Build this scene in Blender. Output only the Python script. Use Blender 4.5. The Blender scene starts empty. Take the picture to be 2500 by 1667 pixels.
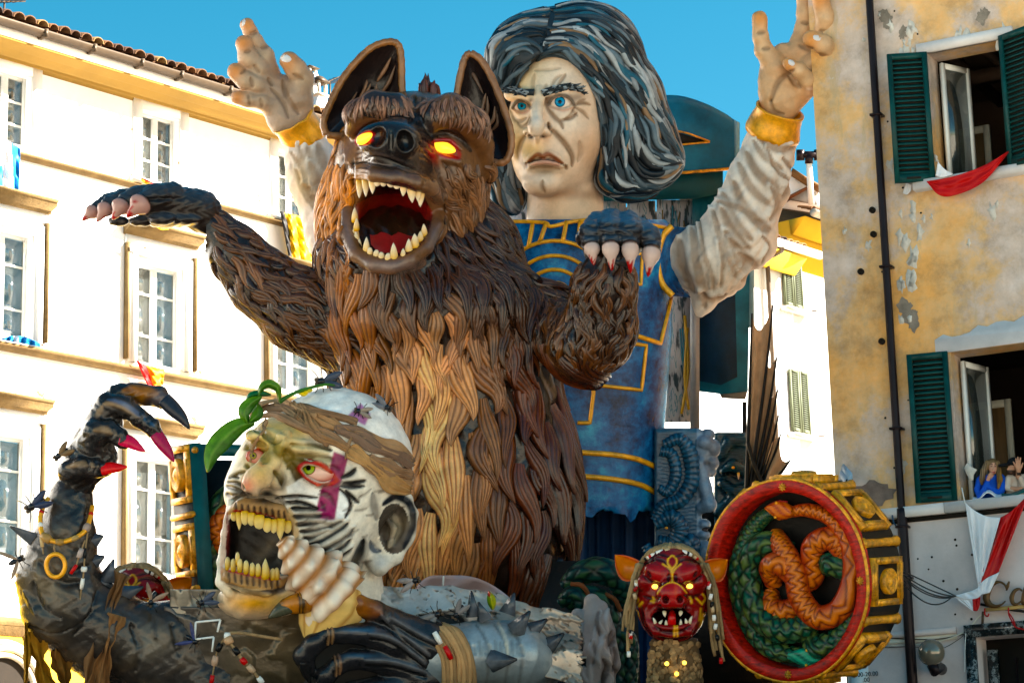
import bpy, math, random
import numpy as np
from mathutils import Vector, Matrix

# ------------------------------------------------------------------ camera, sky, sun, exposure
SC = bpy.context.scene
COL = SC.collection
rng = np.random.default_rng(7)
random.seed(7)
FPX = 5875.0            # focal length in pixels of the 2500 px wide picture
PITCH, ROLL = math.radians(13.2), math.radians(1.5)
CAM = np.array([0.0, 0.0, 1.6])
FW = np.array([0, math.cos(PITCH), math.sin(PITCH)])
R0 = np.array([1.0, 0, 0])
U0 = np.array([0, -math.sin(PITCH), math.cos(PITCH)])
RT = math.cos(ROLL) * R0 - math.sin(ROLL) * U0
UP = math.cos(ROLL) * U0 + math.sin(ROLL) * R0
cam_data = bpy.data.cameras.new('camera')
cam_data.sensor_width = 36.0
cam_data.lens = FPX * 36.0 / 2500.0
cam_data.clip_start = 0.1
cam_data.clip_end = 3000
cam = bpy.data.objects.new('camera', cam_data)
COL.objects.link(cam)
cam.matrix_world = Matrix(((RT[0], UP[0], -FW[0], CAM[0]), (RT[1], UP[1], -FW[1], CAM[1]),
         (RT[2], UP[2], -FW[2], CAM[2]), (0, 0, 0, 1)))
SC.camera = cam

SUN_DIR = np.array([0.98, 0.06, 0.66])      # towards the sun
SUN_DIR = SUN_DIR / np.linalg.norm(SUN_DIR)
SUN_EL = math.asin(SUN_DIR[2])
SUN_AZ = math.atan2(SUN_DIR[0], SUN_DIR[1])   # clockwise from +Y
world = bpy.data.worlds.new('World')
SC.world = world
world.use_nodes = True
wn = world.node_tree.nodes
wl = world.node_tree.links
sky = wn.new('ShaderNodeTexSky')
sky.sky_type = 'NISHITA'
sky.sun_disc = False
sky.sun_elevation = SUN_EL
sky.sun_rotation = SUN_AZ
sky.air_density = 0.75
sky.dust_density = 0.35
sky.ozone_density = 2.0
hs = wn.new('ShaderNodeHueSaturation')
hs.inputs['Hue'].default_value = 0.486
hs.inputs['Saturation'].default_value = 1.42
wl.new(sky.outputs[0], hs.inputs['Color'])
tint = wn.new('ShaderNodeMix')
tint.data_type = 'RGBA'
tint.blend_type = 'MULTIPLY'
tint.inputs['Factor'].default_value = 1.0
tint.inputs[7].default_value = (0.93, 0.80, 0.60, 1)
wl.new(hs.outputs[0], tint.inputs[6])
wl.new(tint.outputs[2], wn['Background'].inputs[0])
wn['Background'].inputs[1].default_value = 0.05
sun_l = bpy.data.lights.new('sun', 'SUN')
sun_l.energy = 5.0
sun_l.angle = math.radians(0.5)
sun_l.color = (1.0, 0.92, 0.80)
sun_o = bpy.data.objects.new('sun', sun_l)
COL.objects.link(sun_o)
sun_o.rotation_euler = Vector(SUN_DIR).to_track_quat('Z', 'Y').to_euler()
sun_o.location = (30, 0, 40)
SC.view_settings.view_transform = 'Standard'
SC.view_settings.look = 'None'
SC.view_settings.gamma = 1.0
SC.view_settings.use_curve_mapping = False
SC.view_settings.exposure = 2.9
SC.render.film_transparent = False
SC.cycles.max_bounces = 6
SC.cycles.diffuse_bounces = 4
SC.cycles.glossy_bounces = 3
SC.cycles.transparent_max_bounces = 8
SC.cycles.use_denoising = True

# ------------------------------------------------------------------ helpers
def A(*v):
 return np.array(v, dtype=float)

def P(px, py, d):
 """point seen at pixel (px, py) of the 2500x1667 picture, d metres ahead of the camera"""
 px, py, d = np.asarray(px, float), np.asarray(py, float), np.asarray(d, float)
 u = (px - 1250.0) / FPX
 v = (833.5 - py) / FPX
 return CAM + d[..., None] * (FW + u[..., None] * RT + v[..., None] * UP)

def S2W(V, D):
 """sculpting space (pixels right, pixels down, pixels towards the viewer) at distance D -> metres"""
 V = np.asarray(V, float)
 return P(V[..., 0], V[..., 1], D - V[..., 2] * D / FPX)

def hexc(h):
 h = h.lstrip('#')
 c = [int(h[i:i + 2], 16) / 255 for i in (0, 2, 4)]
 return np.array([x / 12.92 if x <= 0.04045 else ((x + 0.055) / 1.055) ** 2.4 for x in c])

def nrm(v):
 return v / np.maximum(np.linalg.norm(v, axis=-1, keepdims=True), 1e-9)

def catmull(pts, n=8):
 p = np.asarray(pts, float)
 if len(p) < 3:
  t = np.linspace(0, 1, n + 1)[:, None]
  return p[0] * (1 - t) + p[-1] * t
 q = np.vstack([2 * p[0] - p[1], p, 2 * p[-1] - p[-2]])
 out = []
 for i in range(1, len(q) - 2):
  t = np.linspace(0, 1, n, endpoint=False)[:, None]
  a, b, c, d = q[i - 1], q[i], q[i + 1], q[i + 2]
  out.append(0.5 * (2 * b + (c - a) * t + (2 * a - 5 * b + 4 * c - d) * t ** 2 + (3 * b - a - 3 * c + d) * t ** 3))
 out.append(p[-1:])
 return np.vstack(out)

def link(o, parent=None):
 COL.objects.link(o)
 if parent is not None:
  o.parent = parent
 return o

def root_loc(parent):
 p = parent
 while p.parent is not None:
  p = p.parent
 return np.array(p.location)

def pigment(c):
 """strong pigments, as on painted float figures"""
 c = np.asarray(c, float)[..., :3]
 l = c @ A(.3, .55, .15)
 k = np.clip(l / .45, 0, 1.6)[..., None] ** .22
 return np.clip((l[..., None] + (c - l[..., None]) * 1.4) * k, .002, .9)

def mesh_data(name, V, faces, col=None, smooth=True, uvs=None):
 me = bpy.data.meshes.new(name)
 V = np.ascontiguousarray(V, dtype=np.float32)
 if isinstance(faces, np.ndarray):
  faces = [faces]
 lv, ls = [], []
 off = 0
 for f in faces:
  if isinstance(f, np.ndarray):
   if len(f) == 0:
    continue
   lv.append(f.ravel())
   ls.append(off + np.arange(len(f)) * f.shape[1])
   off += f.size
  else:
   lv.append(np.array(f))
   ls.append(np.array([off]))
   off += len(f)
 lv = np.concatenate(lv).astype(np.int32)
 ls = np.concatenate(ls).astype(np.int32)
 me.vertices.add(len(V))
 me.vertices.foreach_set('co', V.ravel())
 me.loops.add(len(lv))
 me.loops.foreach_set('vertex_index', lv)
 me.polygons.add(len(ls))
 me.polygons.foreach_set('loop_start', ls)
 me.update(calc_edges=True)
 me.validate()
 if smooth:
  me.polygons.foreach_set('use_smooth', np.ones(len(me.polygons), bool))
 if col is not None:
  c = np.asarray(col, float)
  if c.ndim == 1:
   c = np.tile(c, (len(V), 1))
  a = me.color_attributes.new('col', 'FLOAT_COLOR', 'POINT')
  c4 = np.concatenate([pigment(c), np.ones((len(c), 1))], 1).astype(np.float32)
  a.data.foreach_set('color', c4.ravel())
 return me

def add(name, V, faces, mat, parent=None, col=None, smooth=True, **props):
 V = np.asarray(V, float)
 if parent is not None:
  V = V - root_loc(parent)
 me = mesh_data(name, V, faces, col, smooth)
 me.materials.append(mat)
 o = bpy.data.objects.new(name, me)
 for k, v in props.items():
  o[k] = v
 return link(o, parent)

def thing(name, label, cat, loc, group=None):
 o = bpy.data.objects.new(name, None)
 o.empty_display_size = 0.2
 o.location = loc
 o['label'] = label
 o['category'] = cat
 if group:
  o['group'] = group
 return link(o)

def solo(name, V, faces, mat, label, cat, group=None, col=None, smooth=True):
 """a thing that is one mesh, its origin at the middle of its lowest point"""
 V = np.asarray(V, float)
 c = (V.min(0) + V.max(0)) / 2
 c[2] = V[:, 2].min()
 o = add(name, V - c, faces, mat, None, col, smooth, label=label, category=cat)
 o.location = c
 if group:
  o['group'] = group
 return o

class MB:
 """collects pieces into one mesh"""
 def __init__(s):
  s.V, s.F, s.C, s.n = [], [], [], 0
 def put(s, V, F, col=None):
  V = np.asarray(V, float)
  if isinstance(F, np.ndarray):
   F = [F]
  for f in F:
   s.F.append(np.asarray(f) + s.n if isinstance(f, np.ndarray) else [i + s.n for i in f])
  s.V.append(V)
  if col is not None:
   c = np.asarray(col, float)
   s.C.append(np.tile(c, (len(V), 1)) if c.ndim == 1 else c)
  s.n += len(V)
  return s
 def get(s):
  return np.vstack(s.V), s.F, (np.vstack(s.C) if s.C else None)
 def add(s, name, mat, parent=None, smooth=True, **props):
  V, F, C = s.get()
  return add(name, V, F, mat, parent, C, smooth, **props)
 def solo(s, name, mat, label, cat, group=None, smooth=True):
  V, F, C = s.get()
  return solo(name, V, F, mat, label, cat, group, C, smooth)

BOXF = np.array([[0, 1, 3, 2], [4, 6, 7, 5], [0, 4, 5, 1], [2, 3, 7, 6], [0, 2, 6, 4], [1, 5, 7, 3]])
def box(o, ax, ay, az, x0, x1, y0, y1, z0, z1):
 v = [o + ax * x + ay * y + az * z for x in (x0, x1) for y in (y0, y1) for z in (z0, z1)]
 return np.array(v), BOXF

def frames(p):
 t = nrm(np.gradient(p, axis=0))
 ref = A(0.13, 0.27, 1.0) if abs(t[0] @ nrm(A(0.13, 0.27, 1.0))) < 0.9 else A(1, 0.2, 0)
 n = nrm(ref - t[0] * (ref @ t[0]))
 N = [n]
 for i in range(1, len(p)):
  n = n - t[i] * (n @ t[i])
  n = n / max(np.linalg.norm(n), 1e-9)
  N.append(n)
 N = np.array(N)
 return t, N, np.cross(t, N)

def tube(p, r, n=8, caps=True, sq=1.0, prof=None):
 """round tube along p with radii r; sq squashes the second axis; prof(theta, i) scales the radius"""
 p = np.asarray(p, float)
 r = np.broadcast_to(np.asarray(r, float), (len(p),))
 t, N, B = frames(p)
 th = np.arange(n) * 2 * math.pi / n
 V = []
 for i in range(len(p)):
  k = prof(th, i) if prof else 1.0
  V.append(p[i] + (r[i] * k * np.cos(th))[:, None] * N[i] + (r[i] * k * sq * np.sin(th))[:, None] * B[i])
 V = np.vstack(V)
 m = len(p)
 i, j = np.meshgrid(np.arange(m - 1), np.arange(n), indexing='ij')
 a = i * n + j
 b = i * n + (j + 1) % n
 F = [np.stack([a, b, b + n, a + n], -1).reshape(-1, 4)]
 if caps:
  V = np.vstack([V, p[:1], p[-1:]])
  k = np.arange(n)
  F.append(np.stack([np.full(n, m * n), (k + 1) % n, k], -1))
  F.append(np.stack([np.full(n, m * n + 1), (m - 1) * n + k, (m - 1) * n + (k + 1) % n], -1))
 return V, F

def grid_faces(a, b, closed=False):
 i, j = np.meshgrid(np.arange(a - 1), np.arange(b if closed else b - 1), indexing='ij')
 k = i * b + j
 l = i * b + (j + 1) % b
 return np.stack([k, l, l + b, k + b], -1).reshape(-1, 4)

def lathe(c, ax, u, prof, n=20):
 """prof: list of (radius, height) about axis ax from centre c; u is any direction across"""
 ax = nrm(np.asarray(ax, float))
 u = nrm(u - ax * (u @ ax))
 w = np.cross(ax, u)
 th = np.arange(n) * 2 * math.pi / n
 ring = np.cos(th)[:, None] * u + np.sin(th)[:, None] * w
 V = np.vstack([c + ring * r + ax * h for r, h in prof])
 return V, grid_faces(len(prof), n, True)

def sheet(V):
 a, b = V.shape[:2]
 return V.reshape(-1, 3), grid_faces(a, b)

def thick(V, F, d):
 """gives an open sheet a back side d (vector or per-vertex) behind it"""
 V = np.asarray(V, float)
 n = len(V)
 V2 = np.vstack([V, V + d])
 e = {}
 for f in F:
  for i in range(len(f)):
   a, b = int(f[i]), int(f[(i + 1) % len(f)])
   if (b, a) in e:
    e.pop((b, a))
   else:
    e[(a, b)] = 1
 side = np.array([[a + n, b + n, b, a][::-1] for a, b in e])
 return V2, [F, F[:, ::-1] + n, side[:, ::-1]]

# ------------------------------------------------------------------ materials
def newmat(name):
 m = bpy.data.materials.new(name)
 m.use_nodes = True
 nt = m.node_tree
 return m, nt.nodes, nt.links, nt.nodes['Principled BSDF']

def tex_noise(n, l, scale, detail=5, rough=0.6, coord=None, vec=None):
 t = n.new('ShaderNodeTexNoise')
 t.inputs['Scale'].default_value = scale
 t.inputs['Detail'].default_value = detail
 t.inputs['Roughness'].default_value = rough
 if vec is not None:
  l.new(vec, t.inputs['Vector'])
 return t

def ramp(n, l, src, stops):
 r = n.new('ShaderNodeValToRGB')
 el = r.color_ramp.elements
 while len(el) < len(stops):
  el.new(0.5)
 for e, (p, c) in zip(el, stops):
  e.position = p
  e.color = (*c[:3], 1) if hasattr(c, '__len__') else (c, c, c, 1)
 l.new(src, r.inputs[0])
 return r

def mixc(n, l, fac, a, b, mode='MIX'):
 m = n.new('ShaderNodeMix')
 m.data_type = 'RGBA'
 m.blend_type = mode
 for s, v in ((m.inputs['Factor'], fac), (m.inputs[6], a), (m.inputs[7], b)):
  if hasattr(v, 'is_linked'):
   l.new(v, s)
  elif hasattr(v, '__len__'):
   s.default_value = (*v[:3], 1)
  else:
   s.default_value = v
 return m.outputs[2]

def paint(name, color=None, rough=0.5, var=0.25, scale=6.0, bump=0.15, bscale=30.0, metal=0.0, coat=0.0, spec=0.22, streak=None):
 """painted surface: colour from the mesh's 'col' attribute (or fixed), broken up by brushy noise, with fine relief"""
 m, n, l, b = newmat(name)
 tc = n.new('ShaderNodeTexCoord')
 vec = tc.outputs['Object']
 if streak:
  mp = n.new('ShaderNodeMapping')
  mp.inputs['Scale'].default_value = streak
  l.new(vec, mp.inputs['Vector'])
  vec = mp.outputs[0]
 if color is None:
  at = n.new('ShaderNodeAttribute')
  at.attribute_name = 'col'
  base = at.outputs['Color']
 else:
  rgb = n.new('ShaderNodeRGB')
  rgb.outputs[0].default_value = (*pigment(color), 1)
  base = rgb.outputs[0]
 t = tex_noise(n, l, scale, 6, 0.65, vec=vec)
 r = ramp(n, l, t.outputs['Fac'], [(0.3, 1 - var), (0.7, min(1 + var * 0.6, 1.6))])
 c = mixc(n, l, 1.0, base, r.outputs[0], 'MULTIPLY')
 l.new(c, b.inputs['Base Color'])
 b.inputs['Roughness'].default_value = rough
 b.inputs['Metallic'].default_value = metal
 b.inputs['Coat Weight'].default_value = coat * .35
 b.inputs['Coat Roughness'].default_value = 0.18
 b.inputs['Specular IOR Level'].default_value = spec
 if bump:
  t2 = tex_noise(n, l, bscale, 5, 0.6, vec=vec)
  bp = n.new('ShaderNodeBump')
  bp.inputs['Strength'].default_value = bump
  bp.inputs['Distance'].default_value = 0.02
  l.new(t2.outputs['Fac'], bp.inputs['Height'])
  l.new(bp.outputs[0], b.inputs['Normal'])
 return m
# ------------------------------------------------------------------ ground
gm = paint('paving', A(.42, .39, .34), 0.8, 0.3, 0.5, 0.3, 20)
g = 400.0
add('ground', A([-g, -g, 0], [g, -g, 0], [g, g, 0], [-g, g, 0]), np.array([[0, 1, 2, 3]]), gm, None, None, False, kind='structure')

# ------------------------------------------------------------------ wall frames
def hdir(px, py):
 d = P(px, py, 1.0) - CAM
 d[2] = 0
 return nrm(d)

class Wall:
 """upright wall plane: s metres along, o metres proud, z up"""
 def __init__(w, px, py, depth, direction, normal_sign=1):
  w.a = P(px, py, depth)
  w.a[2] = 0
  w.d = direction
  w.n = np.cross(A(0, 0, 1), w.d) * normal_sign
  w.up = A(0, 0, 1)
 def sz(w, px, py, off=0.0):
  r = P(px, py, 1.0) - CAM
  t = ((w.a + w.n * off - CAM) @ w.n) / (r @ w.n)
  q = CAM + r * t
  return float((q - w.a) @ w.d), float(q[2])
 def pt(w, s, z, o=0.0):
  return w.a + w.d * s + w.n * o + w.up * z
 def px(w, px, py, off=0.0):
  return w.pt(*w.sz(px, py, off), off)
 def box(w, s0, s1, z0, z1, o0, o1):
  return box(w.a, w.d, w.n, w.up, s0, s1, o0, o1, z0, z1)
 def holes(w, s0, s1, z0, z1, holes, o=0.0, depth=0.35):
  """flat wall with rectangular openings and their reveals"""
  mb = MB()
  ss = sorted({s0, s1, *[h[0] for h in holes], *[h[1] for h in holes]})
  zs = sorted({z0, z1, *[h[2] for h in holes], *[h[3] for h in holes]})
  for i in range(len(ss) - 1):
   for j in range(len(zs) - 1):
    cs, cz = (ss[i] + ss[i + 1]) / 2, (zs[j] + zs[j + 1]) / 2
    if any(h[0] < cs < h[1] and h[2] < cz < h[3] for h in holes):
     continue
    mb.put([w.pt(ss[i], zs[j], o), w.pt(ss[i + 1], zs[j], o), w.pt(ss[i + 1], zs[j + 1], o), w.pt(ss[i], zs[j + 1], o)], np.array([[0, 1, 2, 3]]))
  for a, b, c, d in holes:
   q = [(a, c), (b, c), (b, d), (a, d)]
   for k in range(4):
    (sa, za), (sb, zb) = q[k], q[(k + 1) % 4]
    mb.put([w.pt(sa, za, o), w.pt(sb, zb, o), w.pt(sb, zb, o - depth), w.pt(sa, za, o - depth)], np.array([[0, 1, 2, 3]]))
  return mb
 def sweep(w, s0, s1, prof):
  """prof: closed list of (off, z)"""
  n = len(prof)
  V = [w.pt(s, z, o) for s in (s0, s1) for o, z in prof]
  k = np.arange(n)
  F = [np.stack([k, (k + 1) % n, (k + 1) % n + n, k + n], -1), list(range(n))[::-1], list(range(n, 2 * n))]
  return np.array(V), F

# shared materials of the houses
M_white = paint('white_plaster', A(.84, .83, .82), 0.85, 0.10, 0.6, 0.25, 14)
M_stone = paint('cream_stone', A(.62, .58, .50), 0.8, 0.25, 2.0, 0.3, 25)
M_hood = paint('weathered_brown_stone', A(.21, .15, .085), .85, .4, 3, .4, 25)
M_trim = paint('white_trim', A(.74, .73, .70), 0.55, 0.08, 3, 0.05, 30)
M_gutter = paint('brown_gutter', A(.10, .075, .055), 0.45, 0.3, 2, 0.05, 20, metal=0.3)
M_tile = paint('terracotta_tile', None, 0.8, 0.5, 5, 0.4, 30)
M_yellow = paint('yellow_plaster', A(.62, .42, .14), 0.85, 0.18, 0.8, 0.2, 12)
M_curtain = paint('curtain', A(.55, .56, .55), 0.8, 0.15, 3, 0.0, 10, streak=(8, 8, .3))
M_dark = paint('dark_room', A(.035, .028, .022), 0.9, 0.3, 1, 0, 10)
def glass_mat():
 m, n, l, b = newmat('window_glass')
 b.inputs['Base Color'].default_value = (.05, .055, .05, 1)
 b.inputs['Roughness'].default_value = 0.03
 b.inputs['IOR'].default_value = 2.6
 tr = n.new('ShaderNodeBsdfTransparent')
 tr.inputs[0].default_value = (.8, .86, .84, 1)
 mx = n.new('ShaderNodeMixShader')
 mx.inputs[0].default_value = 0.55
 l.new(tr.outputs[0], mx.inputs[1])
 l.new(b.outputs[0], mx.inputs[2])
 l.new(mx.outputs[0], n['Material Output'].inputs[0])
 return m
M_glass = glass_mat()

# ------------------------------------------------------------------ left house
dL = hdir(6600, 2080)
LW = Wall(370, 800, 42.0, dL, -1)
if LW.n @ (CAM - LW.a) < 0:
 LW.n = -LW.n
house_l = thing('town_house', 'long white three storey town house with brown roof gutter on the left', 'house', LW.pt(0, 0))
sL0 = LW.sz(-260, 500)[0] - 24.0  # facade runs on unseen towards the camera, lengthened for its bounce light
sL1 = LW.sz(1190, 500)[0]
z_corn = LW.sz(261, 216)[1]
# cornice rows read at x = 261
def lz(py, off=0.0, px=261):
 return LW.sz(px, py, off)[1]
c0s, c0e = LW.sz(78, 190)[0], None
W = []      # openings: s0, s1, z0, z1, kind
s1a, zt = LW.sz(346, 266)
s1b, _ = LW.sz(438, 293)
zb = LW.sz(438, 462)[1]
step = s1b - LW.sz(78, 190)[0]
ma, mt = LW.sz(333, 635)
mb_, _ = LW.sz(446, 658)
mz = LW.sz(445, 903)[1]
ba, bt = LW.sz(328, 1109)
bz = LW.sz(413, 1403)[1]
for k in (-1, 0, 1, 2, 3):
 W.append((s1a + k * step, s1b + k * step, zb, zt, 'top'))
 W.append((ma + k * step, mb_ + k * step, mz, mt, 'mid'))
 W.append((ma + k * step, mb_ + k * step, bz, bt, 'low'))
W = [w for w in W if w[1] < sL1]
z_base = LW.sz(30, 1530)[1]
arch_z = LW.sz(20, 1605, 0.15)[1]
LW.holes(sL0, sL1, z_base, z_corn + 0.3, [w[:4] for w in W], 0, 0.28).add('wall', M_white, house_l, False)
MB().put(*LW.box(sL0, sL1, 0, z_base - 0.003, -0.3, 0.06)).add('ground_floor_wall', M_yellow, house_l, False)
# joints of the ground floor blocks
mbj = MB()
for k in range(14):
 s = sL0 + 0.4 + k * 0.62
 mbj.put(*LW.box(s, s + 0.02, z_base - 3, z_base - 0.35, 0.055, 0.064))
mbj.add('joint', M_dark, house_l, False, kind='stuff')
# arched moulding bottom left
ac, az = LW.sz(8, 1690, 0.1)
th = np.linspace(0, math.pi, 25)
mba = MB()
for r, o in ((0.80, .10), (0.70, .16), (0.60, .12)):
 p = np.array([LW.pt(ac + r * math.cos(t), az + r * math.sin(t), o) for t in th])
 mba.put(*tube(p, 0.05, 8))
mba.add('door_arch', M_stone, house_l)
mbd = MB()
pp = [LW.pt(ac + .56 * math.cos(t), az + .56 * math.sin(t), .075) for t in th]
mbd.put(pp + [LW.pt(ac - .56, 0.05, .075), LW.pt(ac + .56, 0.05, .075)], [list(range(27))])
mbd.add('door', M_dark, house_l, False)
# cornice and gutter
pr = [(0, lz(228)), (.03, lz(219, .03)), (.14, lz(217, .14)), (.14, lz(211, .14)), (.20, lz(209, .2)), (.24, lz(205, .24)), (.34, lz(190, .34)), (.38, lz(188, .38)),
   (.52, lz(170, .52)), (.56, lz(168, .56)), (.56, lz(164, .56)), (.50, lz(162, .50)), (.50, lz(140, .50)), (0, lz(140, .5))]
MB().put(*LW.sweep(sL0, sL1, pr)).add('cornice', paint('tan_cornice', A(.33, .22, .095), .8, .15, 1), house_l, False)
MB().put(*LW.box(sL0, sL1, lz(166, .5), lz(141, .5), .49, .575)).add('fascia', M_white, house_l, False)
zg = lz(121, .74)
gp = [(.66 + .11 * math.cos(a), zg + .11 * math.sin(a)) for a in np.linspace(math.pi, 2 * math.pi, 11)]
gp += [(.75, zg + .01), (.57, zg + .01)]
MB().put(*LW.sweep(sL0, sL1, gp)).add('gutter', M_gutter, house_l, False)
for px in (106, 226, 343, 440, 560):
 s = LW.sz(px, 160, .74)[0]
 MB().put(*LW.box(s, s + .06, zg - .125, zg + .02, .535, .785)).add('gutter_bracket', M_gutter, house_l, False)
MB().put(*LW.box(sL0, sL1, lz(140, .5) - .01, zg + .04, -.3, .56)).add('eave_board', paint('eave_wood', A(.16, .11, .08), .8, .3, 2), house_l, False)
# roof slope and barrel tiles
slope = math.radians(17)
zr = zg + .06
MB().put([LW.pt(sL0, zr, .62), LW.pt(sL1, zr, .62), LW.pt(sL1, zr + 5 * math.tan(slope), -4.4), LW.pt(sL0, zr + 5 * math.tan(slope), -4.4)], np.array([[0, 1, 2, 3]])).add('roof', paint('roof_dark', A(.16, .09, .06), .85, .4, 3), house_l, False)
tile_me = []
for v in range(5):
 ax = nrm(-LW.n * math.cos(slope) + LW.up * math.sin(slope))
 u = LW.d
 w2 = np.cross(ax, u)
 if w2[2] < 0:
  w2 = -w2
 V = []
 L_, r1, r2 = .44, .105 + .006 * v, .085
 thh = np.linspace(0, math.pi, 8)
 for ll, rr, dz in ((0, r1, 0), (L_, r2, .02)):
  for q in (1.0, .8):
   V += [u * rr * q * math.cos(t) + w2 * (rr * q * .85 * math.sin(t) + dz) + ax * ll for t in thh]
 F = []
 for k in range(7):
  F += [[k, k + 1, 17 + k, 16 + k], [8 + k, 24 + k, 25 + k, 9 + k], [k, 8 + k, 9 + k, k + 1]]
 c = hexc(['#7a5b45', '#584236', '#8c7458', '#40322c', '#6b5240'][v])
 me = mesh_data('roof_tile', np.array(V), np.array(F), c, False)
 me.materials.append(M_tile)
 tile_me.append(me)
nt = int((sL1 - sL0) / .235)
hl = root_loc(house_l)
for i in range(nt):
 for j in range(2):
  if i * .235 < 23 or i * .235 > 38 + 23:
   continue
  o = bpy.data.objects.new('roof_tile', tile_me[random.randrange(5)])
  o.location = LW.pt(sL0 + i * .235 + random.uniform(-.015, .015), zr + .03 + j * .36 * math.sin(slope), .70 - j * .36 * math.cos(slope)) - hl
  o.rotation_euler = (random.uniform(-.05, .05), random.uniform(-.05, .05), random.uniform(-.05, .05))
  link(o, house_l)
# string courses
def course(zt_, h, o, mat, name='string_course'):
 prof = [(0, zt_), (o, zt_ - .01), (o, zt_ - h * .35), (o * .75, zt_ - h * .45), (o * .45, zt_ - h), (0, zt_ - h)]
 MB().put(*LW.sweep(sL0, sL1, prof)).add(name, mat, house_l, False)
course(LW.sz(58, 378)[1], .10, .12, M_hood)
course(LW.sz(180, 869)[1], .14, .15, M_hood)
course(LW.sz(30, 1508)[1], .30, .16, M_hood)
# windows with architraves
def window(wall, house, s0, s1, z0, z1, rows, o=-.2, pane_mat=None, curtain=None, two=True):
 fw = .055
 fr = MB()
 for a, b, c, d in ((s0, s0 + fw, z0, z1), (s1 - fw, s1, z0, z1), (s0 + fw, s1 - fw, z1 - fw, z1), (s0 + fw, s1 - fw, z0, z0 + fw)):
  fr.put(*wall.box(a, b, c, d, o - .04, o + .035))
 sm = (s0 + s1) / 2
 if two:
  fr.put(*wall.box(sm - .06, sm + .06, z0 + fw, z1 - fw, o - .03, o + .05))
 leaves = [(s0 + fw, sm - .06), (sm + .06, s1 - fw)] if two else [(s0 + fw, s1 - fw)]
 zs = [z0 + fw + (z1 - z0 - 2 * fw) * r for r in rows]
 for a, b in leaves:
  for z in zs[1:-1]:
   fr.put(*wall.box(a, b, z - .018, z + .018, o - .02, o + .025))
 f = fr.add('window', M_trim, house, False)
 for a, b in leaves:
  for k in range(len(zs) - 1):
   MB().put(*wall.box(a, b, zs[k] + .018, zs[k + 1] - .018, o - .01, o + .0)).add('pane', M_glass, f, False)
 # the room behind: dark, with a curtain
 MB().put(*wall.box(s0 - .2, s1 + .2, z0 - .2, z1 + .2, o - 1.0, o - .95)).add('room_back', M_dark, f, False)
 if curtain:
  n = 30
  ss = np.linspace(s0 + .03, s0 + (s1 - s0) * curtain, n)
  V = np.array([[wall.pt(s, z, o - .10 + .02 * math.sin(s * 55) + .01 * math.sin(s * 131)) for s in ss] for z in (z0, z1)])
  add('curtain', *sheet(V), M_curtain, f)
for k, (s0, s1, z0, z1, kind) in enumerate(W):
 if kind == 'top':
  window(LW, house_l, s0, s1, z0, z1, [0, .32, .66, 1], curtain=[.85, .4, .62, .95][k % 4])
  fr = MB()
  fr.put(*LW.box(s0 - .20, s0, z0, z1 + .25, -.01, .03)).put(*LW.box(s1, s1 + .20, z0, z1 + .25, -.01, .03)).put(*LW.box(s0, s1, z1, z1 + .25, -.01, .03))
  fr.put(*LW.box(s0 - .25, s1 + .25, z0 - .10, z0, -.05, .09))
  fr.add('window_surround', M_white, house_l, False)
 else:
  window(LW, house_l, s0, s1, z0, z1, [0, .28, .72, 1] if kind == 'mid' else [0, .3, .74, 1], curtain=[.95, .5, .3, .75, .55][k % 5])
  fr = MB()
  aw = .19
  for q, (w_, pr_) in enumerate(((aw, .06), (aw * .55, .085))):
   i0 = 0 if q == 0 else .03
   fr.put(*LW.box(s0 - w_ - i0, s0 - i0, z0 - .03, z1 + w_ + i0, -.01, pr_))
   fr.put(*LW.box(s1 + i0, s1 + w_ + i0, z0 - .03, z1 + w_ + i0, -.01, pr_))
   fr.put(*LW.box(s0 - i0, s1 + i0, z1 + i0, z1 + w_ + i0 - .002, -.01, pr_))
  for a, b in ((s0 - .27, s0 - aw - .034), (s1 + aw + .034, s1 + .27)):
   MB().put(*LW.box(a, b, z0, z1 + .26, -.01, .10)).add('outer_fascia', M_hood, house_l, False)
  fr.put(*LW.box(s0 - .26, s1 + .26, z1 + .27, z1 + .42, -.01, .045))
  fr.add('window_surround', M_white, house_l, False)
  zc = z1 + .42
  V, F = LW.sweep(s0 - .30, s1 + .30, [(0, zc), (.08, zc), (.10, zc + .05), (.24, zc + .10), (.26, zc + .17), (.29, zc + .18), (.29, zc + .22), (0, zc + .26)])
  add('window_hood', V, F, M_hood, house_l, None, False)
# plaster flaws
fl = MB()
for (px, py, r) in ((215, 367, 3), (463, 430, 3), (106, 838, 6), (15, 873, 4), (93, 958, 5), (105, 966, 6), (475, 908, 5), (490, 912, 6), (6, 1010, 4), (32, 1012, 4), (60, 1014, 4), (478, 1028, 9), (630, 478, 4), (634, 493, 5), (355, 605, 4), (447, 617, 4), (438, 400, 5), (440, 430, 5), (320, 315, 4), (319, 430, 5), (60, 600, 3), (250, 700, 2)):
 s, z = LW.sz(px, py)
 m = 9
 a = np.linspace(0, 2 * math.pi, m, endpoint=False)
 rr = r * .0068 * (1 + .5 * rng.standard_normal(m))
 fl.put([LW.pt(s + rr[i] * math.cos(a[i]), z + 1.3 * rr[i] * math.sin(a[i]), .006) for i in range(m)], [list(range(m))])
fl.add('plaster_chip', paint('bare_plaster', A(.33, .24, .15), .9, .3, 8), house_l, False, kind='stuff')

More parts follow.
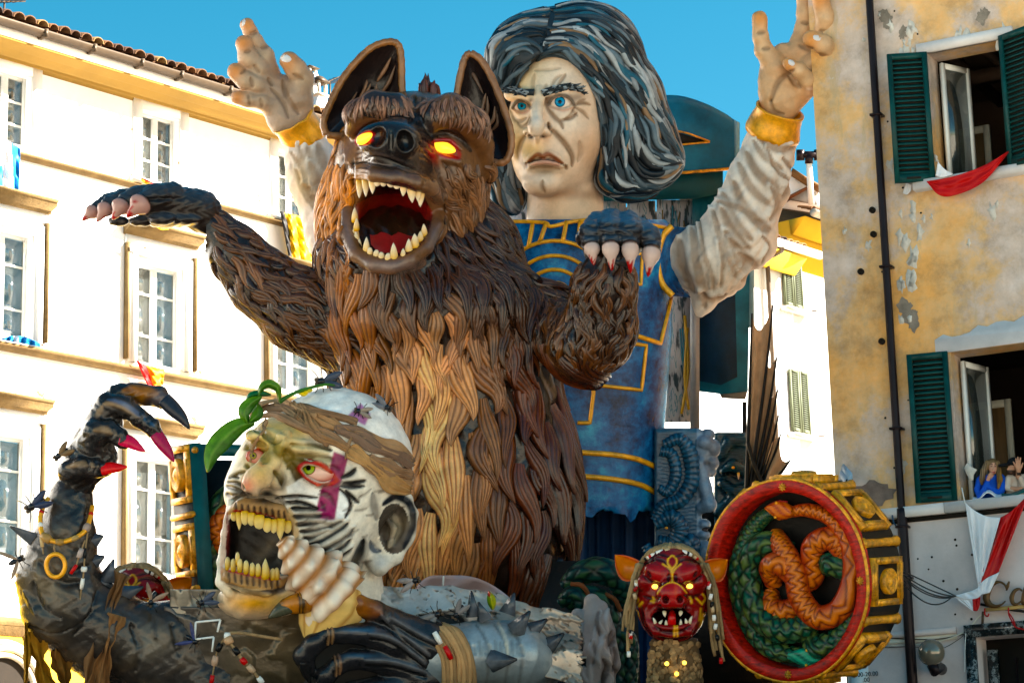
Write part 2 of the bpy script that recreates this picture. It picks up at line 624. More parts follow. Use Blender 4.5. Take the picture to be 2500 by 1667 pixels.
# chimneys of the left house
def chimney(px, py0, py1, wpx, depth, label):
 s = depth / FPX
 b = P(px, py1, depth)
 t = thing('chimney', label, 'chimney', b)
 h = (py1 - py0) * s * 1.03
 w = wpx * s / 2
 X, Y, Z = LW.d, LW.n, A(0, 0, 1)
 MB().put(*box(b, X, Y, Z, -w, w, -w, w, -2.0, h * .55)).add('shaft', M_white, t, False)
 MB().put(*box(b, X, Y, Z, -w * 1.25, w * 1.25, -w * 1.25, w * 1.25, h * .55, h * .60)).add('collar', M_stone, t, False)
 mp = MB()
 for i in (-1, 1):
  for j in (-1, 1):
   mp.put(*box(b, X, Y, Z, i * w * .8 - w * .22, i * w * .8 + w * .22, j * w * .8 - w * .22, j * w * .8 + w * .22, h * .60, h * .86))
 mp.add('post', M_stone, t, False)
 V = [b + X * i * w * 1.5 + Y * j * w * 1.5 + Z * h * .86 for i, j in ((-1, -1), (1, -1), (1, 1), (-1, 1))] + [b + X * i * w * .5 + Y * j * w * .5 + Z * h for i, j in ((-1, -1), (1, -1), (1, 1), (-1, 1))]
 add('cap', V, [np.array([[0, 1, 5, 4], [1, 2, 6, 5], [2, 3, 7, 6], [3, 0, 4, 7], [4, 5, 6, 7]]), [3, 2, 1, 0]], M_gutter, t, None, False)
 return t
chimney(757, 160, 215, 24, 49, 'slim white chimney with open top behind the raised hand on the left')
chimney(779, 185, 300, 28, 48, 'stout white chimney beside the giant left ear tip of the beast')

def aerial(px, py, depth, hpx, label, tilt=0.3, n=7):
 s = depth / FPX
 b = P(px, py, depth)
 t = thing('tv_aerial', label, 'aerial', b)
 Z = A(0, 0, 1)
 m_al = M_gutter
 MB().put(*tube([b - Z * .5, b + Z * hpx * s], .018, 6)).add('mast', m_al, t)
 bd = nrm(LW.d * .8 + Z * tilt - LW.n * .3)
 mb = MB()
 top = b + Z * hpx * s * .93
 mb.put(*tube([top - bd * .5, top + bd * .7], .012, 5))
 side = nrm(np.cross(bd, Z))
 for k in range(n):
  q = top + bd * (-.45 + k * 1.1 / n)
  mb.put(*tube([q - side * (.32 - .03 * k), q + side * (.32 - .03 * k)], .008, 4))
 mb.add('boom', m_al, t)
aerial(10, 34, 42, 34, 'dark roof aerial at the corner of the white town house')
aerial(806, 225, 50, 30, 'blue grey roof aerial beside the stout chimney', .45)

# ------------------------------------------------------------------ right house
dR = hdir(-10000, 2500)
RW = Wall(2420, 1000, 25.0, -dR, 1)
if RW.n @ (CAM - RW.a) < 0:
 RW.n = -RW.n
rz = RW.sz
house_r = thing('stucco_house', 'tall house of worn ochre stucco with dark green shutters on the right', 'house', RW.pt(0, 0))
sR0 = rz(2018, 800)[0]
sR1 = 26.0
uo = (rz(2270, 200)[0], rz(2452, 200)[0], rz(2350, 430)[1], rz(2269, 131)[1])
lo = (rz(2330, 1000)[0], rz(2330, 1000)[0] + 1.15, rz(2370, 1221)[1], rz(2325, 860)[1])
z_led = rz(2320, 1229)[1]
z_ledb = rz(2320, 1254)[1]
def stucco():
 m, n, l, b = newmat('worn_ochre_stucco')
 tc = n.new('ShaderNodeTexCoord')
 v = tc.outputs['Object']
 n1 = tex_noise(n, l, .55, 8, .68, vec=v)
 n2 = tex_noise(n, l, 2.6, 8, .7, vec=v)
 n3 = tex_noise(n, l, 9, 6, .7, vec=v)
 mp = n.new('ShaderNodeMapping')
 mp.inputs['Scale'].default_value = (3, 3, .8)
 l.new(v, mp.inputs['Vector'])
 n4 = tex_noise(n, l, 1.2, 8, .72, vec=mp.outputs[0])
 r1 = ramp(n, l, n1.outputs['Fac'], [(.38, A(.74, .36, .095)), (.48, A(.68, .41, .18)), (.54, A(.56, .42, .33)), (.66, A(.68, .57, .52))])
 r2 = ramp(n, l, n2.outputs['Fac'], [(.25, .5), (.5, 1.0), (.75, 1.3)])
 c = mixc(n, l, 1.0, r1.outputs[0], r2.outputs[0], 'MULTIPLY')
 r4 = ramp(n, l, n4.outputs['Fac'], [(.55, 0.0), (.66, 0.75)])
 c = mixc(n, l, r4.outputs[0], c, A(.50, .36, .20))
 r3 = ramp(n, l, n3.outputs['Fac'], [(.62, 0.0), (.70, .8)])
 n5 = tex_noise(n, l, 1.5, 4, .6, vec=v)
 r5 = ramp(n, l, n5.outputs['Fac'], [(.5, 0.0), (.6, 1.0)])
 f = mixc(n, l, 1.0, r3.outputs[0], r5.outputs[0], 'MULTIPLY')
 c = mixc(n, l, f, c, A(.60, .57, .53))
 l.new(c, b.inputs['Base Color'])
 b.inputs['Roughness'].default_value = .9
 bp = n.new('ShaderNodeBump')
 bp.inputs['Strength'].default_value = .5
 bp.inputs['Distance'].default_value = .02
 ad = n.new('ShaderNodeMath')
 ad.operation = 'ADD'
 l.new(n2.outputs['Fac'], ad.inputs[0])
 l.new(n3.outputs['Fac'], ad.inputs[1])
 l.new(ad.outputs[0], bp.inputs['Height'])
 l.new(bp.outputs[0], b.inputs['Normal'])
 return m
M_stucco = stucco()
M_lilac = paint('pale_lilac_plaster', A(.60, .535, .515), .85, .22, .9, .35, 12)
M_lintel = paint('pale_stone_lintel', A(.66, .62, .60), .75, .14, 3, .2, 30)
M_green = paint('dark_green_paint', A(.008, .075, .07), .42, .5, 4, .15, 40)
M_pipe = paint('dark_brown_metal', A(.03, .02, .022), .35, .3, 3, .05, 30, metal=.4)
RH = 21.5
RW.holes(sR0, sR1, z_ledb, RH, [uo, lo], 0, .32).add('wall', M_stucco, house_r, False)
sd = rz(2388, 1600)[0]
door_top = rz(2375, 1557)[1]
RW.holes(sR0 + .02, sR1, 0, z_ledb - .003, [(sd, sd + 2.2, 0.02, door_top)], 0.02, .4).add('shop_wall', M_lilac, house_r, False)
# back, side and roof of the house (it shades the square)
BK = 9.0
mbk = MB()
mbk.put([RW.pt(sR0, 0, 0), RW.pt(sR0, RH, 0), RW.pt(sR0, RH, -BK), RW.pt(sR0, 0, -BK)], np.array([[0, 1, 2, 3]]))
mbk.put([RW.pt(sR1, 0, 0), RW.pt(sR1, RH, 0), RW.pt(sR1, RH, -BK), RW.pt(sR1, 0, -BK)], np.array([[0, 1, 2, 3]]))
mbk.put([RW.pt(sR0, 0, -BK), RW.pt(sR0, RH, -BK), RW.pt(sR1, RH, -BK), RW.pt(sR1, 0, -BK)], np.array([[0, 1, 2, 3]]))
mbk.put([RW.pt(sR0, RH, .5), RW.pt(sR1, RH, .5), RW.pt(sR1, RH + 1.4, -BK / 2), RW.pt(sR0, RH + 1.4, -BK / 2)], np.array([[0, 1, 2, 3]]))
mbk.put([RW.pt(sR0, RH, -BK - .5), RW.pt(sR1, RH, -BK - .5), RW.pt(sR1, RH + 1.4, -BK / 2), RW.pt(sR0, RH + 1.4, -BK / 2)], np.array([[0, 1, 2, 3]]))
mbk.add('side_and_roof', M_stucco, house_r, False)
# ledge, lintels, sills
def slab(name, s0, s1, z0, z1, o0, o1, mat):
 return MB().put(*RW.box(s0, s1, z0, z1, o0, o1)).add(name, mat, house_r, False)
s_l0 = rz(2143, 1255)[0]
joint = rz(2313, 1240)[0]
slab('ledge', s_l0, joint - .004, z_ledb, z_led, -.02, .12, M_lintel)
slab('ledge', joint + .004, 4.0, z_ledb, z_led, -.02, .12, M_lintel)
slab('ledge_shadow_strip', s_l0 + .05, 4.0, z_ledb - .05, z_ledb - .004, .015, .05, M_dark)  # dark strip standing in for the shadow under the ledge
zm = rz(2280, 1543)[1]
slab('moulding', sR0 + .05, sd - .2, zm - .03, zm + .03, .02, .07, M_lilac)
slab('moulding', sR0 + .05, sd - .2, zm - .09, zm - .035, .02, .045, M_stone)
lt = rz(2269, 131)[1]
slab('lintel', rz(2240, 120)[0], rz(2473, 80)[0], lt, rz(2240, 112)[1], -.02, .05, M_lintel)
slab('sill', rz(2237, 463)[0], 3.0, uo[2] - .10, uo[2], -.3, .12, M_lintel)
# ragged new plaster over the lower lintel
n = 40
s0, s1 = rz(2284, 830)[0], 3.2
zt0 = lo[3]
ss = np.linspace(s0, s1, n)
top = np.array([.15 + .10 * (k > 4) + .025 * math.sin(k * 1.9) + .02 * math.sin(k * .7) + .012 * random.random() for k in range(n)])
V = [RW.pt(s0, zt0, .03)] + [RW.pt(s, zt0 + t, .03) for s, t in zip(ss, top)] + [RW.pt(s1, zt0, .03)]
V2, F2 = np.array(V), [list(range(n + 2))]
add('lintel_plaster', np.vstack([V2, V2 - RW.n * .04]), F2 + [np.array([[k + 1, k, k + n + 2, k + n + 3] for k in range(n + 1)])], M_lintel, house_r, None, False)
# exposed patch of mortar, pipe stubs and small holes
a = np.linspace(0, 2 * math.pi, 26, endpoint=False)
pc = rz(2132, 1212)
rr = 1 + .16 * np.sin(a * 3 + 1) + .12 * rng.standard_normal(26)
V = np.array([RW.pt(pc[0] + .21 * r * math.cos(t), pc[1] + .16 * r * math.sin(t), .012) for t, r in zip(a, rr)])
add('bare_patch', V, [list(range(26))], paint('bare_mortar', A(.24, .19, .165), .95, .35, 9, .7, 40), house_r, None, False)
for px, py, sc_, cc in ((2165, 48, .5, 0), (2205, 80, .32, 0), (2215, 760, .6, 0), (2228, 780, .5, 0), (2400, 40, .4, 0)):
 pc = rz(px, py)
 rr = 1 + .2 * np.sin(a * 2 + px) + .18 * rng.standard_normal(26)
 V = np.array([RW.pt(pc[0] + .16 * sc_ * r * math.cos(t), pc[1] + .22 * sc_ * r * math.sin(t), .006 + .001 * (px % 3)) for t, r in zip(a, rr)])
 add('bare_patch', V, [list(range(26))], paint('grey_mortar', A(.27, .235, .20), .95, .35, 9, .6, 40), house_r, None, False)
gf = np.random.default_rng(8)
mbf = MB()
for k in range(60):
 px = gf.normal(2215, 22) if k < 42 else gf.uniform(2060, 2480)
 py = gf.uniform(60, 830) if k < 42 else gf.choice([gf.uniform(500, 600), gf.uniform(30, 110), gf.uniform(1130, 1180)])
 pc_ = rz(px, py)
 r_ = gf.uniform(.015, .055)
 m_ = 11
 aa = np.linspace(0, 2 * math.pi, m_, endpoint=False)
 q_ = r_ * (1 + .35 * gf.standard_normal(m_)).clip(.35, 1.8)
 ring_ = np.array([(pc_[0] + q_[i] * math.cos(aa[i]), pc_[1] + 2.0 * q_[i] * math.sin(aa[i])) for i in range(m_)])
 V = np.array([RW.pt(x, z, .0) for x, z in ring_] + [RW.pt(pc_[0] + (x - pc_[0]) * .9, pc_[1] + (z - pc_[1]) * .9, .010) for x, z in ring_])
 i_ = np.arange(m_)
 mbf.put(V, [np.stack([i_, (i_ + 1) % m_, (i_ + 1) % m_ + m_, i_ + m_], -1), list(range(m_, 2 * m_))])
mbf.add('plaster_flake', paint('pale_flake', A(.58, .54, .49), .9, .3, 9, .4, 40), house_r, False, kind='stuff')
for px, py in ((2134, 573), (2103, 664), (2154, 834), (2131, 514)):
 c = RW.px(px, py, .002)
 MB().put(*lathe(c, RW.n, RW.d, [(.035, 0), (.036, .03), (.025, .035), (.024, .01), (.001, .008)], 12)).add('pipe_stub', M_dark, house_r)
hl_ = MB()
for k in range(34):
 px, py = random.choice([(random.uniform(2140, 2250), random.uniform(20, 1150)), (random.uniform(2190, 2380), random.uniform(1310, 1520))])
 c = RW.px(px, py, .024 if py > 1270 else .005)
 hl_.put(*lathe(c, RW.n, RW.d, [(.010 + .006 * random.random(), 0), (.006, .004), (.0001, .004)], 7))
hl_.add('nail_hole', M_dark, house_r, True, kind='stuff')
# shutters: frame with one slat per part
def shutter(wall, house, hinge_s, z0, z1, width, angle, nsl, side, mat, hinge_o=.02, th=.045):
 """side -1: leaf swings away to the left of its hinge; angle from the wall in degrees"""
 a = math.radians(angle)
 X = wall.d * side * math.cos(a) + wall.n * math.sin(a)
 Nn = nrm(np.cross(X, wall.up))
 if Nn @ wall.n < 0:
  Nn = -Nn
 O = wall.pt(hinge_s, 0, hinge_o)
 st = .055
 f = MB()
 for x0, x1, za, zb_ in ((0, st, z0, z1), (width - st, width, z0, z1), (st, width - st, z0, z0 + .09), (st, width - st, z1 - .065, z1)):
  f.put(*box(O, X, Nn, wall.up, x0, x1, 0, th, za, zb_))
 fo = f.add('shutter', mat, house, False)
 ph = (z1 - z0 - .165) / nsl
 tilt = nrm(Nn * .72 - wall.up * .7)
 nt_ = np.cross(tilt, X)
 me = None
 V, F = box(A(0, 0, 0), X, tilt, nrm(nt_), st + .002, width - st - .002, -.029, .029, -.005, .005)
 me = mesh_data('slat', V, F, None, False)
 me.materials.append(mat)
 for k in range(nsl):
  so = bpy.data.objects.new('slat', me)
  so.location = O + Nn * th * .5 + wall.up * (z0 + .09 + (k + .5) * ph) - root_loc(house)
  link(so, fo)
 # bolt bar at the foot
 MB().put(*box(O, X, Nn, wall.up, width * .35, width * .7, th, th + .02, z0 + .03, z0 + .05)).add('bolt', M_dark, fo, False)
 MB().put(*box(O, X, Nn, wall.up, st + .002, width - st - .002, .001, .006, z0 + .09, z1 - .066)).add('shutter_back', M_dark, fo, False)
 return fo
z0u, z1u = uo[2] - .02, uo[3] + .0
shutter(RW, house_r, uo[0] - .005, z0u, z1u, .43, 22, 24, -1, M_green, .03)
shutter(RW, house_r, uo[1] + .005, z0u, z1u + .02, .42, 24, 24, 1, M_green, .03)
z0l, z1l = lo[2] + .0, lo[3] + .005
shutter(RW, house_r, lo[0] - .02, z0l + .01, z1l, .43, 10, 27, -1, M_green, .03)
shutter(RW, house_r, lo[1] + .02, z0l + .01, z1l, .43, 10, 27, 1, M_green, .03)
# open window leaves and the rooms behind
M_wood = paint('brown_door_wood', A(.20, .13, .075), .6, .3, 3, .1, 20, streak=(6, 6, .6))
def room(s0, s1, z0, z1, kind):
 m = paint(kind + '_room_plaster', A(.16, .11, .085) if kind == 'upper' else A(.05, .035, .03), .9, .25, 1, .1, 10)
 mb = MB()
 a, b, c, d, o0, o1 = s0 - 1.2, s1 + 1.2, z0 - .7, z1 + .45, -.33, -3.2
 q = lambda s, z, o: RW.pt(s, z, o)
 mb.put([q(a, c, o1), q(b, c, o1), q(b, d, o1), q(a, d, o1)], np.array([[0, 1, 2, 3]]))
 mb.put([q(a, c, o0), q(a, d, o0), q(a, d, o1), q(a, c, o1)], np.array([[0, 1, 2, 3]]))
 mb.put([q(b, c, o0), q(b, d, o0), q(b, d, o1), q(b, c, o1)], np.array([[0, 1, 2, 3]]))
 mb.put([q(a, d, o0), q(b, d, o0), q(b, d, o1), q(a, d, o1)], np.array([[0, 1, 2, 3]]))
 mb.put([q(a, c, o0), q(b, c, o0), q(b, c, o1), q(a, c, o1)], np.array([[0, 1, 2, 3]]))
 mb.add('room', m, house_r, False)
 return m
rm = room(*uo, 'upper')
rm2 = room(*lo, 'lower')
zc = uo[3] + .45
for k in range(5):
 slab('ceiling_beam', uo[0] - .6 + k * .42, uo[0] - .52 + k * .42, zc - .12, zc - .002, -3.19, -.34, rm)
slab('ceiling_beam', uo[0] - 1.1, uo[1] + 1.1, zc - .26, zc - .121, -1.9, -1.7, rm)
def leaf(s, z0, z1, w, ang, mat, name, side=1):
 a = math.radians(ang)
 X = RW.d * side * math.cos(a) - RW.n * math.sin(a)
 Y = nrm(np.cross(RW.up, X))
 O = RW.pt(s, 0, -.2)
 mb = MB()
 for x0, x1, za, zb_ in ((0, .05, z0, z1), (w - .05, w, z0, z1), (.05, w - .05, z0, z0 + .06), (.05, w - .05, z1 - .06, z1)):
  mb.put(*box(O, X, Y, RW.up, x0, x1, -.02, .02, za, zb_))
 f = mb.add(name, mat, house_r, False)
 MB().put(*box(O, X, Y, RW.up, .05, w - .05, -.003, .003, z0 + .06, z1 - .06)).add('pane', M_glass, f, False)
leaf(uo[0] + .07, uo[2] + .01, uo[3] - .06, .42, 62, M_trim, 'window_leaf')
leaf(lo[0] + .05, lo[2] + .01, lo[3] - .06, .5, 75, M_trim, 'window_leaf')
def door_in(px, py0, py1, wpx, off, name):
 s0, z0 = rz(px, py1, off)
 s1, z1 = rz(px + wpx, py0, off)
 z1 = rz(px, py0, off)[1]
 mb = MB()
 mb.put(*RW.box(s0, s0 + .07, z0, z1, off, off + .05)).put(*RW.box(s1 - .07, s1, z0, z1, off, off + .05)).put(*RW.box(s0 + .07, s1 - .07, z1 - .08, z1, off, off + .05))
 f = mb.add(name, M_stone, house_r, False)
 MB().put(*RW.box(s0 + .07, s1 - .07, z0, z1 - .08, off, off + .02)).add('door_panel', M_wood, f, False)
door_in(2353, 318, 440, 65, -1.5, 'inner_door')
door_in(2385, 985, 1240, 85, -1.5, 'inner_door')
# drainpipe
dp = thing('drainpipe', 'dark brown drainpipe running down the ochre wall', 'drainpipe', RW.pt(rz(2170, 800)[0], 0, .09))
zz = np.linspace(0.05, RH, 30)
sp = rz(2172, 785, .09)[0]
MB().put(*tube([RW.pt(sp, z, .09) for z in zz], .042, 14)).add('pipe', M_pipe, dp)
zj = rz(2204, 1240, .09)[1]
MB().put(*lathe(RW.pt(sp, zj, .09), A(0, 0, -1), RW.d, [(.045, 0), (.053, .005), (.055, .06), (.055, 8), (.05, 8)], 14)).add('lower_pipe', M_pipe, dp)
for px, py in ((2137, 282), (2166, 651), (2189, 1046), (2207, 1285), (2213, 1410)):
 z = rz(px, py, .09)[1]
 MB().put(*RW.box(sp - .062, sp + .062, z - .012, z + .012, .0, .145)).add('pipe_clamp', M_pipe, dp, False)

# dark marble shop door
M_marble = None
m, n_, l_, b_ = newmat('black_veined_marble')
tc = n_.new('ShaderNodeTexCoord')
t = tex_noise(n_, l_, 7, 9, .75, vec=tc.outputs['Object'])
r = ramp(n_, l_, t.outputs['Fac'], [(.42, A(.012, .014, .014)), (.52, A(.02, .025, .024)), (.56, A(.35, .36, .34)), (.60, A(.015, .02, .02))])
l_.new(r.outputs[0], b_.inputs['Base Color'])
b_.inputs['Roughness'].default_value = .2
M_marble = m
slab('marble_jamb', sd - .11, sd - .001, 0.02, door_top + .0, .021, .07, M_marble)
slab('marble_jamb', sd + .06, sd + .16, 0.02, door_top - .12, -.2, -.12, M_marble)
slab('marble_lintel', sd - .11, sd + 2.2, door_top + .002, door_top + .13, .021, .075, M_marble)
slab('shop_door', sd + .0, sd + 2.2, 0.03, door_top, -.39, -.3, M_dark)
for k in range(4):
 slab('door_bar', sd + .3 + k * .11, sd + .32 + k * .11, .3, door_top - .2, -.299, -.27, M_pipe)

# ------------------------------------------------------------------ far houses between the float and the ochre wall
FWall = Wall(1930, 800, 56.0, dL, -1)
if FWall.n @ (CAM - FWall.a) < 0:
 FWall.n = -FWall.n
fz = FWall.sz
M_shut = paint('grey_green_shutter', A(.11, .125, .085), .6, .2, 5)
M_pgut = paint('pale_gutter', A(.50, .46, .40), .45, .2, 4, metal=.2)
def far_house(name, label, sA, sB, z_eave, yellow_h):
 t = thing(name, label, 'house', FWall.pt((sA + sB) / 2, 0))
 MB().put(*FWall.box(sA, sB, 0, z_eave - yellow_h, -8, 0)).add('wall', M_white, t, False)
 MB().put(*FWall.box(sA, sB, z_eave - yellow_h + .003, z_eave, -8, .03)).add('frieze', M_yellow, t, False)
 MB().put(*FWall.sweep(sA, sB, [(.03, z_eave), (.10, z_eave - .38), (.14, z_eave - .36), (.5, z_eave - .02), (.5, z_eave)])).add('cornice', M_yellow, t, False)
 V = [FWall.pt(sA - .1, z_eave + .01, .75), FWall.pt(sB + .1, z_eave + .01, .75), FWall.pt(sB + .1, z_eave + 1.6, -4), FWall.pt(sA - .1, z_eave + 1.6, -4)]
 add('roof', V, np.array([[0, 1, 2, 3]]), paint('far_roof', A(.14, .08, .05), .9, .4, 3), t, None, False)
 p = [FWall.pt(s, z_eave - .0, .80) for s in (sA - .1, sB + .1)]
 MB().put(*tube(p, .10, 10)).add('gutter', M_pgut, t)
 n = min(120, int((sB - sA) / .26))
 for i in range(n):
  o = bpy.data.objects.new('roof_tile', tile_me[random.randrange(5)])
  o.location = FWall.pt(sA + i * .26, z_eave + .10, .75) - np.array(t.location)
  o.rotation_euler = (random.uniform(-.06, .06), random.uniform(-.06, .06), random.uniform(-.06, .06))
  link(o, t)
 return t
s_end = fz(1926, 600)[0]
z_low = fz(1895, 590, .8)[1]
hA = far_house('white_house', 'lower white house with a pale gutter end and bent downpipe', fz(1662, 900)[0], s_end, z_low, .0)
FWall2 = FWall
z_hi = fz(1960, 510, .8)[1]
hB = far_house('white_house', 'taller white house with yellow eaves between the sleeve and the ochre wall', s_end + .01, s_end + 9, z_hi, 1.15)
# shutters of the far house
def far_shutter(px0, py0, px1, py1, house):
 s0, z1 = fz(px0, py0)
 s1, _ = fz(px1, py0 + 12)
 z0 = fz(px0, py1)[1]
 sm = (s0 + s1) / 2
 for a, b in ((s0, sm - .01), (sm + .01, s1)):
  f = MB()
  st = .06
  for x0, x1, za, zb_ in ((a, a + st, z0, z1), (b - st, b, z0, z1), (a + st, b - st, z0, z0 + .07), (a + st, b - st, z1 - .07, z1)):
   f.put(*FWall.box(x0, x1, za, zb_, .02, .07))
  fo = f.add('shutter', M_shut, house, False)
  n = 26
  ph = (z1 - z0 - .14) / n
  tl = nrm(FWall.n * .7 - FWall.up * .7)
  V, F = box(A(0, 0, 0), FWall.d, tl, nrm(np.cross(FWall.d, tl)), a + st + .002, b - st - .002, -.025, .025, -.007, .007)
  me = mesh_data('slat', V, F, None, False)
  me.materials.append(M_shut)
  for k in range(n):
   so = bpy.data.objects.new('slat', me)
   so.location = FWall.pt(0, z0 + .07 + (k + .5) * ph, .045) - np.array(house.location)
   link(so, fo)
  MB().put(*FWall.box(a + st, b - st, z0 + .07, z1 - .07, .003, .012)).add('shutter_back', M_dark, fo, False)
 MB().put(*FWall.box(s0 - .12, s1 + .12, z0 - .16, z0 - .06, .0, .22)).add('sill', M_stone, house, False)
 MB().put(*tube([FWall.pt(s1 + .05, z0 - .02, .02), FWall.pt(s1 + .25, z0 - .02, .25), FWall.pt(s1 + .3, z0 + .03, .25)], .02, 5)).add('shutter_hook', M_gutter, house)
far_shutter(1905, 612, 1950, 742, hB)
far_shutter(1922, 900, 1967, 1050, hB)
far_shutter(1720, 1200, 1765, 1330, hA)
# downpipe with an offset bend
q = [(1909, 600, .8), (1909, 612, .7), (1876, 630, .15), (1874, 645, .12), (1882, 800, .12), (1900, 1190, .12)]
pp = [FWall.px(x, y, o) for x, y, o in q]
pp[4] = FWall.pt(FWall.sz(1874, 645, .12)[0], pp[4][2], .12)
pp[5] = FWall.pt(FWall.sz(1874, 645, .12)[0], .2, .12)
MB().put(*tube(pp, .055, 8)).add('downpipe', M_gutter, hA)
# annexe gable and flue above the eaves
gb = thing('roof_dormer', 'small plastered gable with tiled edge behind the eaves of the taller white house', 'dormer', P(1955, 500, 60))
Dg = 60.0
def slabpx(pts, d, dn, name, mat, parent):
 f = P(np.array([p[0] for p in pts]), np.array([p[1] for p in pts]), np.full(len(pts), d))
 n = len(pts)
 k = np.arange(n)
 V = np.vstack([f, f + dn])
 return add(name, V, [list(range(n)), list(range(n, 2 * n))[::-1], np.stack([(k + 1) % n, k, k + n, (k + 1) % n + n], -1)], mat, parent, None, False)
slabpx([(1890, 420), (1935, 418), (1975, 450), (2030, 470), (2030, 520), (1890, 500)], Dg, A(0, 3, 0), 'gable', M_white, gb)
slabpx([(1915, 483), (1970, 455), (1972, 460), (1918, 490)], Dg - .3, A(0, .25, 0), 'barge_board', paint('rust_board', A(.16, .07, .04), .7), gb)
slabpx([(1935, 418), (1972, 442), (2010, 462), (2010, 455), (1972, 434), (1935, 410)], Dg - .4, A(0, 3, 0), 'gable_roof', paint('gable_tiles', A(.22, .13, .07), .8, .5, 8), gb)
slabpx([(1925, 485), (1968, 462), (1990, 470), (1995, 498)], Dg - .2, A(0, .1, 0), 'grey_wall', paint('grey_render', A(.30, .29, .28), .9, .3, 3), gb)
fl_ = thing('flue_pipe', 'white flue pipe with dark T shaped cowl beside the ochre wall', 'flue', P(1980, 500, 58))
MB().put(*tube(P(A(1981, 1975), A(500, 398), A(58, 58)), .075, 12)).add('pipe', M_trim, fl_)
mb = MB()
mb.put(*tube(P(A(1954, 1998), A(378, 378), A(58, 58)), .085, 12))
mb.put(*tube(P(A(1954, 1954), A(366, 392), A(58, 58)), .10, 12)).put(*tube(P(A(1997, 1997), A(366, 392), A(58, 58)), .10, 12)).put(*tube(P(A(1975, 1975), A(378, 400), A(58, 58)), .10, 12))
mb.add('cowl', M_pipe, fl_)
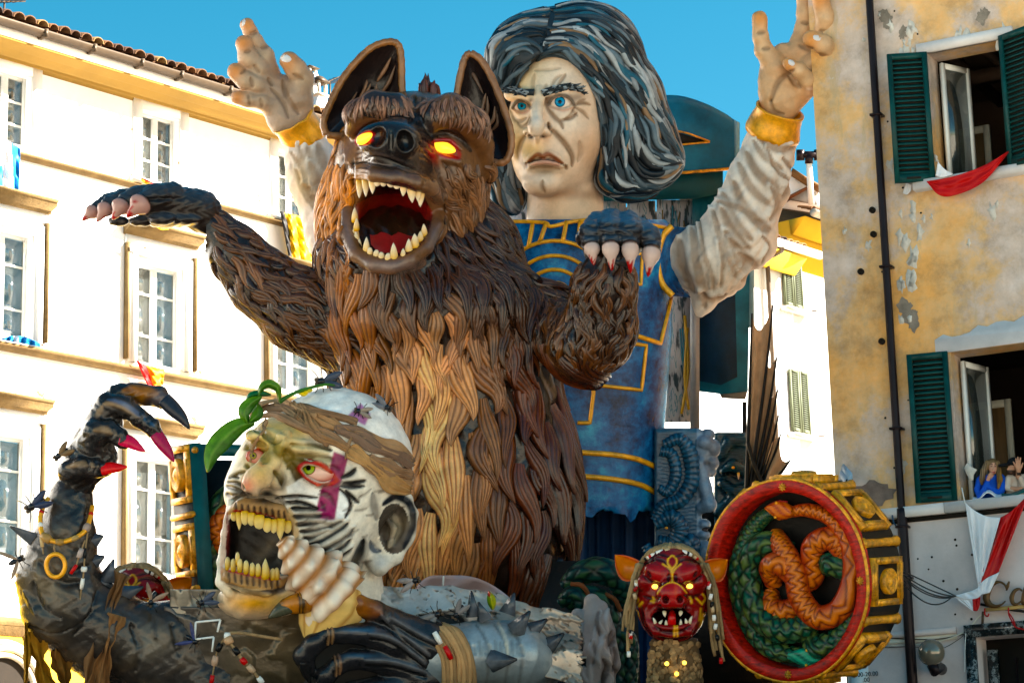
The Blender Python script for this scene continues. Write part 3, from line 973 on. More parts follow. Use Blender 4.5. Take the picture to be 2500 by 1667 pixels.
# ------------------------------------------------------------------ sculpting: distance fields on a grid, meshed, carved and painted
class Sdf:
 def __init__(s, x0, x1, y0, y1, z0, z1, h):
  s.lo, s.h = A(x0, y0, z0), h
  s.n = [int((b - a) / h) + 2 for a, b in ((x0, x1), (y0, y1), (z0, z1))]
  s.f = np.full(s.n, 1e3, np.float32)
  s.ax = [(s.lo[i] + h * np.arange(s.n[i])).astype(np.float32) for i in range(3)]
 def _sub(s, lo, hi):
  sl, c = [], []
  for i in range(3):
   a = max(0, int((lo[i] - s.lo[i]) / s.h))
   b = min(s.n[i], int((hi[i] - s.lo[i]) / s.h) + 2)
   if b <= a:
    return None, None
   sl.append(slice(a, b))
   c.append(s.ax[i][a:b])
  return tuple(sl), (c[0][:, None, None], c[1][None, :, None], c[2][None, None, :])
 def op(s, lo, hi, fn, k=8.0, mode='u'):
  m = k + 3 * s.h
  sl, c = s._sub(np.asarray(lo) - m, np.asarray(hi) + m)
  if sl is None:
   return s
  d = fn(*c).astype(np.float32)
  a = s.f[sl]
  if mode == 'u':
   if k > 0:
    q = np.clip(.5 + .5 * (a - d) / k, 0, 1)
    s.f[sl] = a * (1 - q) + d * q - k * q * (1 - q)
   else:
    s.f[sl] = np.minimum(a, d)
  else:
   if k > 0:
    q = np.clip(.5 - .5 * (a + d) / k, 0, 1)
    s.f[sl] = a * (1 - q) - d * q + k * q * (1 - q)
   else:
    s.f[sl] = np.maximum(a, -d)
  return s
 def ell(s, c, r, k=8.0, mode='u', rot=0.0):
  c, r = np.asarray(c, float), np.broadcast_to(np.asarray(r, float), (3,))
  ca, sa = math.cos(math.radians(rot)), math.sin(math.radians(rot))
  def fn(x, y, z):
   dx, dy, dz = x - c[0], y - c[1], z - c[2]
   u, v = dx * ca + dy * sa, -dx * sa + dy * ca
   k0 = np.sqrt((u / r[0]) ** 2 + (v / r[1]) ** 2 + (dz / r[2]) ** 2)
   k1 = np.sqrt((u / r[0] ** 2) ** 2 + (v / r[1] ** 2) ** 2 + (dz / r[2] ** 2) ** 2)
   return k0 * (k0 - 1) / np.maximum(k1, 1e-6)
  e = r if rot == 0 else A(max(r[0], r[1]), max(r[0], r[1]), r[2])
  return s.op(c - e, c + e, fn, k, mode)
 def seg(s, a, b, k=8.0, mode='u'):
  pa, pb, ra, rb = A(*a[:3]), A(*b[:3]), a[3], b[3]
  d = pb - pa
  L = max(d @ d, 1e-6)
  def fn(x, y, z):
   t = np.clip(((x - pa[0]) * d[0] + (y - pa[1]) * d[1] + (z - pa[2]) * d[2]) / L, 0, 1)
   return np.sqrt((x - pa[0] - t * d[0]) ** 2 + (y - pa[1] - t * d[1]) ** 2 + (z - pa[2] - t * d[2]) ** 2) - (ra + (rb - ra) * t)
  r = max(ra, rb)
  return s.op(np.minimum(pa, pb) - r, np.maximum(pa, pb) + r, fn, k, mode)
 def chain(s, pts, k=8.0, mode='u'):
  for a, b in zip(pts[:-1], pts[1:]):
   s.seg(a, b, k, mode)
  return s
 def box(s, c, hx, rnd=10.0, k=8.0, mode='u', rot=0.0):
  c, hx = np.asarray(c, float), np.asarray(hx, float)
  ca, sa = math.cos(math.radians(rot)), math.sin(math.radians(rot))
  def fn(x, y, z):
   dx, dy, dz = x - c[0], y - c[1], z - c[2]
   u, v = np.abs(dx * ca + dy * sa) - hx[0] + rnd, np.abs(-dx * sa + dy * ca) - hx[1] + rnd
   w = np.abs(dz) - hx[2] + rnd
   return np.sqrt(np.maximum(u, 0) ** 2 + np.maximum(v, 0) ** 2 + np.maximum(w, 0) ** 2) + np.minimum(np.maximum(np.maximum(u, v), w), 0) - rnd
  e = A(hx.max(), hx.max(), hx[2]) if rot else hx
  return s.op(c - e, c + e, fn, k, mode)
 def z(s, x, y):
  """front surface (largest z) at pixel x, y"""
  i = min(max(int(round((x - s.lo[0]) / s.h)), 0), s.n[0] - 1)
  j = min(max(int(round((y - s.lo[1]) / s.h)), 0), s.n[1] - 1)
  w = np.nonzero(s.f[i, j] < 0)[0]
  if len(w) == 0:
   return 0.0
  k = w[-1]
  if k + 1 < s.n[2]:
   a, b = s.f[i, j, k], s.f[i, j, k + 1]
   return float(s.ax[2][k] + s.h * a / (a - b))
  return float(s.ax[2][k])
 def on(s, pts, r, dz=0.0):
  """(x, y) points laid on the front surface with radius r"""
  r = np.broadcast_to(r, (len(pts),))
  return [(p[0], p[1], s.z(p[0], p[1]) + dz, q) for p, q in zip(pts, r)]
 def sample(s, p):
  q = (p - s.lo) / s.h
  q = np.clip(q, 0, np.array(s.n) - 1.001)
  i = q.astype(int)
  t = q - i
  x, y, z = i.T
  f = s.f
  c = 0
  for dx in (0, 1):
   for dy in (0, 1):
    for dz in (0, 1):
     w = np.abs(1 - dx - t[:, 0]) * np.abs(1 - dy - t[:, 1]) * np.abs(1 - dz - t[:, 2])
     c = c + w * f[x + dx, y + dy, z + dz]
  return c
 def grad(s, p):
  e = s.h
  g = np.stack([s.sample(p + A(*(e if i == k else 0 for i in range(3)))) - s.sample(p - A(*(e if i == k else 0 for i in range(3)))) for k in range(3)], -1)
  return nrm(g)
 def mesh(s):
  f = s.f
  ins = f < 0
  a = np.zeros(tuple(n - 1 for n in s.n), np.int8)
  for dx in (0, 1):
   for dy in (0, 1):
    for dz in (0, 1):
     a += ins[dx:s.n[0] - 1 + dx, dy:s.n[1] - 1 + dy, dz:s.n[2] - 1 + dz]
  act = (a > 0) & (a < 8)
  idx = np.argwhere(act)
  num = np.full(a.shape, -1, np.int32)
  num[act] = np.arange(len(idx))
  acc = np.zeros((len(idx), 3))
  cnt = np.zeros(len(idx))
  cor = [(x, y, z) for x in (0, 1) for y in (0, 1) for z in (0, 1)]
  for c1 in cor:
   for ax in range(3):
    if c1[ax] == 1:
     continue
    c2 = list(c1)
    c2[ax] = 1
    v1 = f[idx[:, 0] + c1[0], idx[:, 1] + c1[1], idx[:, 2] + c1[2]]
    v2 = f[idx[:, 0] + c2[0], idx[:, 1] + c2[1], idx[:, 2] + c2[2]]
    m = (v1 < 0) != (v2 < 0)
    t = v1[m] / (v1[m] - v2[m])
    p = np.tile(np.array(c1, float), (m.sum(), 1))
    p[:, ax] = t
    acc[m] += p
    cnt[m] += 1
  V = s.lo + s.h * (idx + acc / np.maximum(cnt, 1)[:, None])
  F = []
  for ax in range(3):
   o = [0, 1, 2]
   o.remove(ax)
   sl1 = [slice(1, -1)] * 3
   sl1[ax] = slice(0, -1)
   sl2 = [slice(1, -1)] * 3
   sl2[ax] = slice(1, None)
   m = ins[tuple(sl1)] != ins[tuple(sl2)]
   e = np.argwhere(m)
   if len(e) == 0:
    continue
   b = e.copy()
   for q in o:
    b[:, q] += 1
   flip = ins[tuple(b.T)]
   q = []
   for d1, d2 in ((0, 0), (1, 0), (1, 1), (0, 1)):
    c = b.copy()
    c[:, o[0]] -= d1
    c[:, o[1]] -= d2
    q.append(num[tuple(c.T)])
   q = np.stack(q, -1)
   ok = (q >= 0).all(1)
   q, flip = q[ok], flip[ok]
   if ax == 1:
    flip = ~flip
   q[flip] = q[flip][:, ::-1]
   F.append(q)
  F = np.vstack(F)
  for _ in range(2):
   g = s.grad(V)
   V = V - g * np.clip(s.sample(V), -s.h, s.h)[:, None]
  return V, F          # faces turn outwards once y and z are mapped to the world

class Skin:
 """mesh of a field, with carving strokes and paint"""
 def __init__(s, sdf, col):
  s.V, s.F = sdf.mesh()
  s.N = sdf.grad(s.V)
  s.C = np.tile(np.asarray(col, float), (len(s.V), 1))
  s.d = np.zeros(len(s.V))
 def _mix(s, w, col, a):
  w = (np.clip(w * a, 0, 1))[:, None]
  return w
 def stroke(s, pts, w, disp=0.0, col=None, a=1.0, nz=0.0, taper=True, n=6, z=None):
  p = catmull(np.asarray(pts, float)[:, :2], n)
  lo, hi = p.min(0) - 3 * w, p.max(0) + 3 * w
  m = (s.V[:, 0] > lo[0]) & (s.V[:, 0] < hi[0]) & (s.V[:, 1] > lo[1]) & (s.V[:, 1] < hi[1]) & (s.N[:, 2] > nz)
  if z is not None:
   m &= (s.V[:, 2] > z)
  i = np.nonzero(m)[0]
  if len(i) == 0:
   return s
  q = s.V[i, :2]
  best = np.full(len(i), 1e9)
  tt = np.zeros(len(i))
  for k in range(len(p) - 1):
   d = p[k + 1] - p[k]
   t = np.clip(((q - p[k]) @ d) / max(d @ d, 1e-6), 0, 1)
   dd = np.linalg.norm(q - p[k] - t[:, None] * d, axis=1)
   b = dd < best
   best[b] = dd[b]
   tt[b] = (k + t[b]) / (len(p) - 1)
  ww = w * (np.clip(np.sin(tt * math.pi), 0, 1) ** .5 * .75 + .25) if taper else w
  g = np.exp(-(best / ww) ** 2)
  if disp:
   s.d[i] += disp * g
  if col is not None:
   x = (np.clip(g * 1.7, 0, 1) * a)[:, None]
   s.C[i] = s.C[i] * (1 - x) + np.asarray(col) * x
  return s
 def blob(s, c, r, col=None, a=1.0, disp=0.0, rot=0.0, nz=-.1, z=None, p=2.0):
  ca, sa = math.cos(math.radians(rot)), math.sin(math.radians(rot))
  r = np.broadcast_to(np.asarray(r, float), (2,))
  dx, dy = s.V[:, 0] - c[0], s.V[:, 1] - c[1]
  u, v = (dx * ca + dy * sa) / r[0], (-dx * sa + dy * ca) / r[1]
  g = np.exp(-(u * u + v * v) ** (p / 2)) * (s.N[:, 2] > nz)
  if z is not None:
   g = g * (s.V[:, 2] > z)
  if disp:
   s.d += disp * g
  if col is not None:
   x = np.clip(g * a, 0, 1)[:, None]
   s.C = s.C * (1 - x) + np.asarray(col) * x
  return s
 def poly(s, pts, col, a=1.0, nz=0.0, z=None):
  p = np.asarray(pts, float)
  x, y = s.V[:, 0], s.V[:, 1]
  ins = np.zeros(len(x), bool)
  dm = np.full(len(x), 1e9)
  q = s.V[:, :2]
  for k in range(len(p)):
   e = p[(k + 1) % len(p)] - p[k]
   t = np.clip(((q - p[k]) @ e) / max(e @ e, 1e-6), 0, 1)
   dm = np.minimum(dm, np.linalg.norm(q - p[k] - t[:, None] * e, axis=1))
   x1, y1 = p[k]
   x2, y2 = p[(k + 1) % len(p)]
   c = ((y1 > y) != (y2 > y)) & (x < (x2 - x1) * (y - y1) / (y2 - y1 + 1e-9) + x1)
   ins ^= c
  ok = s.N[:, 2] > nz
  if z is not None:
   ok &= s.V[:, 2] > z
  w = (np.clip(.5 + np.where(ins, dm, -dm) / 4.5, 0, 1) * ok * a)[:, None]
  s.C = s.C * (1 - w) + np.asarray(col) * w
  return s
 def where(s, m, col, a=1.0):
  a = (np.asarray(m, float) * a)[:, None]
  s.C = s.C * (1 - a) + np.asarray(col) * a
  return s
 def add(s, name, mat, parent, D, **props):
  return add(name, S2W(s.V + s.N * s.d[:, None], D), s.F, mat, parent, s.C, True, **props)
 def solo(s, name, mat, label, cat, D, group=None):
  return solo(name, S2W(s.V + s.N * s.d[:, None], D), s.F, mat, label, cat, group, s.C, True)

def flow(guides, soft=18.0):
 """direction field from hand drawn guide lines (x, y)"""
 gp, gt = [], []
 for g in guides:
  c = catmull(g, 5)
  gp.append(c)
  gt.append(nrm(np.gradient(c, axis=0)))
 gp, gt = np.vstack(gp), np.vstack(gt)
 def fn(p):
  out = np.zeros((len(p), 3))
  for i in range(0, len(p), 4000):
   d2 = ((p[i:i + 4000, None, :2] - gp[None]) ** 2).sum(-1)
   w = 1 / (d2 + soft ** 2) ** 2
   out[i:i + 4000, :2] = (w[..., None] * gt[None]).sum(1) / w.sum(1)[:, None]
  return out
 return fn

def spread(V, r, n=99999, mask=None, seed=1):
 """picks vertices at least r apart"""
 g = np.random.default_rng(seed)
 i = np.arange(len(V)) if mask is None else np.nonzero(mask)[0]
 g.shuffle(i)
 cell = {}
 out = []
 for k in i:
  p = V[k]
  c = tuple((p / r).astype(int))
  ok = True
  for dx in (-1, 0, 1):
   for dy in (-1, 0, 1):
    for dz in (-1, 0, 1):
     for q in cell.get((c[0] + dx, c[1] + dy, c[2] + dz), ()):
      if (p[0] - q[0]) ** 2 + (p[1] - q[1]) ** 2 + (p[2] - q[2]) ** 2 < r * r:
       ok = False
       break
  if ok:
   cell.setdefault(c, []).append(p)
   out.append(k)
   if len(out) >= n:
    break
 return np.array(out)

def grow(sdf, P0, dirf, steps, length, wob=0.35, freq=4.5, lift=0.0, tip=6.0, seed=1, follow=0.85):
 """paths that run over the surface along the flow; returns (L, steps, 3) points and normals"""
 g = np.random.default_rng(seed)
 L = len(P0)
 length = np.broadcast_to(np.asarray(length, float), (L,)) * g.uniform(.8, 1.2, L)
 ph = g.uniform(0, 2 * math.pi, L)
 am = wob * g.uniform(.5, 1.2, L)
 p = P0.copy()
 out, nn = [], []
 for k in range(steps):
  n = sdf.grad(p)
  p = p - n * np.clip(sdf.sample(p), -20, 20)[:, None] * follow
  n = sdf.grad(p)
  out.append(p.copy())
  nn.append(n)
  d = dirf(p)
  d = nrm(d - n * (d * n).sum(1)[:, None])
  sdv = np.cross(n, d)
  th = am * np.sin(ph + freq * k / steps)
  p = p + (d * np.cos(th)[:, None] + sdv * np.sin(th)[:, None]) * (length / steps)[:, None]
 Pp, N = np.stack(out, 1), np.stack(nn, 1)
 s = np.linspace(0, 1, steps)
 return Pp + N * (lift + tip * s ** 1.5)[None, :, None], N

def locks(Pp, N, w, t, ridges=3, m=9, rdepth=.25, root=.55, cols=None, dry=0.6, crest=False, seed=1, shape=None):
 """leaf shaped strands with grooves along their length; returns V, F, C stacked per strand"""
 g = np.random.default_rng(seed)
 L, S, _ = Pp.shape
 T = nrm(np.gradient(Pp, axis=1))
 B = nrm(np.cross(N, T))
 s = np.linspace(0, 1, S)
 wid = shape(s) if shape else (root + (1 - root) * np.sin(np.clip(s / .45, 0, 1) * math.pi / 2)) * np.clip((1 - s) / .62, 0, 1) ** .75
 w = np.broadcast_to(np.asarray(w, float), (L,)) * g.uniform(.75, 1.25, L)
 t = np.broadcast_to(np.asarray(t, float), (L,))
 u = np.linspace(-1, 1, m)
 dome = np.sqrt(np.clip(1 - u * u, 0, 1))
 ph = g.uniform(0, 6.28, L)
 rg = np.cos(u[None] * math.pi * ridges + ph[:, None])
 gr = np.exp(-(((u[None] * ridges / 2 + ph[:, None]) % 1 - .5) / .13) ** 2) if not crest else 0 * rg
 gr = gr * (dome[None] > .3)
 hgt = dome[None] ** .8 * (1 - rdepth * gr)
 V = Pp[:, :, None] + B[:, :, None] * (w[:, None, None, None] * wid[None, :, None, None] * u[None, None, :, None])
 V = V + N[:, :, None] * (t[:, None, None] * (.35 + .65 * wid)[None, :, None] * hgt[:, None, :] - 2.0 * t[:, None, None] * .2)[..., None]
 k = grid_faces(S, m)
 F = (np.arange(L) * S * m)[:, None, None] + k[None]
 C = None
 if cols is not None:
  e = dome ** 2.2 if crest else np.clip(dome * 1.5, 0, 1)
  sh = (1 - dry + dry * e[None] * (1 - .75 * gr))[:, None, :] * np.ones((1, S, 1))  # dry brushed crests; edges and grooves shaded in the colour so strands separate
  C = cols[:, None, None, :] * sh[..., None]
 return V, F, C

def lock_mesh(V, F, C, D):
 L = len(V)
 return S2W(V.reshape(-1, 3), D), F.reshape(-1, 4)[:, ::-1], (None if C is None else C.reshape(-1, 3))

def stube(pts, r, D, n=8, **k):
 V, F = tube(S2W(A(*pts) if False else np.asarray(pts, float), D), np.asarray(r, float) * D / FPX, n, **k)
 return V, F

def ellip(c, r, n=14, m=10, ax=None):
 """ellipsoid mesh about c with radii r along axes ax"""
 ax = np.eye(3) if ax is None else np.asarray(ax)
 th = np.linspace(0, math.pi, m)
 ph = np.arange(n) * 2 * math.pi / n
 V = np.array([[c + ax[0] * r[0] * math.sin(a) * math.cos(b) + ax[1] * r[1] * math.sin(a) * math.sin(b) + ax[2] * r[2] * math.cos(a) for b in ph] for a in th])
 return V.reshape(-1, 3), grid_faces(m, n, True)

def cone(base, tip, r, n=10, bend=None, k=8, sq=1.0, p=1.0):
 """horn / tooth / claw from base to tip, swollen near the base"""
 base, tip = np.asarray(base, float), np.asarray(tip, float)
 t = np.linspace(0, 1, k)
 c = base + (tip - base) * t[:, None]
 if bend is not None:
  c = c + np.asarray(bend) * (np.sin(t * math.pi))[:, None]
 rad = r * np.clip(1 - t, 0, 1) ** p * (1 + .25 * np.sin(np.clip(t * 2.2, 0, 1) * math.pi))
 return tube(c, np.maximum(rad, 1e-4), n, sq=sq)
# ------------------------------------------------------------------ the giant man
DM = 27.0
man = thing('giant_man_figure', 'giant long haired frowning man in blue and gold tunic raising both arms', 'carnival figure', P(1410, 1300, DM))
M_skin = paint('painted_skin', None, .42, .22, 5, .6, 11, spec=.4)
M_hair = paint('painted_hair', None, .38, .35, 7, .2, 30)
M_gold = paint('gold_paint', A(.80, .40, .035), .3, .4, 9, .25, 35, metal=.22, spec=.5)
M_cloth = paint('stiff_cloth', None, .6, .22, 5, .4, 16)
M_eye = paint('glossy_eye', None, .08, .0, 4, 0, 10)
M_tunic, n_, l_, b_ = newmat('blue_tunic')
tc = n_.new('ShaderNodeTexCoord')
t1 = tex_noise(n_, l_, 1.6, 9, .72, vec=tc.outputs['Object'])
t2 = tex_noise(n_, l_, 9, 7, .7, vec=tc.outputs['Object'])
mx = n_.new('ShaderNodeMath')
mx.operation = 'MULTIPLY_ADD'
mx.inputs[1].default_value = .35
l_.new(t2.outputs['Fac'], mx.inputs[0])
l_.new(t1.outputs['Fac'], mx.inputs[2])
r1 = ramp(n_, l_, mx.outputs[0], [(.53, A(.002, .010, .035)), (.63, A(.002, .05, .16)), (.74, A(.004, .13, .33)), (.88, A(.02, .34, .52))])
l_.new(r1.outputs[0], b_.inputs['Base Color'])
b_.inputs['Roughness'].default_value = .26
b_.inputs['Specular IOR Level'].default_value = .3
bp = n_.new('ShaderNodeBump')
bp.inputs['Strength'].default_value = .4
bp.inputs['Distance'].default_value = .02
l_.new(t2.outputs['Fac'], bp.inputs['Height'])
l_.new(bp.outputs[0], b_.inputs['Normal'])

f = Sdf(1200, 1500, 100, 580, -190, 260, 3.0)
f.ell((1375, 270, -20), (122, 195, 150)).ell((1348, 300, 40), (108, 170, 118), 20)
f.ell((1355, 395, 40), (100, 88, 100), 25).ell((1322, 445, 105), (48, 36, 45), 22)
f.ell((1425, 335, 70), (42, 60, 48), 25).ell((1262, 335, 72), (22, 50, 42), 20)
f.seg((1380, 450, -5, 92), (1380, 580, -5, 96), 14)
f.chain([(1248, 230, 100, 18), (1300, 238, 140, 19)], 12).chain([(1328, 238, 142, 19), (1372, 224, 130, 18), (1428, 226, 85, 15)], 12)
f.chain([(1316, 222, 138, 12), (1311, 268, 168, 13), (1309, 308, 198, 19), (1309, 318, 196, 17)], 10)
f.ell((1291, 322, 168), (14, 13, 20), 7).ell((1334, 319, 164), (17, 15, 22), 7)
f.seg((1312, 332, 170, 9), (1312, 345, 150, 8), 8)
f.ell((1297, 334, 182), (8, 5, 14), 4, 's').ell((1325, 333, 180), (9, 5, 14), 4, 's')
f.ell((1272, 258, f.z(1272, 258) + 4), (27, 16, 20), 8, 's').ell((1369, 249, f.z(1369, 249) + 4), (36, 18, 22), 8, 's')
zeL, zeR = f.z(1272, 258), f.z(1369, 249)
f.ell((1332, 385, 120), (62, 42, 42), 18)
up = [(1284, 398), (1296, 384), (1311, 375), (1325, 379), (1341, 374), (1362, 383), (1380, 403)]
f.chain(f.on(up, [5, 7, 8, 8, 8, 7, 5], -1), 3)
f.chain(f.on([(1292, 403), (1310, 396), (1332, 394), (1354, 397), (1372, 406)], [5, 7, 8, 7, 5], 0), 3)
f.ell((1332, 416, f.z(1332, 416) + 7), (38, 9, 15), 8, 's')
for e, q in (([(1250, 262), (1260, 249), (1273, 245), (1287, 250), (1295, 262)], zeL), ([(1338, 254), (1350, 238), (1370, 231), (1390, 238), (1403, 256)], zeR)):
 f.chain([(x, y, q + 13, 5) for x, y in e], 3)
for e, q in (([(1252, 266), (1262, 274), (1276, 276), (1292, 268)], zeL), ([(1340, 260), (1355, 268), (1378, 269), (1402, 259)], zeR)):
 f.chain([(x, y, q + 11, 4) for x, y in e], 3)
k = Skin(f, A(.74, .57, .45))
br, dk = A(.16, .075, .03), A(.05, .025, .012)
W_ = A(.78, .70, .62)
k.blob((1280, 190), (60, 60), A(.72, .46, .18), .5).blob((1262, 340), (30, 90), A(.72, .42, .15), .55).blob((1300, 365), (30, 25), A(.74, .45, .13), .5)  # ochre wash on the left: airbrushed paint with warm bounce light painted in
k.blob((1440, 330), (40, 70), A(.50, .27, .15), .5).blob((1450, 400), (50, 60), A(.42, .24, .15), .55).blob((1310, 300), (14, 40), W_, .6).blob((1395, 300), (45, 30), W_, .5).blob((1340, 200), (60, 35), W_, .4).blob((1330, 440), (30, 18), W_, .5)  # includes a white highlight painted down the nose
k.blob((1380, 530), (120, 60), A(.58, .40, .26), .6).blob((1400, 475), (90, 14), A(.25, .12, .06), .6)
for pts, w, d, a in (
 ([(1337, 300), (1352, 322), (1380, 352), (1398, 382), (1397, 408)], 6, -5, .75), ([(1286, 326), (1272, 348), (1266, 378), (1280, 412)], 6, -4, .6),
 ([(1334, 240), (1336, 262), (1352, 285), (1368, 300), (1375, 315)], 5, -4, .7), ([(1405, 262), (1390, 285), (1372, 295), (1378, 290)], 4, -3, .5),
 ([(1377, 292), (1395, 289), (1410, 276)], 4, -4, .7), ([(1398, 268), (1412, 285)], 3, -2, .4), ([(1403, 256), (1425, 252), (1442, 256)], 4, -3, .7), ([(1405, 262), (1425, 275), (1438, 290)], 4, -3, .6), ([(1410, 250), (1430, 242)], 3, -2, .5),
 ([(1245, 270), (1255, 290), (1270, 296), (1285, 288)], 5, -4, .5), ([(1262, 300), (1275, 310), (1290, 300), (1295, 285)], 4, -3, .5),
 ([(1248, 195), (1258, 208), (1275, 217)], 4, -4, .6), ([(1243, 185), (1252, 200)], 4, -3, .4), ([(1360, 210), (1375, 190), (1382, 180)], 4, -4, .55), ([(1345, 215), (1355, 195), (1372, 182)], 4, -3, .4),
 ([(1305, 172), (1340, 170), (1370, 166)], 4, -2, .3), ([(1265, 178), (1290, 172)], 4, -2, .3), ([(1303, 232), (1300, 205), (1304, 180)], 5, -3, .35), ([(1328, 232), (1334, 205)], 5, -3, .35),
 ([(1325, 440), (1323, 455), (1330, 470)], 5, -5, .5), ([(1415, 345), (1418, 370), (1412, 395)], 6, -3, .35), ([(1284, 398), (1283, 412)], 4, -4, .8), ([(1381, 402), (1384, 415)], 4, -4, .8),
 ([(1286, 400), (1306, 391), (1330, 388), (1356, 392), (1377, 404)], 3.0, -5, .95), ([(1294, 413), (1330, 408), (1368, 415)], 4, -3, .5), ([(1290, 330), (1300, 337)], 4, -2, .7), ([(1337, 300), (1345, 318)], 4, -3, .8)):
 k.stroke(pts, w, d, br if a < .9 else dk, a)
k.stroke([(1288, 396), (1311, 378), (1325, 382), (1341, 377), (1375, 399)], 5.5, 0, A(.28, .085, .04), .9).stroke([(1296, 402), (1332, 396), (1368, 404)], 5, 0, A(.62, .34, .27), .8)
k.blob((1332, 417), (34, 9), A(.22, .13, .06), .75)  # shade painted into the hollow under the lip
for x, y, r in ((1297, 335, 6), (1326, 334, 7)):
 k.blob((x, y), (r, 4), dk, 1.0)
k.stroke([(1252, 264), (1260, 250), (1273, 246), (1287, 251), (1294, 263)], 4, 0, dk, .8, taper=False).stroke([(1340, 255), (1350, 239), (1370, 232), (1390, 239), (1402, 256)], 4, 0, dk, .8, taper=False)
k.blob((1405, 238), (22, 10), A(.10, .05, .03), .6).blob((1340, 240), (10, 12), A(.10, .05, .03), .7).blob((1296, 246), (7, 8), A(.08, .04, .02), .7)
k.stroke([(1252, 268), (1276, 277), (1293, 270)], 3, 0, A(.55, .28, .2), .7).stroke([(1342, 261), (1375, 270), (1400, 262)], 3, 0, A(.6, .33, .24), .7)
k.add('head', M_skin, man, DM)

def eye(x, y, z, rx, ry, ix, iy, ir, D, parent, white, iris, rim, edge=.25):
 th = np.linspace(0, math.pi / 2, 12)
 n = 32
 V, C = [], []
 for a in th:
  for b in np.arange(n) * 2 * math.pi / n:
   u, v = math.sin(a) * math.cos(b), math.sin(a) * math.sin(b)
   X, Y = x + rx * u, y + ry * v
   V.append((X, Y, z + rx * .55 * math.cos(a)))
   C.append(white * (1 - edge * math.sin(a) ** 3) + A(.42, .03, .02) * edge * math.sin(a) ** 3)
 V, C = np.array(V), np.array(C)
 o = add('eye', S2W(V, D), grid_faces(12, n, True), M_eye, parent, C)
 if ir:
  q = 1 - ((ix - x) / rx) ** 2 - ((iy - y) / ry) ** 2
  zz = z + rx * .55 * math.sqrt(max(q, .05)) + .8
  V, C = [(ix, iy, zz + 2.2)], [A(.004, .004, .004)]
  for r_, c in ((.32, A(.004, .004, .006)), (.40, iris * .9), (.75, iris), (.9, iris * .35), (1.0, rim)):
   for b in np.arange(24) * 2 * math.pi / 24:
    X, Y = ix + ir * r_ * math.cos(b), iy + ir * r_ * math.sin(b)
    q = max(1 - ((X - x) / rx) ** 2 - ((Y - y) / ry) ** 2, 0)
    V.append((X, Y, z + rx * .55 * math.sqrt(q) + 1.2))
    C.append(c)
  F = [grid_faces(5, 24, True) + 1, np.array([[0, 1 + (i + 1) % 24, 1 + i] for i in range(24)])]
  add('iris', S2W(np.array(V), D), F, M_eye, o, np.array(C))
 return o
eye(1273, 259, zeL - 8, 26, 17, 1274, 259, 11, DM, man, A(.72, .64, .58), A(.05, .34, .55), A(.02, .03, .05))
eye(1370, 250, zeR - 8, 35, 20, 1367, 249, 13, DM, man, A(.75, .68, .62), A(.04, .30, .52), A(.02, .03, .05))
for pts, rr in (([(1229, 224), (1250, 221), (1275, 226), (1304, 227)], [6, 10, 11, 12]), ([(1324, 229), (1350, 220), (1385, 212), (1410, 216), (1428, 231)], [12, 12, 10, 8, 3])):
 p = catmull(pts, 6)
 r = np.interp(np.linspace(0, 1, len(p)), np.linspace(0, 1, len(rr)), rr)
 zz = np.array([f.z(a, b) for a, b in p])
 zz = np.convolve(np.pad(zz, 2, 'edge'), np.ones(5) / 5, 'valid')
 mb = MB()
 for j in range(70):
  i = rng.integers(0, len(p) - 2)
  o = rng.uniform(-.8, .8)
  st = A(p[i][0], p[i][1] + o * r[i], zz[i] + 3)
  sg = 1 if pts[0][0] > 1310 else -1
  en = st + A(sg * rng.uniform(8, 15), rng.uniform(-7, 3), rng.uniform(2, 6))
  c = A(.03, .04, .05) if rng.random() < .55 else A(.30, .33, .35) * rng.uniform(.5, 1.4)
  mb.put(*stube(catmull([st, (st + en) / 2 + A(0, 0, 3), en], 3), [2.6, 3, 2.6, 2.2, 1.8, 1.2, .4], DM, 5), c)
 V, F = stube(np.column_stack([p, zz]), r * .8, DM, 8)
 mb.put(V, F, A(.03, .04, .045))
 mb.add('eyebrow', M_hair, man)

# hair: solid under-volume plus some hundred sculpted strands
h = Sdf(1175, 1690, -10, 540, -260, 190, 5.0)
h.ell((1375, 185, -40), (172, 172, 165), 10).ell((1440, 130, -30), (120, 118, 130), 30).ell((1285, 140, 0), (90, 95, 110), 30)
h.chain([(1240, 130, 60, 48), (1222, 190, 40, 40), (1222, 300, -10, 38), (1240, 420, -40, 48), (1245, 480, -40, 40)], 18)
h.chain([(1480, 150, 10, 85), (1525, 240, 10, 85), (1560, 340, 10, 84), (1590, 390, 10, 68), (1560, 420, 10, 60), (1530, 425, 10, 62)], 25)
h.seg((1440, 190, 60, 35), (1500, 330, 60, 40), 20).seg((1500, 330, 60, 30), (1500, 430, 60, 45), 20)
h.ell((1349, 343, 150), (131, 220, 190), 8, 's').ell((1375, 520, 0), (105, 90, 150), 8, 's')
hv, hf_ = h.mesh()
add('hair', S2W(hv, DM), hf_, M_hair, man, np.tile(A(.04, .05, .06), (len(hv), 1)))
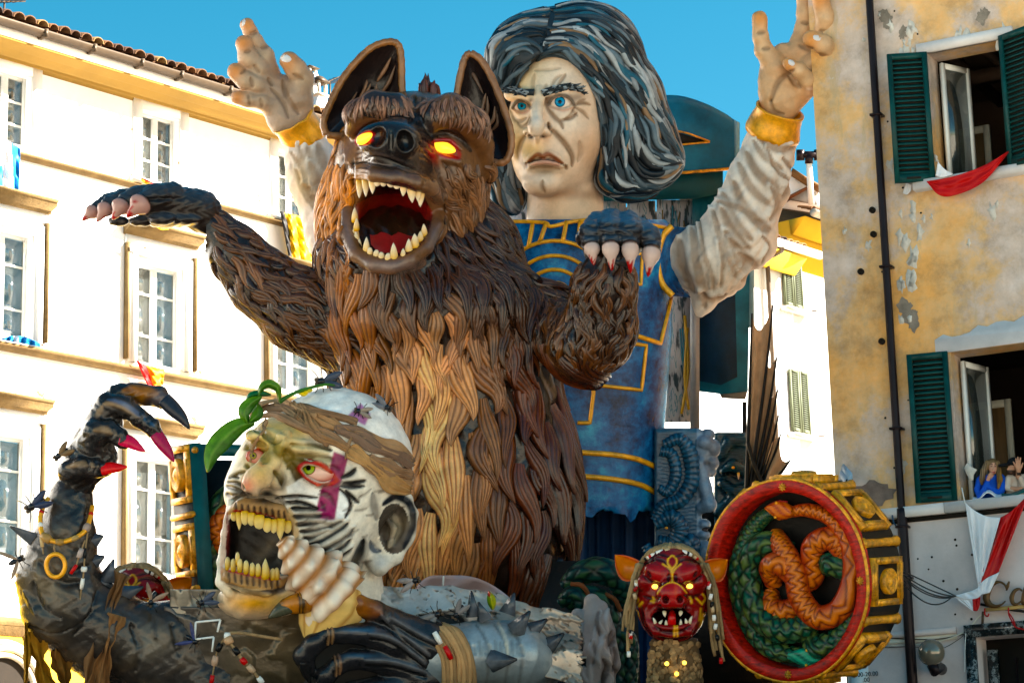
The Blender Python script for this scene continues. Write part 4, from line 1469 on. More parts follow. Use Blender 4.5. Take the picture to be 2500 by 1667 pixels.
hair_g = [[(1326, 135), (1365, 118), (1400, 140), (1430, 185), (1465, 235), (1492, 300), (1490, 370), (1485, 420), (1520, 460), (1570, 470)],
    [(1330, 100), (1390, 95), (1440, 140), (1480, 190), (1525, 240), (1545, 300), (1535, 360), (1545, 410), (1600, 445)],
    [(1355, 45), (1430, 50), (1490, 95), (1540, 150), (1580, 205), (1612, 245)], [(1340, 70), (1420, 75), (1480, 130), (1530, 190), (1570, 235), (1600, 270)],
    [(1560, 240), (1590, 290), (1610, 340), (1655, 375)], [(1500, 330), (1492, 400), (1520, 445), (1560, 462)], [(1560, 335), (1585, 375), (1655, 392)], [(1545, 390), (1590, 425), (1650, 415)],
    [(1322, 130), (1285, 108), (1245, 120), (1218, 155), (1200, 210)], [(1342, 50), (1290, 58), (1240, 85), (1205, 130), (1195, 180)], [(1200, 290), (1215, 360), (1225, 430), (1255, 500)], [(1235, 330), (1245, 400), (1240, 450), (1270, 505)],
    [(1330, 80), (1280, 80), (1235, 105), (1208, 150)]]
hn = h.grad(hv)
st = spread(hv, 18, 620, (hn[:, 2] > -.55) & (hv[:, 1] < 450), 3)
pl_ = np.array([(1330 + 22 * t + d, 128 - 105 * t) for t in np.linspace(0, 1, 17) for d in (-7, 7)])
pl_ = np.array([(x, y, h.z(x, y)) for x, y in pl_ if h.z(x, y) != 0])
S0 = np.vstack([hv[st], pl_])
g_ = np.random.default_rng(5)
Pp, N = grow(h, S0, flow(hair_g, 14), 18, 170, .3, 9, 2.0, 3.5, 4)
pal = np.array([[.016, .022, .03], [.05, .075, .095], [.02, .03, .04], [.33, .34, .35], [.38, .40, .41], [.04, .12, .17], [.26, .17, .11], [.14, .18, .21]])
cc = pal[g_.choice(8, len(S0), p=[.12, .19, .12, .17, .08, .10, .05, .17])] * g_.uniform(.8, 1.2, (len(S0), 1))
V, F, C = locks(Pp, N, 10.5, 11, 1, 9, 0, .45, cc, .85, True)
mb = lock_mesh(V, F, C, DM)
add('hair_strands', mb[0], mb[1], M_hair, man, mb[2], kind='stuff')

# tunic: lofted body with gold piping laid on it
TY = A(536, 560, 600, 700, 800, 900, 1000, 1100, 1200, 1262)
TC = A(1410, 1410, 1412, 1415, 1412, 1408, 1404, 1400, 1395, 1390)
TW = A(215, 238, 232, 222, 230, 226, 222, 218, 212, 208)
TD = A(120, 135, 150, 165, 165, 160, 158, 158, 158, 158)
def tz(x, y):
 c, w, d = np.interp(y, TY, TC), np.interp(y, TY, TW), np.interp(y, TY, TD)
 return d * np.clip(1 - np.abs((x - c) / w) ** 3.0, 0, 1) ** .55
th = np.linspace(0, 2 * math.pi, 72, endpoint=False)
rows = []
for y in np.linspace(536, 1262, 50):
 c, w, d = np.interp(y, TY, TC), np.interp(y, TY, TW), np.interp(y, TY, TD)
 ct, s_ = np.cos(th), np.sin(th)
 X = c + w * np.sign(ct) * np.abs(ct) ** .75
 Z = d * np.sign(s_) * np.abs(s_) ** .75
 Z = np.where(s_ > 0, tz(X, np.full_like(X, y)), Z)
 yy = y + (14 * np.sin(th * 9) + 9 * np.sin(th * 23 + 1) - 8) * (y > 1255)
 if 1215 < y:
  Z = Z + 6 * np.sin(th * 21) * (y - 1215) / 45
 rows.append(np.column_stack([X, np.broadcast_to(yy, X.shape), Z]))
V = np.array(rows).reshape(-1, 3)
tun = add('tunic', S2W(V, DM), grid_faces(50, 72, True)[:, ::-1], M_tunic, man)
V = np.array([(np.interp(t, [0, 1], [1410, 1380]) + 205 * r * math.cos(a), 540 - 3 * (1 - r), 118 * r * math.sin(a)) for r in (1, .4) for a in th for t in (0,)])
add('neckline_top', S2W(V, DM), grid_faces(2, 72, True), M_tunic, man)
def piping(pts, r, closed=False, n=6, parent=None, name='gold_trim', sharp=False):
 p = np.asarray(pts, float)
 if closed:
  p = np.vstack([p, p[:1]])
 if sharp or closed:
  q = []
  for a, b in zip(p[:-1], p[1:]):
   q += [a + (b - a) * t for t in np.linspace(0.0, 1, 8)[:-1]]
  q.append(p[-1])
  p = np.array(q)
 else:
  p = catmull(p, n)
 z = np.array([tz(x, y) for x, y in p]) + r * .4
 V, F = stube(np.column_stack([p, z]), r, DM, 8)
 return add(name, V, F, M_gold, tun if parent is None else parent)
piping([(1230, 545), (1265, 541), (1330, 544), (1345, 553), (1400, 541), (1460, 536), (1530, 541), (1625, 556)], 5)
for a in ([(1333, 546), (1318, 590)], [(1383, 541), (1374, 590)], [(1416, 541), (1412, 598)], [(1300, 548), (1290, 605)], [(1413, 541), (1470, 552)]):
 piping(a, 5.5, n=4)
for r in (148, 112, 78, 46):
 a = np.linspace(math.pi * 1.05, math.pi * 1.95, 16)
 piping(np.column_stack([1354 + r * np.cos(a), 736 + r * np.sin(a)]), 5, n=2)
piping([(1482, 612), (1568, 620), (1565, 694), (1485, 690)], 4.5, True)
piping([(1612, 690), (1640, 722), (1612, 838), (1540, 815), (1430, 800)], 6, sharp=True)
piping([(1456, 828), (1578, 843), (1566, 952), (1458, 940)], 5, True)
piping([(1450, 880), (1449, 960), (1440, 1032), (1410, 1032)], 5, sharp=True)
piping([(1300, 1098), (1430, 1105), (1500, 1110), (1560, 1122), (1611, 1145)], 7)
piping([(1300, 1155), (1430, 1163), (1500, 1170), (1560, 1182), (1602, 1203)], 7)
ah = [(1640, 552), (1618, 578), (1607, 620), (1607, 660), (1618, 695), (1642, 722)]
p = catmull(ah, 6)
V, F = stube(np.column_stack([p, np.linspace(70, 90, len(p))]), 8, DM, 10)
add('gold_trim', V, F, M_gold, tun)
V = np.array([[(x + dx, y + dx * .1, np.linspace(70, 90, len(p))[i] - dx * 1.2) for dx in np.linspace(0, 45, 5)] for i, (x, y) in enumerate(p)])
add('armhole', S2W(V.reshape(-1, 3), DM), grid_faces(len(p), 5), M_tunic, tun)

def fold_cloth(sdf, lines, base, w=11, d=7, glaze=A(.30, .20, .14), hi=A(.80, .74, .68)):
 k = Skin(sdf, base)
 w0, d0 = w, d
 for i, L in enumerate(lines):
  L = np.asarray(L, float) + rng.uniform(-6, 6, (1, 2))
  w, d = w0 * rng.uniform(.5, 1.5), d0 * rng.uniform(.4, 1.3)
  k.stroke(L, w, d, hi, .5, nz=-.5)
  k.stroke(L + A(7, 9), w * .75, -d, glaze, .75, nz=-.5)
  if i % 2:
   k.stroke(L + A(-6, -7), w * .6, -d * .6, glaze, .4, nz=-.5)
 n = k.V * .045
 n = n * .8
 j = np.sin(n[:, 0] * 1.7 + 1.3 * np.sin(n[:, 1] * 1.1)) * np.sin(n[:, 1] * 1.9 + 1.1 * np.sin(n[:, 2])) + .6 * np.sin(n[:, 0] * 4.1 + n[:, 1] * 2.3 + 2 * np.sin(n[:, 2] * 1.3))
 k.d += 3.4 * np.abs(j) - 2
 return k
s = Sdf(1610, 1980, 270, 800, -130, 170, 4.5)
s.chain([(1665, 615, -10, 62), (1740, 640, 20, 88), (1805, 560, 20, 86), (1850, 450, 10, 74), (1888, 335, 0, 62)], 25)
s.chain([(1740, 660, 20, 60), (1718, 735, 20, 26), (1708, 768, 20, 8)], 25).ell((1850, 600, 10), (40, 50, 60), 25)
fl = [[(1832, 330), (1860, 370), (1905, 400)], [(1815, 365), (1845, 420), (1895, 460), (1905, 450)], [(1800, 395), (1830, 455), (1880, 500)], [(1780, 430), (1805, 490), (1850, 540), (1870, 545)], [(1765, 465), (1790, 530), (1835, 580)], [(1762, 500), (1790, 560), (1830, 600)],
   [(1680, 545), (1690, 620), (1705, 690), (1712, 740)], [(1705, 525), (1715, 600), (1735, 660), (1740, 700)], [(1730, 505), (1745, 570), (1775, 640), (1785, 670)], [(1655, 570), (1662, 630), (1690, 700)], [(1765, 560), (1790, 600), (1800, 650)], [(1780, 570), (1815, 610), (1815, 650)], [(1745, 590), (1755, 640), (1750, 700)],
   [(1850, 330), (1900, 355), (1940, 350)], [(1900, 380), (1925, 420), (1905, 480)], [(1870, 350), (1890, 400), (1920, 430)], [(1880, 450), (1895, 490), (1880, 530)], [(1740, 480), (1800, 500), (1850, 530)], [(1850, 560), (1870, 590), (1850, 630)], [(1800, 610), (1840, 640), (1810, 680)], [(1700, 700), (1720, 720), (1760, 710)]]
k = fold_cloth(s, fl, A(.76, .66, .58))
k.blob((1770, 690), (70, 70), A(.38, .28, .20), .5).blob((1900, 500), (40, 60), A(.40, .31, .25), .4)
k.add('sleeve', M_cloth, man, DM)
s = Sdf(650, 1260, 280, 760, -180, 120, 6)
s.chain([(738, 345, 10, 52), (775, 430, 0, 70), (835, 560, -20, 88), (1000, 640, -60, 95), (1200, 640, -60, 90)], 25)
fl = [[(705, 365), (730, 400), (750, 460)], [(725, 350), (745, 400), (765, 470)], [(745, 345), (765, 390), (790, 440)], [(715, 400), (735, 450), (760, 500)], [(770, 340), (780, 380), (800, 420)], [(730, 440), (760, 480), (790, 500)], [(745, 390), (760, 430), (770, 480)]]
k = fold_cloth(s, fl, A(.66, .58, .54))
k.blob((730, 450), (30, 60), A(.50, .36, .18), .5)
k.add('sleeve', M_cloth, man, DM)

def cuff(c0, c1, r0, r1, D, parent, z0=0, z1=0):
 a, b = A(*c0, z0), A(*c1, z1)
 ax = nrm(b - a)
 L = np.linalg.norm(b - a)
 u = np.cross(ax, A(0, 0, 1))
 V, F = lathe(a, ax, u, [(r0 * .9, 0), (r0, 0), (r0 * 1.02, L * .15), ((r0 + r1) / 2 * 1.02, L * .5), (r1 * 1.03, L * .9), (r1 * 1.08, L * .95), (r1 * 1.08, L), (r1 * .96, L), (r1 * .8, L * .3)], 40)
 V = V + 2.0 * np.sin(V[:, :1] * .11) * np.sin(V[:, 1:2] * .13)
 return add('cuff', S2W(V, D), F, M_gold, parent)
cuff((1884, 332), (1904, 268), 67, 58, DM, man, 0, 20)
cuff((748, 347), (716, 292), 55, 52, DM, man, 5, 25)

def hand(chains, masses, D, parent, nails, box_, folds, h=3.0, base=A(.56, .37, .24), tipc=A(.60, .24, .08), glaze=A(.13, .065, .03)):
 s = Sdf(*box_, h)
 for c, r in masses:
  s.ell(c, r, 22)
 for c in chains:
  s.chain(c, 7)
 k = Skin(s, base)
 for c in chains:
  x, y = c[-1][:2]
  k.blob((x, y), (c[-1][3] * 1.1,) * 2, tipc, .7, nz=-1)
  for q in c[1:-1]:
   k.blob((q[0], q[1]), (q[3] * .7,) * 2, A(.62, .47, .33), .4, 1.5, nz=-1)
 for p, w, d in folds:
  k.stroke(p, w * 1.3, d, glaze, .5)
 n = k.V * .06
 k.d += 1.0 * np.sin(n[:, 0] * 1.7 + 2 * np.sin(n[:, 1] * 1.3)) * np.sin(n[:, 1] * 2.1 + n[:, 2])
 o = k.add('hand', M_skin, parent, D)
 for x, y, z, rx, ry, rot in nails:
  ca, sa = math.cos(math.radians(rot)), math.sin(math.radians(rot))
  V = []
  for i, t in enumerate(np.linspace(0, 1, 5)):
   for b in np.arange(16) * 2 * math.pi / 16:
    u, v = rx * t * math.cos(b), ry * t * math.sin(b)
    zz = s.z(x + u * ca - v * sa, y + u * sa + v * ca)
    zz = zz if abs(zz - z) < 40 else z
    V.append((x + u * ca - v * sa, y + u * sa + v * ca, zz + 2.2 - 2.5 * t ** 4))
  add('nail', S2W(np.array(V), D), grid_faces(5, 16, True), M_eye, o, A(.62, .60, .60))
 return s
# right-hand side: palm open, fingers curling
hand([[(1895, 165, 20, 34), (1866, 125, 25, 23), (1857, 90, 28, 19), (1854, 45, 25, 19)],
   [(1945, 130, 0, 28), (1966, 70, -10, 24), (1967, 30, -10, 22), (1960, -30, -8, 18)],
   [(1975, 120, 10, 26), (2012, 78, 25, 27), (2016, 45, 45, 23), (2002, -4, 55, 22)],
   [(1975, 160, 20, 28), (2026, 130, 40, 26), (2010, 108, 75, 23), (1980, 96, 85, 21)],
   [(1965, 215, 15, 28), (1972, 196, 50, 20), (1950, 172, 72, 18), (1926, 156, 80, 15)]],
  [((1918, 190, 0), (62, 85, 34)), ((1905, 255, 0), (48, 50, 42)), ((1888, 205, 18), (36, 62, 30)), ((1955, 190, 5), (44, 60, 32)), ((1920, 230, 25), (34, 50, 26))],
  DM, man, [(2011, -10, 70, 9, 6, 50), (1997, 93, 100, 13, 9, 5), (1932, 154, 95, 10, 7, 40)], (1820, 2060, -70, 320, -60, 130),
  [([(1940, 170), (1900, 200), (1880, 250)], 5, -4), ([(1880, 245), (1890, 272), (1915, 280)], 4, -3), ([(1848, 82), (1868, 78)], 4, -3), ([(1925, 185), (1940, 205), (1955, 215)], 4, -4), ([(1996, 132), (2030, 144)], 4, -4), ([(1955, 55), (1975, 58)], 4, -3), ([(2000, 75), (2025, 80)], 4, -3), ([(1860, 120), (1880, 118)], 4, -2), ([(1950, 110), (1970, 120), (1985, 118)], 5, -3)])
# left-hand side
hand([[(725, 240, 20, 36), (738, 195, 25, 29), (722, 168, 40, 26), (706, 150, 50, 24)],
   [(660, 190, 0, 28), (646, 135, 5, 22), (622, 100, 8, 19), (604, 62, 10, 18)],
   [(655, 205, 10, 28), (630, 168, 25, 24), (606, 142, 32, 24), (594, 106, 35, 20)],
   [(660, 225, 15, 27), (625, 206, 35, 23), (598, 196, 40, 23), (574, 174, 42, 20)],
   [(670, 262, 15, 27), (640, 248, 35, 19), (608, 244, 40, 19), (580, 238, 40, 17)]],
  [((690, 245, 0), (52, 62, 34)), ((712, 300, 0), (46, 46, 40)), ((735, 255, 15), (32, 55, 28)), ((672, 240, 8), (36, 48, 32)), ((690, 290, 15), (34, 40, 30))],
  DM, man, [(698, 143, 70, 14, 10, 10), (594, 56, 20, 5, 10, 20)], (535, 790, 20, 360, -60, 110),
  [([(690, 195), (700, 235), (730, 280)], 5, -4), ([(660, 215), (690, 250), (705, 290)], 4, -3), ([(620, 160), (634, 178)], 4, -4), ([(596, 128), (612, 124)], 4, -3), ([(612, 190), (618, 214)], 4, -4), ([(588, 180), (600, 170)], 3, -3), ([(636, 240), (640, 262)], 4, -4), ([(606, 232), (610, 258)], 3, -3), ([(636, 118), (655, 112)], 4, -3), ([(610, 84), (628, 78)], 4, -3), ([(715, 180), (740, 195)], 4, -3), ([(655, 190), (665, 210)], 4, -3)],
  base=A(.36, .27, .21))
# ------------------------------------------------------------------ the roaring beast
DB = 25.0
beast = thing('beast_figure', 'huge brown furry beast with open fanged mouth and glowing yellow eyes, paws raised', 'carnival figure', P(1120, 1480, DB))
M_fur = paint('painted_fur', None, .26, .4, 6, .3, 26, spec=.5)
M_dkskin = paint('dark_paw_skin', None, .30, .35, 5, .3, 22, coat=.3)
M_tooth = paint('tooth_enamel', None, .25, .15, 6, .1, 20, coat=.3)
M_mouth = paint('wet_mouth', None, .30, .25, 4, .25, 16, coat=.3)
g_ = np.random.default_rng(11)

b = Sdf(500, 1580, 220, 1640, -290, 430, 7.0)
b.ell((1118, 1180, 0), (292, 380, 230)).ell((1080, 860, 20), (280, 240, 205), 60).ell((1230, 1290, 0), (172, 300, 205), 40).ell((1010, 1290, 0), (150, 300, 200), 40).seg((1165, 1300, -20, 195), (1160, 1560, -20, 190), 40)
b.ell((1060, 750, 60), (270, 155, 195), 20).ell((960, 640, 60), (190, 140, 190), 40).ell((1120, 630, 0), (150, 150, 150), 50).ell((1070, 490, -70), (108, 200, 140), 40)
b.ell((1325, 775, 60), (80, 85, 95), 25)
RA = [(1335, 800, 80, 80), (1425, 840, 190, 80), (1465, 800, 250, 82), (1475, 700, 290, 72), (1488, 630, 300, 56)]
b.chain(RA, 18).ell((1440, 845, 235), (92, 66, 85), 18)
LA = [(840, 800, 40, 105), (730, 755, 60, 92), (640, 690, 60, 75), (575, 620, 60, 61), (495, 540, 60, 44)]
b.chain(LA, 20)
hd = Sdf(740, 1260, 200, 740, -200, 470, 4.0)
hd.ell((1000, 400, 60), (185, 175, 190)).ell((1030, 330, 60), (150, 98, 150), 25)
hd.ell((872, 540, 40), (98, 165, 130), 35).ell((1106, 495, 30), (80, 160, 135), 35).ell((960, 640, 80), (160, 90, 130), 30)
hd.chain([(1000, 380, 150, 100), (968, 368, 270, 76), (954, 358, 345, 58)], 30).chain([(965, 415, 240, 84), (960, 420, 320, 66)], 26)
hd.ell((950, 342, 380), (80, 47, 50), 18)
hd.ell((1085, 430, 150), (60, 70, 70), 25).ell((865, 430, 130), (40, 70, 70), 25)
# open mouth
hd.ell((958, 532, 330), (108, 100, 250), 14, 's')
hd.chain([(868, 415, 250, 20), (880, 418, 330, 21), (915, 425, 385, 20), (965, 432, 402, 20), (1015, 446, 385, 20), (1050, 458, 330, 22), (1072, 480, 250, 22)], 8)
hd.chain([(850, 520, 180, 18), (850, 575, 235, 18), (872, 622, 285, 19), (912, 646, 312, 20), (955, 650, 318, 20), (1000, 634, 305, 20), (1040, 602, 262, 19), (1066, 555, 210, 18), (1075, 510, 160, 18)], 8)
hd.ell((958, 640, 230), (85, 32, 85), 20)
# brows
hd.chain([(860, 318, 170, 20), (872, 280, 198, 30), (915, 256, 215, 36), (965, 262, 226, 34), (998, 292, 232, 24)], 10)
hd.chain([(1030, 318, 228, 22), (1050, 288, 228, 36), (1100, 272, 216, 44), (1150, 304, 170, 40), (1176, 356, 125, 30), (1184, 420, 90, 24)], 10)
zl, zr = hd.z(888, 338), hd.z(1088, 360)
hd.ell((890, 338, zl + 6), (26, 17, 22), 6, 's', -25).ell((1088, 360, zr + 6), (36, 19, 24), 6, 's', 18)
hd.chain([(1040, 362, zr + 2, 7), (1075, 385, zr + 6, 8), (1120, 395, zr - 6, 9), (1150, 430, zr - 30, 8)], 6)
hd.chain([(1035, 352, zr + 10, 6), (1060, 342, zr + 14, 6), (1095, 342, zr + 10, 6), (1125, 365, zr - 4, 6)], 5)
# nostrils
hd.ell((921, 333, hd.z(921, 333)), (20, 27, 32), 6, 's', 20).ell((991, 346, hd.z(991, 346)), (21, 29, 32), 6, 's', -15)
hd.seg((955, 312, 425, 5), (952, 392, 425, 5), 8, 's')
k = Skin(hd, A(.17, .085, .045))
blk, drd = A(.018, .014, .014), A(.10, .012, .010)
k.where((k.V[:, 2] > 120) & (((k.V[:, 0] - 958) / 95) ** 2 + ((k.V[:, 1] - 535) / 92) ** 2 < 1) & (k.N[:, 2] > -.9), A(.075, .010, .010))
k.where((k.V[:, 2] > 40) & (((k.V[:, 0] - 958) / 98) ** 2 + ((k.V[:, 1] - 525) / 52) ** 2 < 1) & (k.V[:, 2] < 260), A(.19, .022, .018), .95)
k.blob((955, 560), (90, 14), A(.02, .004, .004), .8, z=20).blob((935, 455), (90, 12), A(.02, .004, .004), .6)
# muzzle black, lips grey
k.where((k.V[:, 2] > 235) & (k.V[:, 1] < 425) & (k.V[:, 0] < 1058), blk * 1.6, .9)
k.where((k.V[:, 2] > 330) & (k.V[:, 1] < 400), blk, .8)
k.blob((955, 425), (110, 12), A(.10, .06, .05), .7, z=300)
k.blob((955, 650), (110, 16), A(.20, .15, .14), .8, z=200).blob((852, 570), (12, 50), A(.26, .19, .17), .8, z=150).blob((1060, 580), (16, 40), A(.11, .10, .11), .8, z=150)
for c_, r_ in (((921, 333), (19, 25)), ((991, 346), (20, 27))):
 k.blob(c_, r_, A(.003, .003, .003), 1, z=250)
k.stroke([(952, 310), (956, 345), (952, 392)], 4, -3, A(.005, .005, .005), .9)
k.stroke([(882, 392), (915, 385), (952, 393), (990, 408), (1030, 418)], 4, -6, A(.008, .007, .007), .9)
k.stroke([(886, 384), (915, 376), (952, 383), (985, 396)], 4, 3, A(.07, .05, .045), .6)
k.stroke([(1010, 330), (1035, 360), (1062, 400), (1072, 430)], 6, -4, blk, .7)
k.blob((1055, 375), (10, 22), A(.55, .03, .02), .8, rot=-25)
for e in ([(870, 345), (880, 330), (898, 322), (912, 330)], [(872, 350), (890, 352), (908, 342)], [(1052, 352), (1075, 342), (1105, 348), (1122, 378)], [(1052, 356), (1080, 380), (1120, 385)]):
 k.stroke(e, 4, 0, A(.40, .02, .015), .95, taper=False)
k.stroke([(865, 330), (900, 312), (930, 318)], 7, 0, blk, .8).stroke([(1040, 342), (1075, 325), (1115, 330), (1150, 370)], 9, 0, blk, .85)
for i in range(7):
 t = i / 6
 k.stroke([(1020 + 8 * t, 318 + 16 * i), (1040 + 6 * t, 322 + 17 * i), (1056 + 4 * t, 336 + 18 * i)], 3.5, -4, A(.01, .008, .008), .7)
 k.stroke([(872 - 6 * t, 352 + 12 * i), (884 - 4 * t, 346 + 12 * i), (900, 350 + 12 * i)], 3, -3, A(.01, .008, .008), .6)
# forehead folds
g2 = np.random.default_rng(2)
k.stroke([(1010, 235), (1012, 265), (1000, 300)], 9, -8, A(.03, .02, .02), .6).stroke([(1030, 240), (1022, 270), (1030, 300)], 8, -6, A(.03, .02, .02), .6)
k.blob((865, 430), (40, 60), A(.40, .19, .075), .7).blob((1090, 450), (35, 40), A(.27, .18, .14), .6)  # orange left cheek: warm bounce light painted in; right one greyer
for pts in ([(1080, 395), (1100, 420), (1110, 460)], [(1130, 400), (1140, 440), (1130, 480)], [(1070, 430), (1085, 470), (1090, 520)], [(848, 400), (842, 440), (832, 480)], [(862, 390), (860, 430), (850, 470)], [(838, 380), (826, 420), (815, 460)]):
 k.stroke(pts, 5, -5, A(.05, .025, .015), .6)
k.add('head', M_fur, beast, DB)

kb = Skin(b, A(.03, .014, .008))
n = kb.V * .05
kb.d += 4 * np.sin(n[:, 0] * 3 + 1.5 * np.sin(n[:, 1])) * np.sin(n[:, 1] * .9 + n[:, 2])
kb.add('body', M_fur, beast, DB)

# eyes
def glow(name, col, st):
 m, n_, l_, bb = newmat(name)
 bb.inputs['Base Color'].default_value = (*col, 1)
 bb.inputs['Emission Color'].default_value = (*col, 1)
 bb.inputs['Emission Strength'].default_value = st
 bb.inputs['Roughness'].default_value = .2
 return m
M_glow = glow('lit_eye', (1.0, .42, .02), .32)
def geye(x, y, z, rx, ry, rot, D, parent):
 ca, sa = math.cos(math.radians(rot)), math.sin(math.radians(rot))
 V = []
 for a in np.linspace(0, math.pi / 2, 8):
  for q in np.arange(20) * 2 * math.pi / 20:
   u, v = rx * math.sin(a) * math.cos(q), ry * math.sin(a) * math.sin(q) * (1 - .25 * math.cos(q))
   V.append((x + u * ca - v * sa, y + u * sa + v * ca, z + rx * .5 * math.cos(a)))
 return add('eye', S2W(np.array(V), D), grid_faces(8, 20, True), M_glow, parent)
geye(890, 338, zl - 8, 22, 12, -30, DB, beast)
geye(1086, 361, zr - 8, 28, 14, 18, DB, beast)

# teeth and tongue
def tooth(x, y, z, L, r, D, parent, up=1, lean=0, tw=0, blunt=False, cb=A(.62, .34, .05), ct=A(.78, .70, .58), sq=.8, n=8):
 m = 9
 t = np.linspace(0, 1, m)
 px = x + lean * t ** 1.5
 py = y - up * L * t
 pz = z + 4 * np.sin(t * math.pi)
 rad = r * (np.clip(1 - t ** (4 if blunt else 1.7), 0, 1) ** (.5 if blunt else .75)) * (1 + .12 * np.sin(t * 3))
 V, F = tube(S2W(np.column_stack([px, py, pz]), D), np.maximum(rad, .3) * D / FPX, n, sq=sq)
 c = np.vstack([np.repeat(cb + (ct - cb) * np.clip(t * 1.1, 0, 1)[:, None], n, 0), [cb], [ct]])
 return add('tooth', V, F, M_tooth, parent, c)
for x, y, L, r in ((879, 438, 46, 9), (893, 433, 48, 9), (909, 432, 42, 9), (922, 432, 24, 8), (937, 434, 22, 8), (953, 436, 22, 9), (970, 440, 22, 9), (986, 446, 34, 9), (1004, 450, 46, 11), (1020, 458, 34, 9), (1027, 462, 44, 10)):
 z = np.interp(x, [870, 890, 915, 965, 1015, 1035], [280, 345, 388, 398, 380, 345])
 tooth(x, y, z - 6, L, r, DB, beast, -1, g_.uniform(-3, 3), blunt=L < 30)
for x, y, L, r in ((866, 542, 36, 10), (870, 562, 30, 9), (868, 580, 32, 11), (871, 598, 34, 11), (876, 612, 30, 9), (894, 622, 44, 11), (903, 626, 22, 8), (918, 632, 22, 9), (931, 636, 20, 9), (946, 640, 22, 9), (962, 638, 46, 12), (984, 634, 28, 10), (998, 624, 42, 12), (1013, 606, 36, 13), (1026, 590, 26, 10), (1036, 578, 32, 10)):
 z = np.interp(x, [862, 872, 900, 950, 985, 1015, 1040], [215, 255, 300, 322, 312, 285, 240])
 tooth(x, y, z, L, r, DB, beast, 1, g_.uniform(-3, 3), blunt=L < 26)
V = []
for i, t in enumerate(np.linspace(0, 1, 16)):
 for u in np.linspace(-1, 1, 15):
  w = 56 * (1 - .25 * t) * (1 - .5 * max(0, t - .8) * 5 * .6)
  V.append((958 + u * w * 1.1 - 4 * t, 540 + 78 * t - 10 * math.sin(t * 3.1), 120 + 175 * t + 16 * (1 - u * u) - 8 * math.exp(-(u / .12) ** 2)))
V, F = sheet(np.array(V).reshape(16, 15, 3))
add('tongue', S2W(V, DB), F, M_mouth, beast, np.tile(A(.36, .055, .055), (len(V), 1)))
V, F = lathe(A(957, 512, 205), A(0, 0, 1), A(1, 0, 0), [(9, -30), (9, 0), (11, 2), (11, 0)], 16)
zz = max(hd.z(957, 512), 60)
add('sound_hole', S2W(V + A(0, 0, zz - 205), DB), F, M_dark, beast)

# ears: thick cupped shells
def ear(outline, cen, depth, D, parent, inner, rim, rimr=10, thick_=26, z0=0.0, tilt=(0, 0)):
 o = catmull(np.vstack([outline, outline[:1]]), 6)[:-1]
 n = len(o)
 c = A(*cen)
 rows = []
 for t in np.linspace(1, .05, 9):
  q = c + (o - c) * t
  z = z0 + tilt[0] * (q[:, 0] - c[0]) + tilt[1] * (q[:, 1] - c[1]) - depth * (1 - t ** 2.2)
  rows.append(np.column_stack([q, z]))
 back = []
 for t in np.linspace(.05, 1.03, 8):
  q = c + (o - c) * t
  z = z0 + tilt[0] * (q[:, 0] - c[0]) + tilt[1] * (q[:, 1] - c[1]) - thick_ - depth * (1 - t ** 2.5) * 1.1
  back.append(np.column_stack([q, z]))
 V = np.array(rows + back)
 C = np.array([inner] * 9 + [rim] * 8)[:, None, :] * np.ones((1, n, 1))
 e = add('ear', S2W(V.reshape(-1, 3), D), grid_faces(17, n, True), M_fur, parent, C.reshape(-1, 3))
 rp = np.column_stack([o, z0 + tilt[0] * (o[:, 0] - c[0]) + tilt[1] * (o[:, 1] - c[1]) - 4])
 rp = np.vstack([rp, rp[:1]])
 V, F = stube(rp, rimr * (1 + .08 * np.sin(np.arange(len(rp)) * 1.9)), D, 9)
 add('ear_rim', V, F, M_fur, e, np.tile(rim, (len(V), 1)))
 return e
EL = A((797, 330), (790, 298), (806, 254), (830, 204), (860, 162), (900, 122), (932, 106), (960, 103), (975, 116), (980, 150), (981, 200), (981, 250), (950, 285), (890, 300), (840, 330))
e1 = ear(EL, (905, 230), 60, DB, beast, A(.022, .014, .014), A(.24, .12, .06), 9, 30, 80, (-.25, 0))
ER = A((1150, 130), (1138, 138), (1128, 165), (1112, 250), (1112, 300), (1150, 370), (1200, 395), (1232, 395), (1246, 370), (1248, 330), (1235, 280), (1205, 200), (1175, 148))
e2 = ear(ER, (1185, 290), 55, DB, beast, A(.020, .013, .014), A(.25, .13, .075), 9, 40, 70, (.2, 0))
def tufts(lines, w, c, parent, z):
 mb = MB()
 for L in lines:
  p = catmull(np.column_stack([np.asarray(L, float), z + np.linspace(0, 14, len(L))]), 8)
  t = np.linspace(0, 1, len(p))
  mb.put(*stube(p, w * np.sin(np.clip(t * .85 + .12, 0, 1) * math.pi) + .4, DB, 7), c * g_.uniform(.6, 1.3))
 mb.add('ear_tuft', M_fur, parent)
tufts([[(862, 280), (880, 240), (898, 200)], [(875, 282), (893, 235), (905, 205)], [(888, 278), (898, 250), (902, 215)], [(905, 265), (915, 235), (920, 205)], [(845, 290), (855, 255), (872, 225)], [(830, 290), (836, 262), (842, 240)], [(920, 200), (940, 170), (955, 140)], [(930, 230), (950, 200), (965, 160)], [(868, 285), (888, 225), (896, 195)]], 5, A(.20, .11, .07), e1, 30)
tufts([[(1168, 290), (1180, 255), (1186, 228)], [(1180, 305), (1190, 270), (1190, 235)], [(1190, 310), (1205, 290), (1208, 260)], [(1200, 320), (1215, 300), (1212, 270)], [(1140, 155), (1160, 190), (1180, 230)], [(1172, 300), (1176, 270), (1184, 240)]], 5, A(.22, .13, .09), e2, 26)
